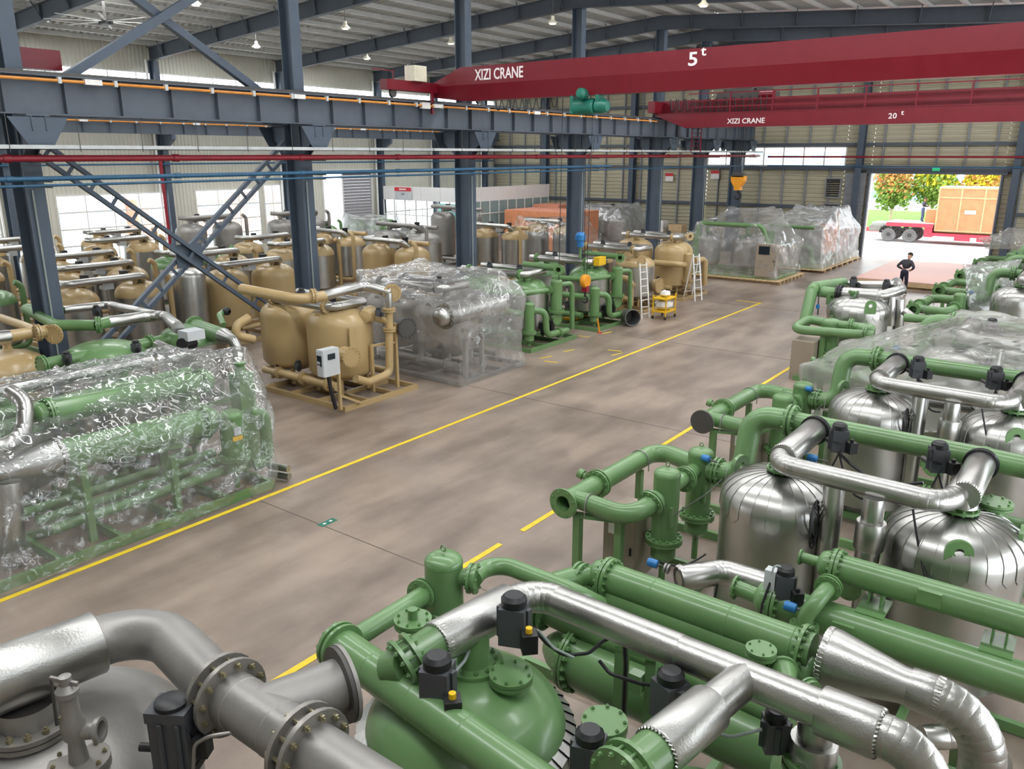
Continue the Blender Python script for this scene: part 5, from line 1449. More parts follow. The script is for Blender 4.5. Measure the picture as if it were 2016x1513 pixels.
# actuators
def act_at(x,y,z,s,a,**k):
    q = Z(x,y,z); return actuator(B,(q.x,q.y,q.z),s,a,**k)
act_at(862,1345,2.5,1.25,0.4); act_at(1012,1222,2.72,1.2,0.4); act_at(1160,1490,2.35,1.15,0.3); act_at(1318,1372,2.35,1.2,-0.4); act_at(1525,1440,2.2,0.95,2.2)
def zp(*a): return [Z(x,y,z) for x,y,z in a]
hose(B,zp((875,1345,2.4),(915,1300,2.45),(940,1240,2.5),(965,1215,2.6),(990,1195,2.62)),0.013,'conduit')
hose(B,zp((1040,1225,2.4),(1075,1265,2.25),(1110,1290,2.2),(1160,1285,2.2),(1200,1250,2.3),(1225,1262,2.3)),0.015,'black')
hose(B,zp((1060,1240,2.38),(1090,1275,2.25),(1130,1294,2.2)),0.011,'conduit')
hose(B,zp((1230,1258,2.3),(1232,1310,2.0),(1228,1400,1.5)),0.022,'black')
hose(B,zp((1180,1300,2.2),(1200,1325,2.15),(1260,1345,2.15),(1300,1350,2.2)),0.015,'black'); hose(B,zp((1400,1440,2.2),(1440,1450,2.2),(1500,1435,2.25)),0.012,'conduit')
# exchangers behind the vessels
def zex(a,b,z,r,**k):
    p, q = Z(a[0],a[1],z), Z(b[0],b[1],z); exchanger(B,p,q,r,'green',2,**k); return p, q
p, q = zex((1205,1140),(1600,1283),1.95,0.168,cap1=False)
for t in (0.5,1.3,1.9): MB().lathe(p+(q-p).normalized()*t,(q-p),[(0.168,-0.008),(0.173,0),(0.168,0.008)],26).build('weld_seam','green',B)
cd = (q-p).normalized(); ck = q+cd*0.12
flange(B,q-cd*0.1,cd,0.225,0.168,'green',0.03,16,2)
MB().lathe(ck,cd,[(0.27,-0.02),(0.27,0.06),(0.155,0.62),(0.155,0.8)],30).build('cone_cladding','alu_emboss',B); crimp(B,ck-cd*0.02,-cd,0.27,n=44)
clad(B,[ck+cd*0.7,ck+cd*1.25,ck+cd*1.3+Vector((0,-0.05,-1.1))],0.17,'alu_emboss',n=26,bend=1.2,gores=8); crimp(B,ck+cd*0.92,cd,0.172)
pipe(B,[Z(1080,1150,2.0),Z(1150,1130,1.95),p-cd*0.1],0.11,'green',20,bend=1.2); flange(B,Z(1135,1133,1.95),cd,0.16,0.1,'green',0.028,10,2,pair=True)
p2, q2 = zex((1168,1160),(1560,1310),1.78,0.138); pipe(B,zp((1050,1200,1.6),(1300,1300,1.6),(1520,1400,1.6)),0.10,'green',20,name='transfer_pipe')
flange(B,Z(1062,1205,1.6),(Z(1300,1300,1.6)-Z(1062,1205,1.6)),0.165,0.1,'green',0.03,10,2,pair=True)
p3 = Z(1130,1290,1.25); q3 = Z(1350,1392,1.25); d3 = (q3-p3).normalized()
MB().lathe(p3,d3,[(0.12,-0.32),(0.2,-0.22),(0.3,0.0),(0.3,0.0)],28).build('reducer_cone','green',B)
flange(B,p3,d3,0.36,0.3,'green',0.03,20,2,pair=True,gap=0.01); MB().cyl(p3,p3+d3*2.2,0.30,n=30).build('heater_shell','green',B)
m = Z(1225,1290,1.9); post(B,(m.x,m.y,0.14),(m.x,m.y,2.05),0.1); post(B,(m.x+0.28,m.y+0.05,0.14),(m.x+0.28,m.y+0.05,2.05),0.1); MB().bar((m.x-0.05,m.y,2.0),(m.x+0.33,m.y+0.05,2.0),0.12,0.05).build('cross_beam','green',B,smooth=False)
MB().box((m.x+0.1,m.y-0.06,1.62),(m.x+0.22,m.y+0.04,1.8)).build('junction_box','green',B,smooth=False)
# small valves on the exchanger
p = Z(1498,1283,2.1); nozzle(B,(p.x,p.y,1.95),0.12,0.07,bolts=2,ro=0.13,nb=6)
p = Z(1540,1320,1.95); MB().lathe(p,(0.4,-0.7,0.1),[(0.09,0),(0.14,0),(0.14,0.03),(0.12,0.03),(0.05,0.3),(0.09,0.3),(0.09,0.33),(0.04,0.34)],18).build('reducer_cone','green',B)
p = Z(1590,1350,1.9); pipe(B,[p,p+Vector((0.25,-0.2,-0.05))],0.05,'green'); flange(B,p,(0.7,-0.6,0),0.09,0.05,'green',0.02,6,1,pair=True)
pipe(B,zp((1660,1290,1.3),(1850,1385,1.3)),0.07,'green',12,name='drain_pipe')
# lower silver elbow at the right
clad(B,zp((1820,1450,1.0),(1905,1450,1.0),(1905,1395,1.25)),0.11,'alu',bend=1.0,gores=6)
post(B,Z(1880,1500,0.2),Z(1888,1400,1.3),0.1); hose(B,zp((1905,1500,0.9),(1925,1450,1.0),(1935,1490,0.9)),0.012,'steel_grey',name='handle_rod')
cone = MB().lathe(Z(1940,1500,1.2),(0.2,-0.9,0.3),[(0.02,0),(0.2,0.0),(0.2,0.02),(0.03,0.05)],20).build('flange','steel_flange',B)

# ---- C: the stainless dryer in the lower left corner
Cm = thing('air_dryer','grey stainless steel vessel with a thick flanged pipe in the lower left corner','air dryer',(-5.8,1.9,0))
cx_, cy_ = -5.72, 2.02
MB().lathe((cx_,cy_,0),(0,0,1),[(0.001,0.35),(0.97,0.35),(0.97,1.78)]+dome_prof(0.97,1.78,0.5,12)[1:],52).build('shell','steel_grey',Cm)
for k in range(4):
    t = PI/4+k*PI/2; MB().cyl((cx_+0.7*math.cos(t),cy_+0.7*math.sin(t),0.0),(cx_+0.7*math.cos(t),cy_+0.7*math.sin(t),0.45),0.08,n=8).build('leg','steel_grey',Cm)
CZ = 2.62
g0, g1, g2, g3 = Z(-90,1372,CZ), Z(300,1222,CZ), Z(440,1362,CZ), Z(740,1560,CZ)
pipe(Cm,[g0,g1,g2],0.19,'steel_grey',28,bend=1.15,seg=10,name='outlet_pipe')
sd_ = (g1-g0).normalized(); ln = (g1-g0).length
clad(Cm,[g0,g0+sd_*(ln-0.42)],0.235,'alu_emboss',n=30,step=6,name='insulation_sleeve')
MB().lathe(g0+sd_*(ln-0.43),sd_,[(0.236,0),(0.2,0.006)],30).build('sleeve_end','alu',Cm)
md = (g3-g2).normalized()
flange(Cm,g2-md*0.04,md,0.275,0.19,'steel_flange',0.035,12,2,pair=True,gap=0.075,bm='bolt')
pipe(Cm,[g2+md*0.1,g2+md*2.4],0.185,'steel_grey',28,name='tee_pipe')
for t in (0.22,0.62): MB().lathe(g2+md*t,md,[(0.185,-0.006),(0.189,0),(0.185,0.006)],28).build('weld_seam','steel_grey',Cm)
b0 = g2+md*0.4; b1 = Z(672,1346,CZ); bd = (b1-b0).normalized()
pipe(Cm,[b0,b1],0.186,'steel_grey',28,name='branch_pipe'); flange(Cm,b1-bd*0.02,bd,0.27,0.186,'steel_dark',0.03,10,2,bm='steel_dark',blind=True)
MB().lathe(b1+bd*0.012,bd,[(0.26,0),(0.275,0.0),(0.275,0.028),(0.001,0.028)],30).build('blind_plate','steel_grey',Cm)
flange(Cm,g2+md*0.83,md,0.275,0.19,'steel_flange',0.035,12,2,pair=True,gap=0.075,bm='bolt')
# nozzle under the sleeved pipe
p = Z(60,1420,2.32); MB().lathe((p.x,p.y,2.15),(0,0,1),[(0.27,0),(0.2,0.03),(0.2,0.35)],26).build('top_neck','steel_grey',Cm); flange(Cm,(p.x,p.y,2.27),(0,0,1),0.30,0.2,'steel_flange',0.035,14,2,pair=True,gap=0.01,bm='bolt')
# safety valve on a blind flange
p = Z(155,1490,2.25); MB().lathe((p.x,p.y,1.95),(0,0,1),[(0.14,0),(0.12,0.05),(0.12,0.22)],22).build('nozzle','steel_grey',Cm); flange(Cm,(p.x,p.y,2.16),(0,0,1),0.195,0.12,'steel_flange',0.032,8,2,pair=True,gap=0.008,bm='bolt',blind=True)
sv = MB().lathe((p.x,p.y,2.23),(0,0,1),[(0.065,0),(0.055,0.1),(0.05,0.16),(0.075,0.2),(0.08,0.3),(0.06,0.36),(0.055,0.5),(0.075,0.52),(0.075,0.56),(0.04,0.6),(0.04,0.66),(0.001,0.67)],18).build('safety_valve','steel_grey',Cm)
MB().lathe((p.x+0.03,p.y+0.03,2.45),(0.75,0.6,0.1),[(0.055,0),(0.055,0.1),(0.085,0.11),(0.085,0.14),(0.06,0.14),(0.05,0.05)],16).build('valve_outlet','steel_grey',sv)
MB().bar((p.x-0.09,p.y-0.05,2.86),(p.x-0.1,p.y-0.06,2.5),0.02,0.015).build('test_lever','steel_dark',sv,smooth=False); MB().bar((p.x-0.1,p.y-0.05,2.86),(p.x+0.08,p.y+0.04,2.84),0.02,0.03).build('lever_fork','steel_grey',sv,smooth=False)
# actuator
p = Z(345,1440,2.45)
ac = MB().box((p.x-0.13,p.y-0.1,p.z-0.26),(p.x+0.13,p.y+0.1,p.z+0.2),rot=0.55).build('actuator','actuator',Cm,smooth=False)
MB().box((p.x-0.14,p.y-0.11,p.z+0.14),(p.x+0.14,p.y+0.11,p.z+0.22),rot=0.55).build('end_cap','actuator',ac,smooth=False); MB().lathe((p.x,p.y,p.z+0.22),(0,0,1),[(0.11,0),(0.11,0.03),(0.08,0.05),(0.001,0.05)],20).build('cap','black',ac)
MB().box((p.x-0.14,p.y-0.11,p.z-0.29),(p.x+0.14,p.y+0.11,p.z-0.23),rot=0.55).build('end_cap','black',ac,smooth=False)
for s in (-0.06,0.06): MB().bar((p.x+0.08+s*0.85,p.y-0.09+s*0.52,p.z-0.22),(p.x+0.08+s*0.85,p.y-0.09+s*0.52,p.z+0.14),0.02,0.03).build('cooling_rib','actuator',ac,smooth=False)
MB().bar(p+Vector((0.02,-0.115,-0.05)),p+Vector((0.02,-0.115,0.06)),0.03,0.006).build('sticker','white_plastic',ac,smooth=False)
MB().cyl(p+Vector((-0.12,-0.1,-0.12)),p+Vector((-0.2,-0.15,-0.12)),0.03,n=12).build('port_plug','black',ac)
q = g2+md*0.0; MB().bar(p+Vector((0.1,0.05,0.0)),(q.x+0.0,q.y-0.22,p.z+0.02),0.1,0.09).build('coupling','black',ac,smooth=False)
MB().box((p.x+0.15,p.y+0.02,p.z-0.12),(p.x+0.25,p.y+0.12,p.z+0.02),rot=0.55).build('coupling','black',ac,smooth=False)
q = g2+md*0.45+Vector((-0.1,-0.16,-0.05)); hose(Cm,[q,q+Vector((-0.1,-0.12,0.0)),q+Vector((-0.22,-0.16,-0.1)),q+Vector((-0.26,-0.2,-0.5))],0.013,'steel_grey',name='sample_line')

# ================================================================== LEFT ROW AND FIELD: generic twin-tower dryers
def dryer(lab, x0, y0, su=-1, pitch=2.0, r=0.78, ztop=1.85, h=0.40, body='alu', dome='tan', paint='tan', pz=2.5, clad_top='alu', lod=1,
          group=None, gap_y=1.25, filters=True, wide=4.2, depth=2.7, t0=1.15, top=True, front='L', z0=0.55, bottom=0.25, name='air_dryer'):
    """x0: aisle-side edge of the base, y0: near edge; su: direction away from the aisle"""
    rt = thing(name, lab, 'air dryer', (x0 + su*wide/2, y0 + depth/2, 0), group)
    P = lambda u, v, z: (x0 + su*u, y0 + v, z)
    xa, xb = sorted((x0, x0 + su*wide))
    skid(rt, xa, y0, xb, y0+depth, paint, 0.13, 2 if lod < 2 else 1, 2 if lod < 2 else 0)
    n = 32 if lod < 2 else 20
    T = []
    for k in range(2):
        x, y, _ = P(t0 + k*pitch, gap_y, 0); T.append((x, y))
        tank(rt, x, y, z0, ztop, r, h, body, dome, n=n, bottom=bottom, legm=paint)
        MB().cyl((x,y,ztop+h*0.9),(x,y,pz),0.11,n=12).build('top_neck',paint,rt)
        if lod < 2:
            nozzle(rt,(x+0.25,y-0.3,ztop+h*0.72),0.12,0.08,paint,1)
            lug(rt,(x+0.0,y-r*0.8,ztop+0.05),0.0,paint,0.9)
    if top:
        a, b = T
        f = 0.55
        pts = [P(t0-0.35, gap_y+f, pz), P(t0-0.35, gap_y-f, pz), P(t0+pitch+0.35, gap_y-f, pz), P(t0+pitch+0.35, gap_y+f, pz)]
        if lod < 2:
            clad(rt, pts[:3] if front == 'L' else pts, 0.115, clad_top, gores=4, n=16)
            clad(rt, [P(t0-0.35,gap_y+f,pz), P(t0+pitch+0.35,gap_y+f,pz)], 0.105, clad_top, n=16, step=3)
            for u in (t0+0.35, t0+pitch-0.35):
                p = P(u, gap_y+0.1, pz+0.05); actuator(rt, p, 0.9, 0.3); hose(rt, sag(p, (p[0]+su*0.6,p[1],p[2]-0.3), 0.15), 0.014)
            flange(rt, P(t0-0.2,gap_y-f,pz), (su,0,0), 0.17, 0.11, paint, 0.03, 10, 1, pair=True)
            flange(rt, P(t0+pitch,gap_y-f,pz), (su,0,0), 0.17, 0.11, paint, 0.03, 10, 1, pair=True)
        else:
            MB().pipe([P(t0,gap_y-0.05,pz-0.35),P(t0,gap_y-f,pz),P(t0+pitch+0.45,gap_y-f,pz),P(t0+pitch+0.45,gap_y+0.1,pz)],0.11,10,bend=1.1,seg=4).build('cladding',clad_top,rt)
            MB().pipe([P(t0-0.5,gap_y+f,pz-0.15),P(t0+pitch*0.6,gap_y+f,pz-0.15),P(t0+pitch,gap_y+0.1,pz-0.2)],0.1,10,seg=4).build('pipe',paint,rt)
            MB().pipe([P(t0-0.55,gap_y-f,pz),P(t0-0.75,gap_y-f,pz-0.1),P(t0-0.75,gap_y-f,0.4),P(t0+pitch,gap_y-f-0.1,0.4)],0.09,10,seg=4).build('drop_pipe',paint,rt)
            MB().pipe(sag(P(t0+0.2,gap_y,pz+0.1),P(t0+pitch-0.2,gap_y-0.2,pz),0.25),0.02,6).build('cable','black',rt)
            MB().box(tuple(min(a_,b_) for a_,b_ in zip(P(t0+pitch/2-0.15,gap_y-0.2,pz-0.35),P(t0+pitch/2+0.15,gap_y+0.1,pz-0.05))),tuple(max(a_,b_) for a_,b_ in zip(P(t0+pitch/2-0.15,gap_y-0.2,pz-0.35),P(t0+pitch/2+0.15,gap_y+0.1,pz-0.05)))).build('junction_box','cabinet_grey',rt,smooth=False)
            MB().lathe(P(t0+pitch/2+0.25,gap_y+0.35,pz-0.15),(1,0,0),[(0.1,-0.3),(0.17,-0.28),(0.17,-0.24),(0.1,-0.22),(0.1,0.22),(0.17,0.24),(0.17,0.28),(0.1,0.3)],12).build('cross_pipe',paint,rt)
            for u in (t0+0.4, t0+pitch-0.4):
                p = P(u,gap_y,pz); MB().box((p[0]-0.09,p[1]-0.09,p[2]-0.12),(p[0]+0.09,p[1]+0.09,p[2]+0.14)).build('actuator','black',rt,smooth=False)
            MB().lathe(P(t0+0.2,gap_y-0.25,ztop+h*0.8),(0,0,1),[(0.07,0),(0.07,0.14),(0.13,0.14),(0.13,0.18),(0.001,0.18)],12).build('nozzle',paint,rt)
    return rt, P, T
def lower_piping(rt, P, paint, lod=1, u=0.5):
    """pipework at the foot of the vessels"""
    pipe(rt, [P(u,0.4,0.45), P(u+3.0,0.4,0.45)], 0.11, paint); pipe(rt, [P(u,2.3,0.45), P(u+3.0,2.3,0.45)], 0.1, paint)
    for k in range(3):
        flange(rt, P(u+0.4+k*1.0,0.4,0.45), (1,0,0), 0.17, 0.11, paint, 0.03, 10, 1, pair=True)
        p = P(u+0.7+k*0.9,0.45,0.75); actuator(rt, p, 0.8, 0.2)

# ---- E: tan dryer
E_, P, T = dryer('tan painted dryer with two bare tan vessels and a grey control box', -14.85, 12.9, pitch=1.95, r=0.86, ztop=1.95, h=0.42, body='tan', dome='tan', wide=3.3, depth=2.65, t0=1.35, gap_y=1.15, pz=2.45, z0=0.72, bottom=0.32)
lower_piping(E_, P, 'tan', u=0.7)
pipe(E_,[XP(475,568,-17.6),XP(590,590,-15.9),XP(640,582,-15.75)],0.13,'tan',20,bend=2.2,name='header'); flange(E_,XP(613,583,-15.8),(0.5,1,0),0.19,0.13,'tan',0.03,12,1,pair=True,gap=0.04)
flange(E_,XP(772,576,-15.0),(0.8,-0.5,0),0.24,0.12,'tan',0.035,14,1,blind=True); clad(E_,[XP(640,581,-15.75),XP(715,562,-15.6),XP(768,575,-15.05)],0.125,'alu',gores=3)
clad(E_,[XP(765,578,-15.0),XP(766,610,-15.0)],0.09,'alu',step=3)
pipe(E_,[XP(766,605,-15.0),XP(767,735,-15.0),XP(725,752,-15.0),XP(700,745,-15.0)],0.105,'tan',20,bend=1.0,name='drop_pipe')
flange(E_,XP(766,613,-15.0),(0,0,1),0.17,0.11,'tan',0.03,10,1,pair=True); flange(E_,XP(767,651,-15.0),(0,0,1),0.17,0.11,'tan',0.03,10,1,pair=True)
q = XP(742,625,-15.2); MB().lathe(q+Vector((-0.25,-0.1,0.05)),(-0.3,0.6,0),[(0.001,-0.25),(0.16,-0.22),(0.22,-0.05),(0.22,0.25),(0.12,0.35)],20).build('filter_housing','tan',E_); pipe(E_,[q+Vector((-0.25,0,0.02)),XP(766,632,-15.0)],0.1,'tan')
q = XP(745,615,-15.1); actuator(E_,q,0.7,0.8)
manhole(E_,XP(690,702,-15.0),(1,-0.25,0),0.26,'tan',1,0.35)
pipe(E_,[XP(490,625,-17.6),XP(465,640,-17.6),XP(465,660,-17.6),XP(500,668,-17.5)],0.11,'tan',bend=0.9)
# control box on a stand
k = XP(648,712,-14.8)
cabinet(E_,k.x-0.14,k.y-0.26,k.x+0.10,k.y+0.24,k.z-0.33,k.z+0.33,'cabinet_grey','-y',name='control_box',label='light grey control box with a small screen')
MB().box((k.x+0.10,k.y-0.12,k.z+0.08),(k.x+0.115,k.y+0.1,k.z+0.22)).build('screen','screen',E_,smooth=False); MB().box((k.x-0.1,k.y-0.285,k.z+0.06),(k.x+0.06,k.y-0.275,k.z+0.2)).build('screen','screen',E_,smooth=False)
for i in range(3): MB().cyl((k.x-0.08+i*0.06,k.y-0.275,k.z-0.02),(k.x-0.08+i*0.06,k.y-0.29,k.z-0.02),0.016,n=8).build('push_button','black',E_)
for yy in (0.27,): post(E_,(k.x,k.y+yy,0.13),(k.x,k.y+yy,1.5),0.07,'tan')
MB().bar((k.x,k.y+0.27,0.5),(k.x-0.02,k.y+0.95,0.14),0.06,0.06).build('brace','tan',E_,smooth=False)
hose(E_,[k+Vector((0,-0.05,-0.33)),k+Vector((0.02,-0.02,-0.7)),(k.x+0.02,k.y+0.1,0.2)],0.05,'black',name='cable_sleeve')
MB().box((T[0][0]+0.84,T[0][1]-0.45,1.35),(T[0][0]+0.88,T[0][1]-0.22,1.95)).build('name_plate','tan',E_,smooth=False)
post(E_,(-15.1,15.0,0.13),(-15.1,15.0,1.9),0.08,'tan'); post(E_,(-15.3,14.3,0.13),(-15.3,14.3,1.4),0.08,'tan'); MB().bar((-15.3,14.3,1.38),(-15.1,15.0,1.38),0.06,0.06).build('cross_beam','tan',E_,smooth=False)

# ---- F: silver dryer under film
F_, P, T = dryer('grey stainless dryer standing inside the clear plastic cover beside the tan dryer', -14.0, 16.35, pitch=2.1, r=0.95, ztop=1.75, h=0.42, body='alu', dome='steel_grey', paint='steel_grey', wide=4.3, depth=3.0, t0=1.7, gap_y=1.4, pz=2.5, z0=0.8, bottom=0.4)
lower_piping(F_, P, 'steel_grey')
a, b = XP(878,622,-14.6), XP(985,600,-14.6)
exchanger(F_, a, b, 0.27, 'alu', 1, cap0=True, cap1=False)
manhole(F_, XP(800,645,-14.9), (1,-0.3,0), 0.28, 'steel_dark', 1, 0.3)
for (x,y) in ((916,668),(948,655)):
    p = XP(x,y,-14.2); post(F_, (p.x,p.y,0.13),(p.x,p.y,p.z), 0.12, 'steel_grey')
p0_, p1_ = XP(910,650,-14.2), XP(955,640,-14.2); MB().bar(p0_,p1_,0.12,0.12).build('cross_beam','steel_grey',F_,smooth=False)
MB().box((-14.15,17.0,1.2),(-14.05,17.0+0.05,1.25)).build('bracket','steel_grey',F_,smooth=False)
fb = [(-13.95,16.25,0.03),(-13.95,19.35,0.03),(-18.2,16.3,0.03),(-18.2,19.3,0.03), (-13.95,16.35,2.05),(-13.9,19.3,2.2)]
ft = [(-14.15,16.5,2.3),(-14.05,19.25,2.45),(-18.0,16.5,2.55),(-18.0,19.25,2.7),Z(830,507,2.9),Z(700,530,2.75),XP(985,530,-14.5)]
film('plastic_sheet','clear plastic sheet draped over the grey stainless dryer', fb+[tuple(p) for p in ft], 'film_grey', amp=0.08, seed=2, sag_amt=0.10, edge=0.10, crease=0.7)

# ---- G1, G2: green dryers with silver bodies
def green_front(rt, P, paint='green', du=0.0):
    filter_vessel(rt, P(0.32,1.9,0)[0], P(0.32,1.9,0)[1], 1.05, 2.15, 0.2, paint, 1, skirt=False)
    filter_vessel(rt, P(0.4,0.45,0)[0], P(0.4,0.45,0)[1], 0.55, 1.55, 0.17, paint, 1)
    pipe(rt,[P(2.2,0.35,1.75),P(0.9,0.6,1.78),P(0.45,1.75,1.8)],0.1,paint,bend=1.0); flange(rt,P(0.45,1.6,1.8),(0,1,0),0.15,0.1,paint,0.025,8,1,pair=True)
    pipe(rt,[P(0.3,2.0,1.95),P(0.15,2.6,1.95),P(0.12,2.62,0.35)],0.085,paint,bend=1.0)
    pipe(rt,[P(0.4,0.7,1.25),P(0.15,1.0,1.22),P(0.12,1.05,0.4),P(0.12,2.3,0.35)],0.11,paint,bend=1.1)
    pipe(rt,[P(1.6,0.2,1.2),P(0.5,0.2,1.2)],0.11,paint)
    flange(rt,P(0.12,1.75,0.36),(0,1,0),0.17,0.11,paint,0.025,10,1,pair=True)
    manhole(rt,P(0.28,1.85,0.82),(1,-0.1,0),0.24,paint,1,0.2)
    for v in (1.3,1.6): p = P(0.35,v,0.55); MB().box((p[0]-0.12,p[1]-0.1,0.35),(p[0]+0.12,p[1]+0.1,0.75)).build('valve_block','black',rt,smooth=False); pipe(rt,[p,(p[0]+0.15,p[1],0.75)],0.03,paint)
    hose(rt,[P(0.2,1.3,1.1),P(0.15,1.45,0.8),P(0.2,1.5,0.4)],0.02)
G1, P, T = dryer('green dryer with silver vessel body beside the plastic-covered grey dryer', -14.75, 20.75, pitch=2.0, r=0.80, ztop=1.7, h=0.45, body='alu', dome='green', paint='green', wide=4.0, depth=2.75, t0=1.3, gap_y=1.5, pz=2.35, group='green dryers on the left of the aisle')
green_front(G1, P); lower_piping(G1, P, 'green', u=0.9)
flange(G1,P(0.15,1.75,2.5),(0.4,-1,0),0.17,0.1,'green',0.03,10,0,bore=0.08); pipe(G1,[P(0.15,2.0,2.5),P(1.9,2.2,2.5)],0.11,'green')
G2 = copy_tree(G1); G2.location.y += 4.05; G2.location.x += 0.05
G2['label'] = 'green dryer with silver vessel body behind the hanging yellow crane hook'
# ---- H1, H2: tan dryers further along
H1, P, T = dryer('tan dryer with shiny silver vessel jacket and round manhole, behind the ladder', -15.0, 28.9, pitch=2.0, r=0.82, ztop=1.75, h=0.4, body='alu', dome='tan', paint='tan', wide=4.0, depth=2.6, t0=1.15, gap_y=1.3, pz=2.45, group='tan dryers on the left of the aisle')
manhole(H1,P(0.15,1.5,0.95),(1,-0.1,0),0.32,'tan',1,0.25); pipe(H1,[P(2.6,-0.1,1.4),P(1.0,-0.1,1.4),P(0.55,-0.1,1.35),P(0.55,-0.1,0.3)],0.12,'tan'); lower_piping(H1,P,'tan',u=0.8)
flange(H1,P(0.55,-0.1,1.1),(0,0,1),0.18,0.12,'tan',0.03,10,1,pair=True); flange(H1,P(0.3,0.2,2.1),(1,-0.4,0),0.22,0.1,'tan',0.03,12,1,blind=True)
H2, P, T = dryer('tan dryer with bare tan vessels, last in the left row before the pallets', -15.0, 32.6, pitch=2.0, r=0.86, ztop=1.95, h=0.5, body='tan', dome='tan', paint='tan', wide=4.0, depth=2.6, t0=1.2, gap_y=1.3, pz=2.65, group='tan dryers on the left of the aisle')
pipe(H2,[P(1.6,0.2,1.55),P(0.4,0.25,1.55),P(0.3,0.6,1.5)],0.13,'tan'); filter_vessel(H2,P(0.35,1.0,0)[0],P(0.35,1.0,0)[1],0.75,2.0,0.2,'tan',1)
pipe(H2,[P(0.3,1.6,1.6),P(0.1,2.3,1.6),P(0.08,2.35,0.4)],0.13,'tan',bend=0.9); flange(H2,P(0.15,0.6,2.75),(1,-0.6,0),0.18,0.1,'tan',0.03,10,0,bore=0.08); lower_piping(H2,P,'tan',u=0.8)

# ---- wrapped machines on pallets by the back wall
def pallet(lab, x0, y0, x1, y1):
    t = thing('pallet', lab, 'pallet', ((x0+x1)/2,(y0+y1)/2,0), 'timber pallets by the back wall')
    n = 7
    for i in range(n):
        y = y0 + (y1-y0)*(i+0.5)/n; MB().box((x0,y-0.06,0),(x1,y+0.06,0.12)).build('bearer','wood',t,smooth=False)
    m = max(3, int((x1-x0)/0.3))
    for i in range(m):
        x = x0 + (x1-x0)*(i+0.5)/m; MB().box((x-0.13,y0,0.12),(x+0.13,y1,0.16)).build('deck_board','wood',t,smooth=False)
    return t
pallet('timber pallet under the larger wrapped machine', -18.6,39.6,-13.2,43.5); pallet('timber pallet under the wrapped machine nearest the gate', -16.4,45.0,-12.7,52.6)
def lift(root, dz):
    root.location.z += dz
W1, P, T = dryer('dark green dryer with grey control panel wrapped in film on a pallet', -13.5, 40.0, pitch=2.2, r=0.75, ztop=1.7, h=0.35, body='steel_grey', dome='steel_grey', paint='green', wide=4.9, depth=3.2, t0=2.0, gap_y=0.95, pz=2.55, lod=1)
cabinet(W1,-14.6,39.9,-13.6,40.5,0.13,1.75,'cabinet','-y',name='control_panel'); MB().box((-14.45,39.86,1.25),(-13.9,39.885,1.65)).build('screen','screen',W1,smooth=False)
MB().pipe([P(4.4,0.2,1.8),P(4.4,0.2,2.6),P(1.0,0.2,2.6),P(0.5,0.3,1.4)],0.11,14).build('pipe','green',W1); filter_vessel(W1,P(4.5,0.3,0)[0],P(4.5,0.3,0)[1],0.9,2.1,0.2,'green',0); filter_vessel(W1,P(1.0,1.5,0)[0],P(1.0,1.5,0)[1],0.9,2.3,0.22,'green',0)
lift(W1,0.16)
film('plastic_sheet','plastic film wrapped over the machine on the larger pallet', [(-18.45,39.75,0.2),(-13.4,39.75,0.2),(-13.35,43.3,0.2),(-18.45,43.3,0.2),(-18.5,39.8,2.1),(-17.9,40.1,2.85),(-14.9,40.1,2.9),(-13.45,39.8,1.85),(-13.3,43.2,1.9),(-15.0,43.0,3.6),(-17.4,43.0,3.5),(-14.4,42.6,3.5)], 'film_grey', amp=0.10, seed=5, sag_amt=0.16, group='film wraps by the back wall')
W2, P, T = dryer('dark green dryer wrapped in film on the pallet nearest the gate', -13.1, 45.3, pitch=0.9, r=0.7, ztop=1.8, h=0.35, body='steel_grey', dome='steel_grey', paint='green', wide=3.2, depth=6.6, t0=1.2, gap_y=2.4, pz=2.3, lod=1)
MB().pipe([P(2.9,0.15,2.2),P(0.4,0.15,2.2)],0.1,12).build('pipe','green',W2); MB().pipe([P(3.0,0.2,1.2),P(0.5,0.2,1.2),P(0.35,0.2,0.2)],0.12,12).build('pipe','green',W2)
for v in (3.6,5.2): tank(W2,P(1.2,v,0)[0],P(1.2,v,0)[1],0.5,2.2,0.65,0.35,'plywood_pink','steel_grey',n=24,legm='green')
lift(W2,0.16)
film('plastic_sheet','milky plastic film wrapped over the machine nearest the gate', [(-16.35,45.1,0.2),(-12.75,45.1,0.2),(-12.7,52.3,0.2),(-16.3,52.3,0.2),(-16.35,45.2,2.4),(-13.0,45.2,2.3),(-13.4,49.0,3.3),(-15.6,48.5,3.4),(-13.4,51.5,3.3),(-15.8,51.5,3.3),(-12.7,52.0,2.0)], 'film_milky', amp=0.12, seed=6, sag_amt=0.16, group='film wraps by the back wall')

# ---- D: wrapped green machine at the left foreground
D = thing('air_dryer','green machine with two long exchangers under clear film, left foreground','air dryer',(-14.2,6.8,0))
skid(D,-16.6,3.9,-12.35,8.85,'green',0.16,2,4)
XD = -13.05
exchanger(D, XP(100,812,XD-0.7), XP(392,752,XD-0.7), 0.2, 'green', 1)
exchanger(D, XP(118,898,XD), XP(393,832,XD), 0.26, 'green', 1, cap0=False)
a, b = XP(116,898,XD), XP(-60,945,XD); MB().lathe(a,(b-a),[(0.30,-0.03),(0.31,0.0),(0.14,0.75),(0.14,1.6)],28).build('cone_cladding','alu_emboss',D); crimp(D,a,(a-b),0.31,n=40)
clad(D,[XP(18,950,XD),XP(28,1100,XD)],0.17,'alu',step=3)
clad(D,[XP(0,880,XD-0.3),XP(45,860,XD-0.3),XP(52,790,XD-0.5),XP(20,770,XD-0.8)],0.12,'alu',gores=4)
f = XP(464,917,-12.75); filter_vessel(D,f.x,f.y,0.72,1.62,0.22,'green',1)
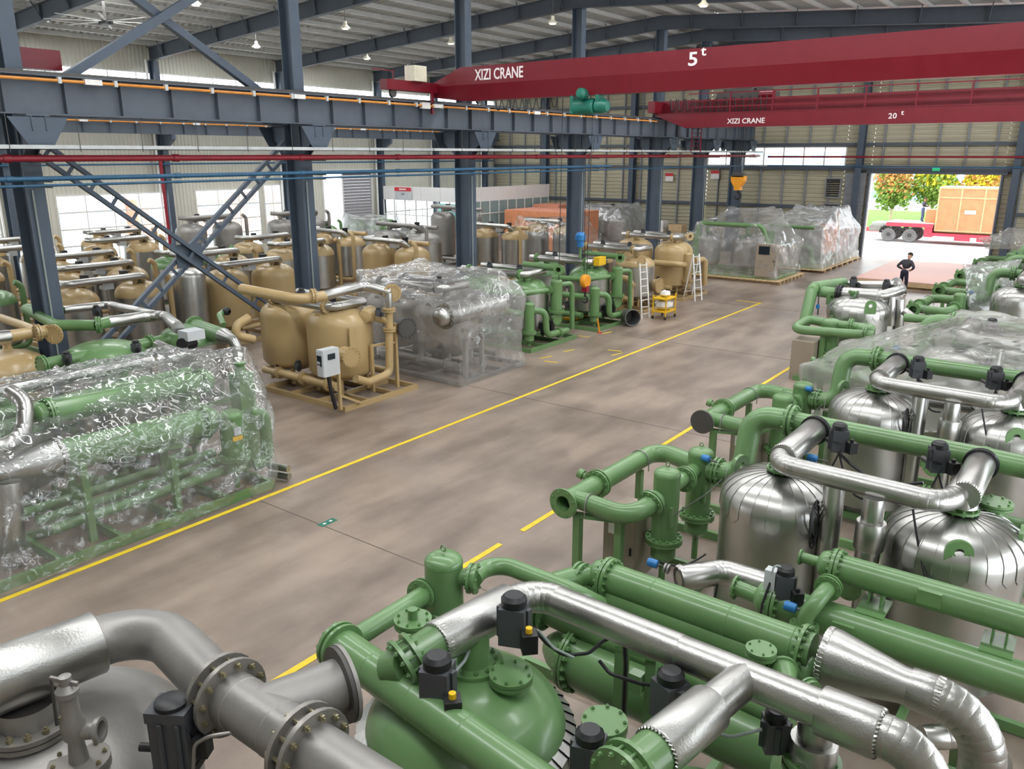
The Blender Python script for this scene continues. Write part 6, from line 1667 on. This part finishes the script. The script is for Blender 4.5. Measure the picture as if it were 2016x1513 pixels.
MB().box((f.x+0.20,f.y-0.1,1.2),(f.x+0.225,f.y+0.04,1.35)).build('name_plate','cabinet_grey',D,smooth=False); MB().box((f.x+0.2,f.y-0.14,1.1),(f.x+0.228,f.y+0.06,1.18)).build('yellow_label','yellow',D,smooth=False)
g = XP(486,860,-13.4); post(D,(g.x,g.y,0.16),(g.x,g.y,2.1),0.34,'green',name='column_housing'); MB().lathe((g.x,g.y,2.1),(0,0,1),[(0.12,0),(0.08,0.08),(0.08,0.16),(0.12,0.17),(0.12,0.2),(0.001,0.2)],14).build('nozzle','green',D)
pipe(D,[XP(490,812,-12.7),XP(520,815,-12.7),XP(528,905,-12.7),XP(500,915,-12.8)],0.12,'green',bend=0.9)
for (x,y0_,y1_) in ((186,905,1076),(353,893,1016),(160,880,1060),(330,870,990)):
    p = XP(x,y1_,-12.6 if x in (186,353) else -13.5); q = XP(x,y0_,-12.6 if x in (186,353) else -13.5); post(D,(p.x,p.y,0.16),(p.x,p.y,q.z),0.11,'green')
MB().bar(XP(180,905,-13.0),XP(360,872,-13.0),0.12,0.12).build('cross_beam','green',D,smooth=False)
for k in range(3): pipe(D,[(-12.9-0.5*k,5.0,0.45),(-12.9-0.5*k,8.6,0.45)],0.09,'green')
for v in (5.6,7.8): 
    tank(D,-15.5,v,0.5,1.5,0.8,0.4,'alu','green',n=28,legm='green'); MB().cyl((-15.5,v,1.8),(-15.5,v,2.1),0.1,n=12).build('top_neck','green',D)
clad(D,[(-15.5,5.0,2.15),(-15.5,8.4,2.15)],0.12,'alu',step=1.2); pipe(D,[(-14.6,4.6,2.0),(-14.6,8.7,2.0)],0.1,'green'); actuator(D,XP(300,900,-13.4),0.9,0.2)
filter_vessel(D,-14.6,8.6,0.8,1.9,0.2,'green',0)
dp = [(-12.2,4.1,0.02),(-12.25,8.75,0.03),(-16.6,4.0,0.02),(-16.6,9.3,0.02),(-12.2,3.9,0.05)]
dp += [tuple(XP(x,y,X)) for x,y,X in ((0,790,-14.2),(60,765,-14.6),(290,690,-15.4),(400,692,-15.2),(484,682,-13.6),(515,745,-13.2),(540,815,-12.5),(548,930,-12.25),(500,700,-14.0),(10,930,-12.5),(330,850,-12.6),(470,770,-12.6))] + [(-16.4,4.2,2.25),(-16.4,9.2,2.2)]
film('plastic_sheet','crinkled clear plastic film covering the green machine in the left foreground', dp, 'film_sparkle', amp=0.10, seed=1, sag_amt=0.10, edge=0.075, crease=0.8, freq=1.3)
for i,(x,y) in enumerate(((568,922),(570,938))):
    p = Z(x,y,0.28-0.18*i); o = MB().pipe([p+Vector((-0.45,-0.12,0)),p],0.07,14).build('pipe_stub','alu'); tag(o,('upper' if i == 0 else 'lower')+' short steel pipe stub poking out beside the plastic film','pipe','pipe stubs beside the film')

# ---- L1: green dryer behind the film, L2: tan dryer at the left edge
L1 = thing('air_dryer','green dryer with bare green dome and silver top pipes behind the film','air dryer',(-19.0,10.0,0))
skid(L1,-21.0+0.9,8.0,-16.9,11.8,'green',0.14,2,2)
LZ = 2.35
c = Z(215,668,2.1)
tank(L1,c.x+0.1,c.y-0.2,0.55,1.65,0.95,0.45,'alu','green',n=36,bottom=0.25,legm='green')
c2 = Z(330,640,2.1); tank(L1,c2.x,c2.y+0.6,0.55,1.6,0.85,0.42,'alu','green',n=32,legm='green')
pipe(L1,[Z(52,608,LZ),Z(110,640,LZ),Z(190,640,LZ)],0.13,'green',20,bend=1.4); flange(L1,Z(190,640,LZ),(0.6,1,0),0.2,0.13,'green',0.03,12,1,pair=True)
pipe(L1,[Z(190,640,LZ),Z(220,632,LZ)],0.14,'green',20); clad(L1,[Z(215,634,LZ),Z(320,618,LZ),Z(350,645,2.3)],0.14,'alu',gores=4)
pipe(L1,[Z(55,605,LZ),Z(130,610,LZ)],0.11,'green'); clad(L1,[Z(128,610,LZ),Z(215,600,LZ),Z(330,625,LZ),Z(350,640,LZ)],0.11,'alu',gores=3)
pipe(L1,[Z(85,718,1.9),Z(330,668,1.9)],0.14,'green',20); flange(L1,Z(88,718,1.9),(Z(85,718,1.9)-Z(330,668,1.9)),0.22,0.14,'green',0.03,12,1,pair=True); flange(L1,Z(292,676,1.9),(Z(330,668,1.9)-Z(85,718,1.9)),0.2,0.14,'green',0.03,12,1,pair=True)
clad(L1,[Z(105,728,1.9),Z(130,745,1.7)],0.12,'alu',step=3); clad(L1,[Z(310,678,1.95),Z(345,695,1.8)],0.12,'alu',step=3)
p, q = Z(385,642,1.9), Z(440,662,1.9); exchanger(L1,p,q,0.2,'green',1,cap1=False); MB().lathe(q,(q-p),[(0.21,0),(0.21,0.04),(0.12,0.42),(0.12,0.5)],24).build('cone_cladding','alu',L1); clad(L1,[q+(q-p).normalized()*0.45,q+(q-p).normalized()*0.7,q+(q-p).normalized()*0.72+Vector((0,0,-0.8))],0.13,'alu',gores=4)
m = Z(380,660,2.15); MB().box((m.x-0.3,m.y-0.2,m.z-0.1),(m.x+0.1,m.y+0.25,m.z+0.12)).build('junction_box','cabinet_grey',L1,smooth=False); MB().lathe((m.x-0.1,m.y-0.25,m.z-0.2),(0.3,-1,0),[(0.001,0),(0.16,0),(0.16,-0.35),(0.001,-0.35)],16).build('blower_motor','black',L1)
actuator(L1,Z(268,684,2.0),0.9,0.4); actuator(L1,Z(132,705,2.0),0.8,0.3); actuator(L1,Z(190,612,LZ),0.8,0.4)
pipe(L1,[Z(440,640,1.5),Z(432,620,1.7),Z(445,610,1.7)],0.09,'green'); MB().lathe(Z(442,612,1.75),(1,0.2,0),[(0.05,0),(0.12,0.03),(0.12,0.14),(0.05,0.2)],14).build('valve_body','rubber',L1)
L2 = thing('air_dryer','tan dryer with capped tan header pipe at the left edge of the photo','air dryer',(-19.5,6.4,0))
skid(L2,-21.6,5.0,-17.2,7.6,'tan',0.14,2,1)
c = Z(25,690,1.95); tank(L2,c.x,c.y-0.25,0.55,1.55,0.9,0.42,'tan','tan',n=32,legm='tan'); nozzle(L2,Z(14,682,2.0),0.15,0.09,'tan',1)
pipe(L2,[Z(-60,672,2.35),Z(60,655,2.35)],0.13,'tan',20); flange(L2,Z(70,655,2.35),(Z(60,655,2.35)-Z(-60,672,2.35)),0.19,0.13,'tan',0.03,12,1,pair=True)
pipe(L2,[Z(72,655,2.35),Z(98,650,2.35)],0.14,'tan'); flange(L2,Z(106,657,2.3),(0.6,-1,0),0.23,0.14,'tan',0.03,14,2,blind=True); clad(L2,[Z(-60,674,2.35),Z(18,662,2.35)],0.15,'alu',step=3)
pipe(L2,[Z(0,625,2.3),Z(45,640,2.3),Z(110,665,2.2)],0.1,'tan')

# ================================================================== REST OF THE RIGHT ROW
def strip_bank(root): return root
A3 = copy_tree(A2); A3.location = (A1.location.x + 0.62, A1.location.y + 9.35, 0)
A3['label'] = 'silver-clad green dryer under a translucent sheet, third in the right-hand row'
for c in list(A3.children):
    if c.name.startswith('blind_flange'): bpy.data.objects.remove(c)
s3 = 9.35
film('plastic_sheet','translucent plastic sheet tented over the third dryer of the right-hand row',
     [(-5.4,8.7+s3,0.35),(-5.4,12.0+s3,0.6),(1.1,8.4+s3,0.9),(1.1,12+s3,0.9),(-5.4,8.75+s3,1.62),(-5.35,11.9+s3,1.6),(-4.0,9.5+s3,1.95),(-3.8,11.2+s3,2.3),(-2.5,9.2+s3,2.72),(-2.7,11.5+s3,2.78),(1.0,9.1+s3,2.72),(1.0,11.5+s3,2.75),(-2.1,11.3+s3,2.85)], 'film_smooth', amp=0.04, seed=9, sag_amt=0.09, edge=0.12, crease=0.6, freq=0.7)
# ---- A4: dryer with two filters in front and a big green riser
A4 = thing('air_dryer','green dryer with tall green riser and brown cabinet beside the aisle line','air dryer',(-5.0,24.6,0))
skid(A4,-6.9,22.6,-2.9,27.0,'green',0.14,2,2)
q = Z(1560,645,1.35)
cabinet(A4,-7.05,22.75,-6.45,23.5,0.0,1.12,'cabinet','-x')
post(A4,(-6.35,23.2,0.0),(-6.35,23.2,1.2),0.12)
c = Z(1688,612,2.15); cy4 = 25.1
tcx = YP(1690,600,cy4).x
gore_tank(A4, tcx, cy4, 0.35, 1.75, 0.85, 0.42, 'alu', 24)
tank(A4, tcx+0.1, cy4+1.7, 0.35, 1.75, 0.8, 0.4, 'alu', 'alu', n=28, legm='green')
lug(A4,(tcx-0.75,cy4-0.1,1.85),0.3,s=1.2); lug(A4,(tcx+0.5,cy4-0.7,1.8),0.5,s=1.2); nozzle(A4,(tcx-0.15,cy4-0.1,2.12),0.14,0.09)
for (x,y) in ((1637,628),(1705,638)):
    p = YP(x,y,23.6); filter_vessel(A4,p.x,23.6,0.75,p.z,0.26,'green',1)
pa = [YP(1720,660,23.3), YP(1560,648,23.0), YP(1590,628,24.0), YP(1650,640,24.2)]
pipe(A4,pa,0.13,'green',18,bend=1.0,name='inlet_pipe'); flange(A4,YP(1700,655,23.25),(1,0,0),0.19,0.13,'green',0.03,10,1,pair=True)
flange(A4,YP(1672,640,23.6),(1,0,0),0.2,0.13,'green',0.03,10,1,pair=True); pipe(A4,[YP(1640,637,23.6),YP(1705,645,23.6)],0.12,'green')
pipe(A4,[YP(1583,640,24.2),YP(1600,565,24.8),YP(1660,556,26.4)],0.17,'green',20,bend=0.8,name='riser'); flange(A4,YP(1603,568,24.9),(0.4,1,0),0.22,0.17,'green',0.03,12,1)
pipe(A4,[YP(1605,572,25.0),YP(1650,578,25.2)],0.17,'green'); flange(A4,YP(1648,577,25.2),(1,0,0),0.26,0.17,'black',0.05,12,1,pair=True)
clad(A4,[YP(1652,577,25.2),YP(1735,582,25.2),YP(1775,570,26.0),YP(1765,555,27.0)],0.15,'alu',gores=4,bend=1.0); clad(A4,[YP(1655,577,25.2),YP(1728,582,25.2)],0.19,'alu',step=3)
clad(A4,[YP(1660,560,26.6),YP(1760,560,26.6)],0.12,'alu',step=3)
clad(A4,[YP(1770,590,25.9),YP(1768,650,25.9)],0.15,'alu',step=3); clad(A4,[YP(1755,585,25.5),YP(1752,640,25.5)],0.12,'alu',step=3)
for (x,y) in ((1680,556),(1745,562)): actuator(A4,YP(x,y,26.3),1.0,0.4)
transmitter(A4,YP(1610,603,24.6),(0,0,1)); hose(A4,[YP(1612,580,24.6),YP(1610,620,24.6)],0.02,'steel_dark',name='sense_line')
for k in range(4): p = YP(1592+3*k,672+9*k,23.3); MB().box((p.x-0.06,p.y-0.06,p.z-0.06),(p.x+0.06,p.y+0.06,p.z+0.05)).build('valve_block','black',A4,smooth=False)
pipe(A4,[YP(1780,625,25.2),YP(1850,630,25.2)],0.12,'green'); clad(A4,[YP(1780,612,25.5),YP(1800,628,25.5)],0.12,'alu',step=3)
# ---- dryers further up the right side
for k, (s, dx, lab) in enumerate(((19.3,0.15,'green dryer beyond the tented sheet, fifth from the camera on the right'),(23.9,0.1,'green dryer partly under a crumpled sheet, sixth from the camera on the right'),(28.5,0.1,'green dryer level with the man, seventh from the camera on the right'),(33.1,0.1,'green dryer nearest the gate, last in the right-hand row'))):
    o = copy_tree(A2); o.location = (A1.location.x+dx+0.6, A1.location.y+s, 0); o['label'] = lab
    for c in list(o.children):
        if c.name.startswith('blind_flange'): bpy.data.objects.remove(c)
film('plastic_sheet','crumpled plastic sheet hanging over a green dryer on the far right', [tuple(Z(*p)) for p in ((1895,520,2.7),(1990,515,2.7),(1905,600,1.6),(1985,600,1.5),(1920,640,0.9),(1965,640,0.9))] + [tuple(Z(1900,520,2.7)+Vector((0.3,1.2,0))),tuple(Z(1985,515,2.7)+Vector((0.3,1.2,0)))], 'film_grey', amp=0.10, seed=11, sag_amt=0.06)
film('plastic_sheet','dusty plastic sheet over the last dryer near the gate', [tuple(Z(*p)) for p in ((1925,470,2.6),(1985,448,2.8),(2030,450,2.8),(1940,490,1.9),(2030,490,1.9))] + [tuple(Z(1985,448,2.8)+Vector((0,1.5,-0.2))),tuple(Z(2030,450,2.8)+Vector((0.3,1.5,-0.2)))], 'film_grey', amp=0.10, seed=12, sag_amt=0.06)

# ================================================================== FIELD OF DRYERS IN THE LEFT BAY
def proto(**k):
    rt, P, T = dryer('proto', 2.1, -1.35, lod=2, **k); return rt
PR = {
 'tan_alu': proto(body='alu', dome='tan', paint='tan', r=0.72, ztop=1.95, h=0.45, pz=2.62),
 'tan_tan': proto(body='tan', dome='tan', paint='tan', r=0.78, ztop=1.95, h=0.45, pz=2.62),
 'green_alu': proto(body='alu', dome='green', paint='green', r=0.75, ztop=1.75, h=0.42, pz=2.4),
 'steel': proto(body='steel_grey', dome='steel_grey', paint='steel_grey', r=0.72, ztop=2.6, h=0.4, pz=3.3, clad_top='steel_grey'),
 'steel_big': proto(body='alu', dome='steel_grey', paint='steel_grey', r=0.95, ztop=1.9, h=0.5, pz=2.75, clad_top='steel_grey', pitch=2.4, wide=4.6),
}
used = set()
field = [  # kind, x, y, rotation, label
 ('tan_alu',-24.6,12.2,90,'tan-domed silver dryer just behind the first brace, nearest row of the left bay'),
 ('tan_tan',-24.7,17.4,90,'all-tan dryer left of the second column, nearest row of the left bay'),
 ('green_alu',-27.9,9.2,90,'green-domed silver dryer left of the first column'),
 ('tan_alu',-28.0,13.7,90,'tan-domed silver dryer under the crossing of the braces, second row'),
 ('tan_alu',-28.2,18.1,90,'tan-domed silver dryer behind the all-tan dryer, second row'),
 ('tan_alu',-31.6,10.4,90,'tan-domed silver dryer at the left edge, third row'),
 ('tan_alu',-31.6,14.9,90,'tan-domed silver dryer right of the first column, third row'),
 ('green_alu',-31.2,19.2,90,'green-domed silver dryer behind the brace crossing, third row'),
 ('tan_alu',-35.9,14.2,90,'tan-domed silver dryer half hidden by the first column, fourth row'),
 ('tan_alu',-36.0,18.8,90,'tan-domed silver dryer in front of the wide window, fourth row'),
 ('tan_alu',-39.6,15.8,90,'tan-domed silver dryer by the left wall, left of the window'),
 ('tan_alu',-39.8,20.6,90,'tan-domed silver dryer by the left wall under the wide window'),
 ('steel',-36.0,23.3,90,'tall grey steel dryer left of the narrow window'),
 ('steel',-35.0,27.8,90,'tall grey steel dryer in front of the narrow window'),
 ('tan_alu',-31.8,23.4,90,'tan-domed silver dryer right of the brace, third row'),
 ('tan_alu',-28.4,22.6,90,'tan-domed silver dryer left of the second column top pipes'),
 ('tan_tan',-25.4,25.6,0,'all-tan dryer behind the clear plastic cover'),
 ('tan_alu',-31.0,27.2,0,'tan-domed silver dryer behind the second column'),
 ('steel_big',-29.6,30.6,0,'broad grey dryer with strapped silver vessels in front of the office'),
 ('green_alu',-38.4,31.6,90,'green-piped dryer with pale bags near the bright doorway'),
 ('tan_alu',-26.4,34.4,0,'tan-topped silver dryer right of the third column'),
 ('tan_alu',-26.0,38.6,0,'tan-topped dryer among the film covers before the orange crate'),
 ('steel',-31.0,36.2,0,'grey steel dryer half hidden by the third column'),
]
for kind, x, y, rz, lab in field:
    o = PR[kind] if kind not in used else copy_tree(PR[kind]); used.add(kind)
    o.location = (x, y, 0); o.rotation_euler = (0,0,R(rz)); o['label'] = lab; o['group'] = 'dryers stored in the left bay'
# tall single silver vessel behind the brace
v = thing('storage_vessel','tall plain silver vessel standing behind the lower brace','vessel',(-24.5,14.85,0))
MB().lathe((-24.5,14.85,0),(0,0,1),[(0.001,0.15),(0.6,0.15),(0.6,2.35)]+dome_prof(0.6,2.35,0.25)[1:],28).build('shell','alu',v); MB().cyl((-24.5,14.85,2.55),(-24.5,14.85,2.75),0.08,n=12).build('nozzle','tan',v)
for k in range(3): t = k*2.1; MB().cyl((-24.5+0.45*math.cos(t),14.85+0.45*math.sin(t),0),(-24.5+0.45*math.cos(t),14.85+0.45*math.sin(t),0.2),0.05,n=8).build('leg','steel_grey',v)
def hull_box(x, y, w, d, z, seed, lab, m='film_milky', top=0.7):
    pts = [(x+i*w/2,y+j*d/2,0.05) for i in (-1,1) for j in (-1,1)] + [(x+i*w/2,y+j*d/2,z*0.62) for i in (-1,1) for j in (-1,1)] + [(x+i*w/2*top,y+j*d/2*top,z*(0.95+0.05*i*j)) for i in (-1,1) for j in (-1,1)]
    return film('plastic_sheet', lab, pts, m, amp=0.09, seed=seed, sag_amt=0.12, group='film covers in the left bay')
hull_box(-37.6,35.6,3.4,3.0,2.7,21,'plastic sheet over a machine in front of the roller shutter')
PRb = copy_tree(PR['green_alu']); PRb.location = (-37.6,35.6,0); PRb.rotation_euler = (0,0,0); PRb['label'] = 'dryer showing dimly under the sheet in front of the roller shutter'
hull_box(-26.0,38.6,4.6,3.2,2.9,22,'plastic sheet over the dryer before the orange crate','film')
hull_box(-29.5,50.3,5.5,4.0,3.0,23,'pale plastic sheet heaped over machinery behind the orange crate, by the back wall')
PRc = copy_tree(PR['steel_big']); PRc.location = (-29.5,50.2,0); PRc.rotation_euler = (0,0,0); PRc['label'] = 'grey dryer under the pale sheet by the back wall'
# stored goods along the back wall
for i, (x, w, hh, lab) in enumerate(((-25.3,0.9,1.9,'tall pale wrapped stack beside the fifth column'),(-24.0,1.0,1.7,'brown cardboard stack beside the fifth column'),(-26.4,1.1,0.8,'low white crate beside the fifth column'))):
    t = thing('stacked_boxes',lab,'boxes',(x,50.6,0)); n = max(2,int(hh/0.4))
    for k in range(n): MB().box((x-w/2+0.01*k,50.2,hh*k/n+0.0),(x+w/2-0.01*k,51.0,hh*(k+1)/n-0.015)).build('box',['white_plastic','wood','white_paint'][i],t,smooth=False)

# ================================================================== PROPS ON THE FLOOR
def ladder(lab, a, b, w, n, d2=None, m='white_plastic'):
    t = thing('ladder', lab, 'ladder', a); a, b = Vector(a), Vector(b)
    d = (b-a).normalized(); s = Vector((-d.y if abs(d.x)+abs(d.y) > 0.01 else 0, d.x, 0)); s = Vector((0.3,1,0)).normalized()
    for q in (-1,1): MB().bar(a+s*q*w/2, b+s*q*w*0.42, 0.03, 0.06, s).build('stile', m, t, smooth=False)
    L = (b-a).length
    for i in range(n): p = a + d*(L*(i+0.7)/n); MB().bar(p-s*w/2*0.95, p+s*w/2*0.95, 0.03, 0.03).build('rung', m, t, smooth=False)
    if d2:
        e = Vector(d2)
        for q in (-1,1): MB().bar(e+s*q*w*0.6, b+s*q*w*0.42, 0.03, 0.05, s).build('rear_leg', m, t, smooth=False)
        MB().bar(e-s*w*0.6+Vector((0,0,0.3)), e+s*w*0.6+Vector((0,0,0.3)),0.025,0.025).build('spreader', m, t, smooth=False)
    return t
ladder('straight white aluminium ladder leaning upright at the second green dryer',(-14.5,28.15,0),(-14.75,28.2,2.15),0.42,8)
p = Z(1375,592); ladder('open white stepladder beside the last tan dryer', p, p+Vector((-0.35,0.25,2.0)), 0.45, 6, d2=(p.x-0.75,p.y+0.5,0))
ct = thing('tool_cart','yellow tool cart carrying white bags at the foot of the ladder','cart',(-14.0,28.9,0)); x, y = -14.0, 28.7
for zz in (0.28,0.78): MB().box((x-0.3,y-0.45,zz),(x+0.3,y+0.45,zz+0.05)).build('shelf','yellow',ct,smooth=False)
for i in (-1,1):
    for j in (-1,1):
        MB().bar((x+i*0.27,y+j*0.42,0.1),(x+i*0.27,y+j*0.42,0.95),0.04,0.04).build('upright','yellow',ct,smooth=False); MB().cyl((x+i*0.27-0.02,y+j*0.42,0.07),(x+i*0.27+0.02,y+j*0.42,0.07),0.07,n=12).build('caster','black',ct)
def sack(lab, c, r, seed, m='white_plastic'):
    mb = MB(); n = 14; rings = []
    for i in range(8):
        t = PI*i/7; ring = []
        for k in range(n):
            a = 2*PI*k/n; v = Vector((math.sin(t)*math.cos(a), math.sin(t)*math.sin(a), math.cos(t))); f = 1+0.3*noise.noise(v*2+Vector((seed,0,0)))
            ring.append(Vector(c)+Vector((v.x*r*1.3*f, v.y*r*1.5*f, (v.z*0.8+0.75)*r*f)))
        rings.append(ring)
    mb.sweep(rings, n, True, True); return tag(mb.build('sack',m), lab, 'bag')
sack('white sack on the lower shelf of the tool cart',(x,y,0.34),0.26,1); sack('small white bag on the top shelf of the tool cart',(x,y+0.05,0.84),0.15,2)
p = Z(1240,640); bk = thing('bucket','grey metal bucket lying on its side near the tool cart','bucket',(p.x,p.y,0))
MB().lathe((p.x-0.3,p.y+0.2,0.3),(0.75,-0.55,0.05),[(0.24,0.0),(0.25,0.02),(0.30,0.62),(0.31,0.63),(0.285,0.62),(0.23,0.04),(0.001,0.04)],24).build('shell','bucket',bk); MB().lathe((p.x-0.3,p.y+0.2,0.3),(0.75,-0.55,0.05),[(0.30,0.6),(0.315,0.61),(0.315,0.64),(0.3,0.64)],24).build('rim','steel_grey',bk)
p = Z(1181,655); o = MB().bar((p.x,p.y-0.1,0.25),(p.x+0.05,p.y+0.1,0.03),0.08,0.05).bar((p.x+0.02,p.y,0.3),(p.x+0.02,p.y,0.02),0.05,0.05); 
t = thing('warning_bar','orange-red bar standing on the floor in front of the second green dryer','bar',(p.x,p.y,0)); MB().bar((p.x-0.02,p.y,0.02),(p.x-0.08,p.y-0.05,0.5),0.09,0.05).build('bar','hook_orange',t,smooth=False); MB().box((p.x-0.08,p.y-0.06,0),(p.x+0.06,p.y+0.06,0.03)).build('foot','red_sign',t,smooth=False)
p = Z(1135,632); o = MB().box((p.x-0.25,p.y-0.6,0.13),(p.x+0.2,p.y+0.5,0.2)); tag(o.build('tray','yellow',smooth=False),'yellow tray on the base of the second green dryer','tray')
p = Z(1160,637); o = MB().box((p.x-0.5,p.y-0.3,0.0),(p.x+0.3,p.y+0.6,0.05)); 
for i, (x, y, zz) in enumerate(((1143,462,2.9),(1181,502,2.6))):
    q = YP(x,y+6,25.8+0.3*i)
    if i == 0:
        MB().lathe(q,(0,0,1),[(0.001,-0.35),(0.12,-0.33),(0.14,-0.1),(0.2,-0.08),(0.2,0.1),(0.12,0.2),(0.001,0.22)],16).build('blue_motor','blue_plastic',G2); MB().cyl((q.x,q.y,q.z-0.3),(q.x,q.y,2.3),0.05,n=10).build('motor_stand','green',G2)
    else: MB().box((q.x-0.12,q.y-0.25,q.z-0.25),(q.x+0.12,q.y+0.25,q.z+0.05)).build('yellow_valve_cover','yellow',G2,smooth=False)
p = Z(645,1028); fp = thing('floor_plate','small dark green plate with two white marks set in the floor of the aisle','plate',(p.x,p.y,0)); fp['kind'] = 'structure'
MB().box((p.x-0.07,p.y-0.17,0.0),(p.x+0.07,p.y+0.17,0.005),rot=0.0).build('plate','hoist_green',fp,smooth=False)
for d in (-0.07,0.07): MB().box((p.x-0.02,p.y+d-0.03,0.005),(p.x+0.02,p.y+d+0.03,0.007)).build('mark','white_plastic',fp,smooth=False)
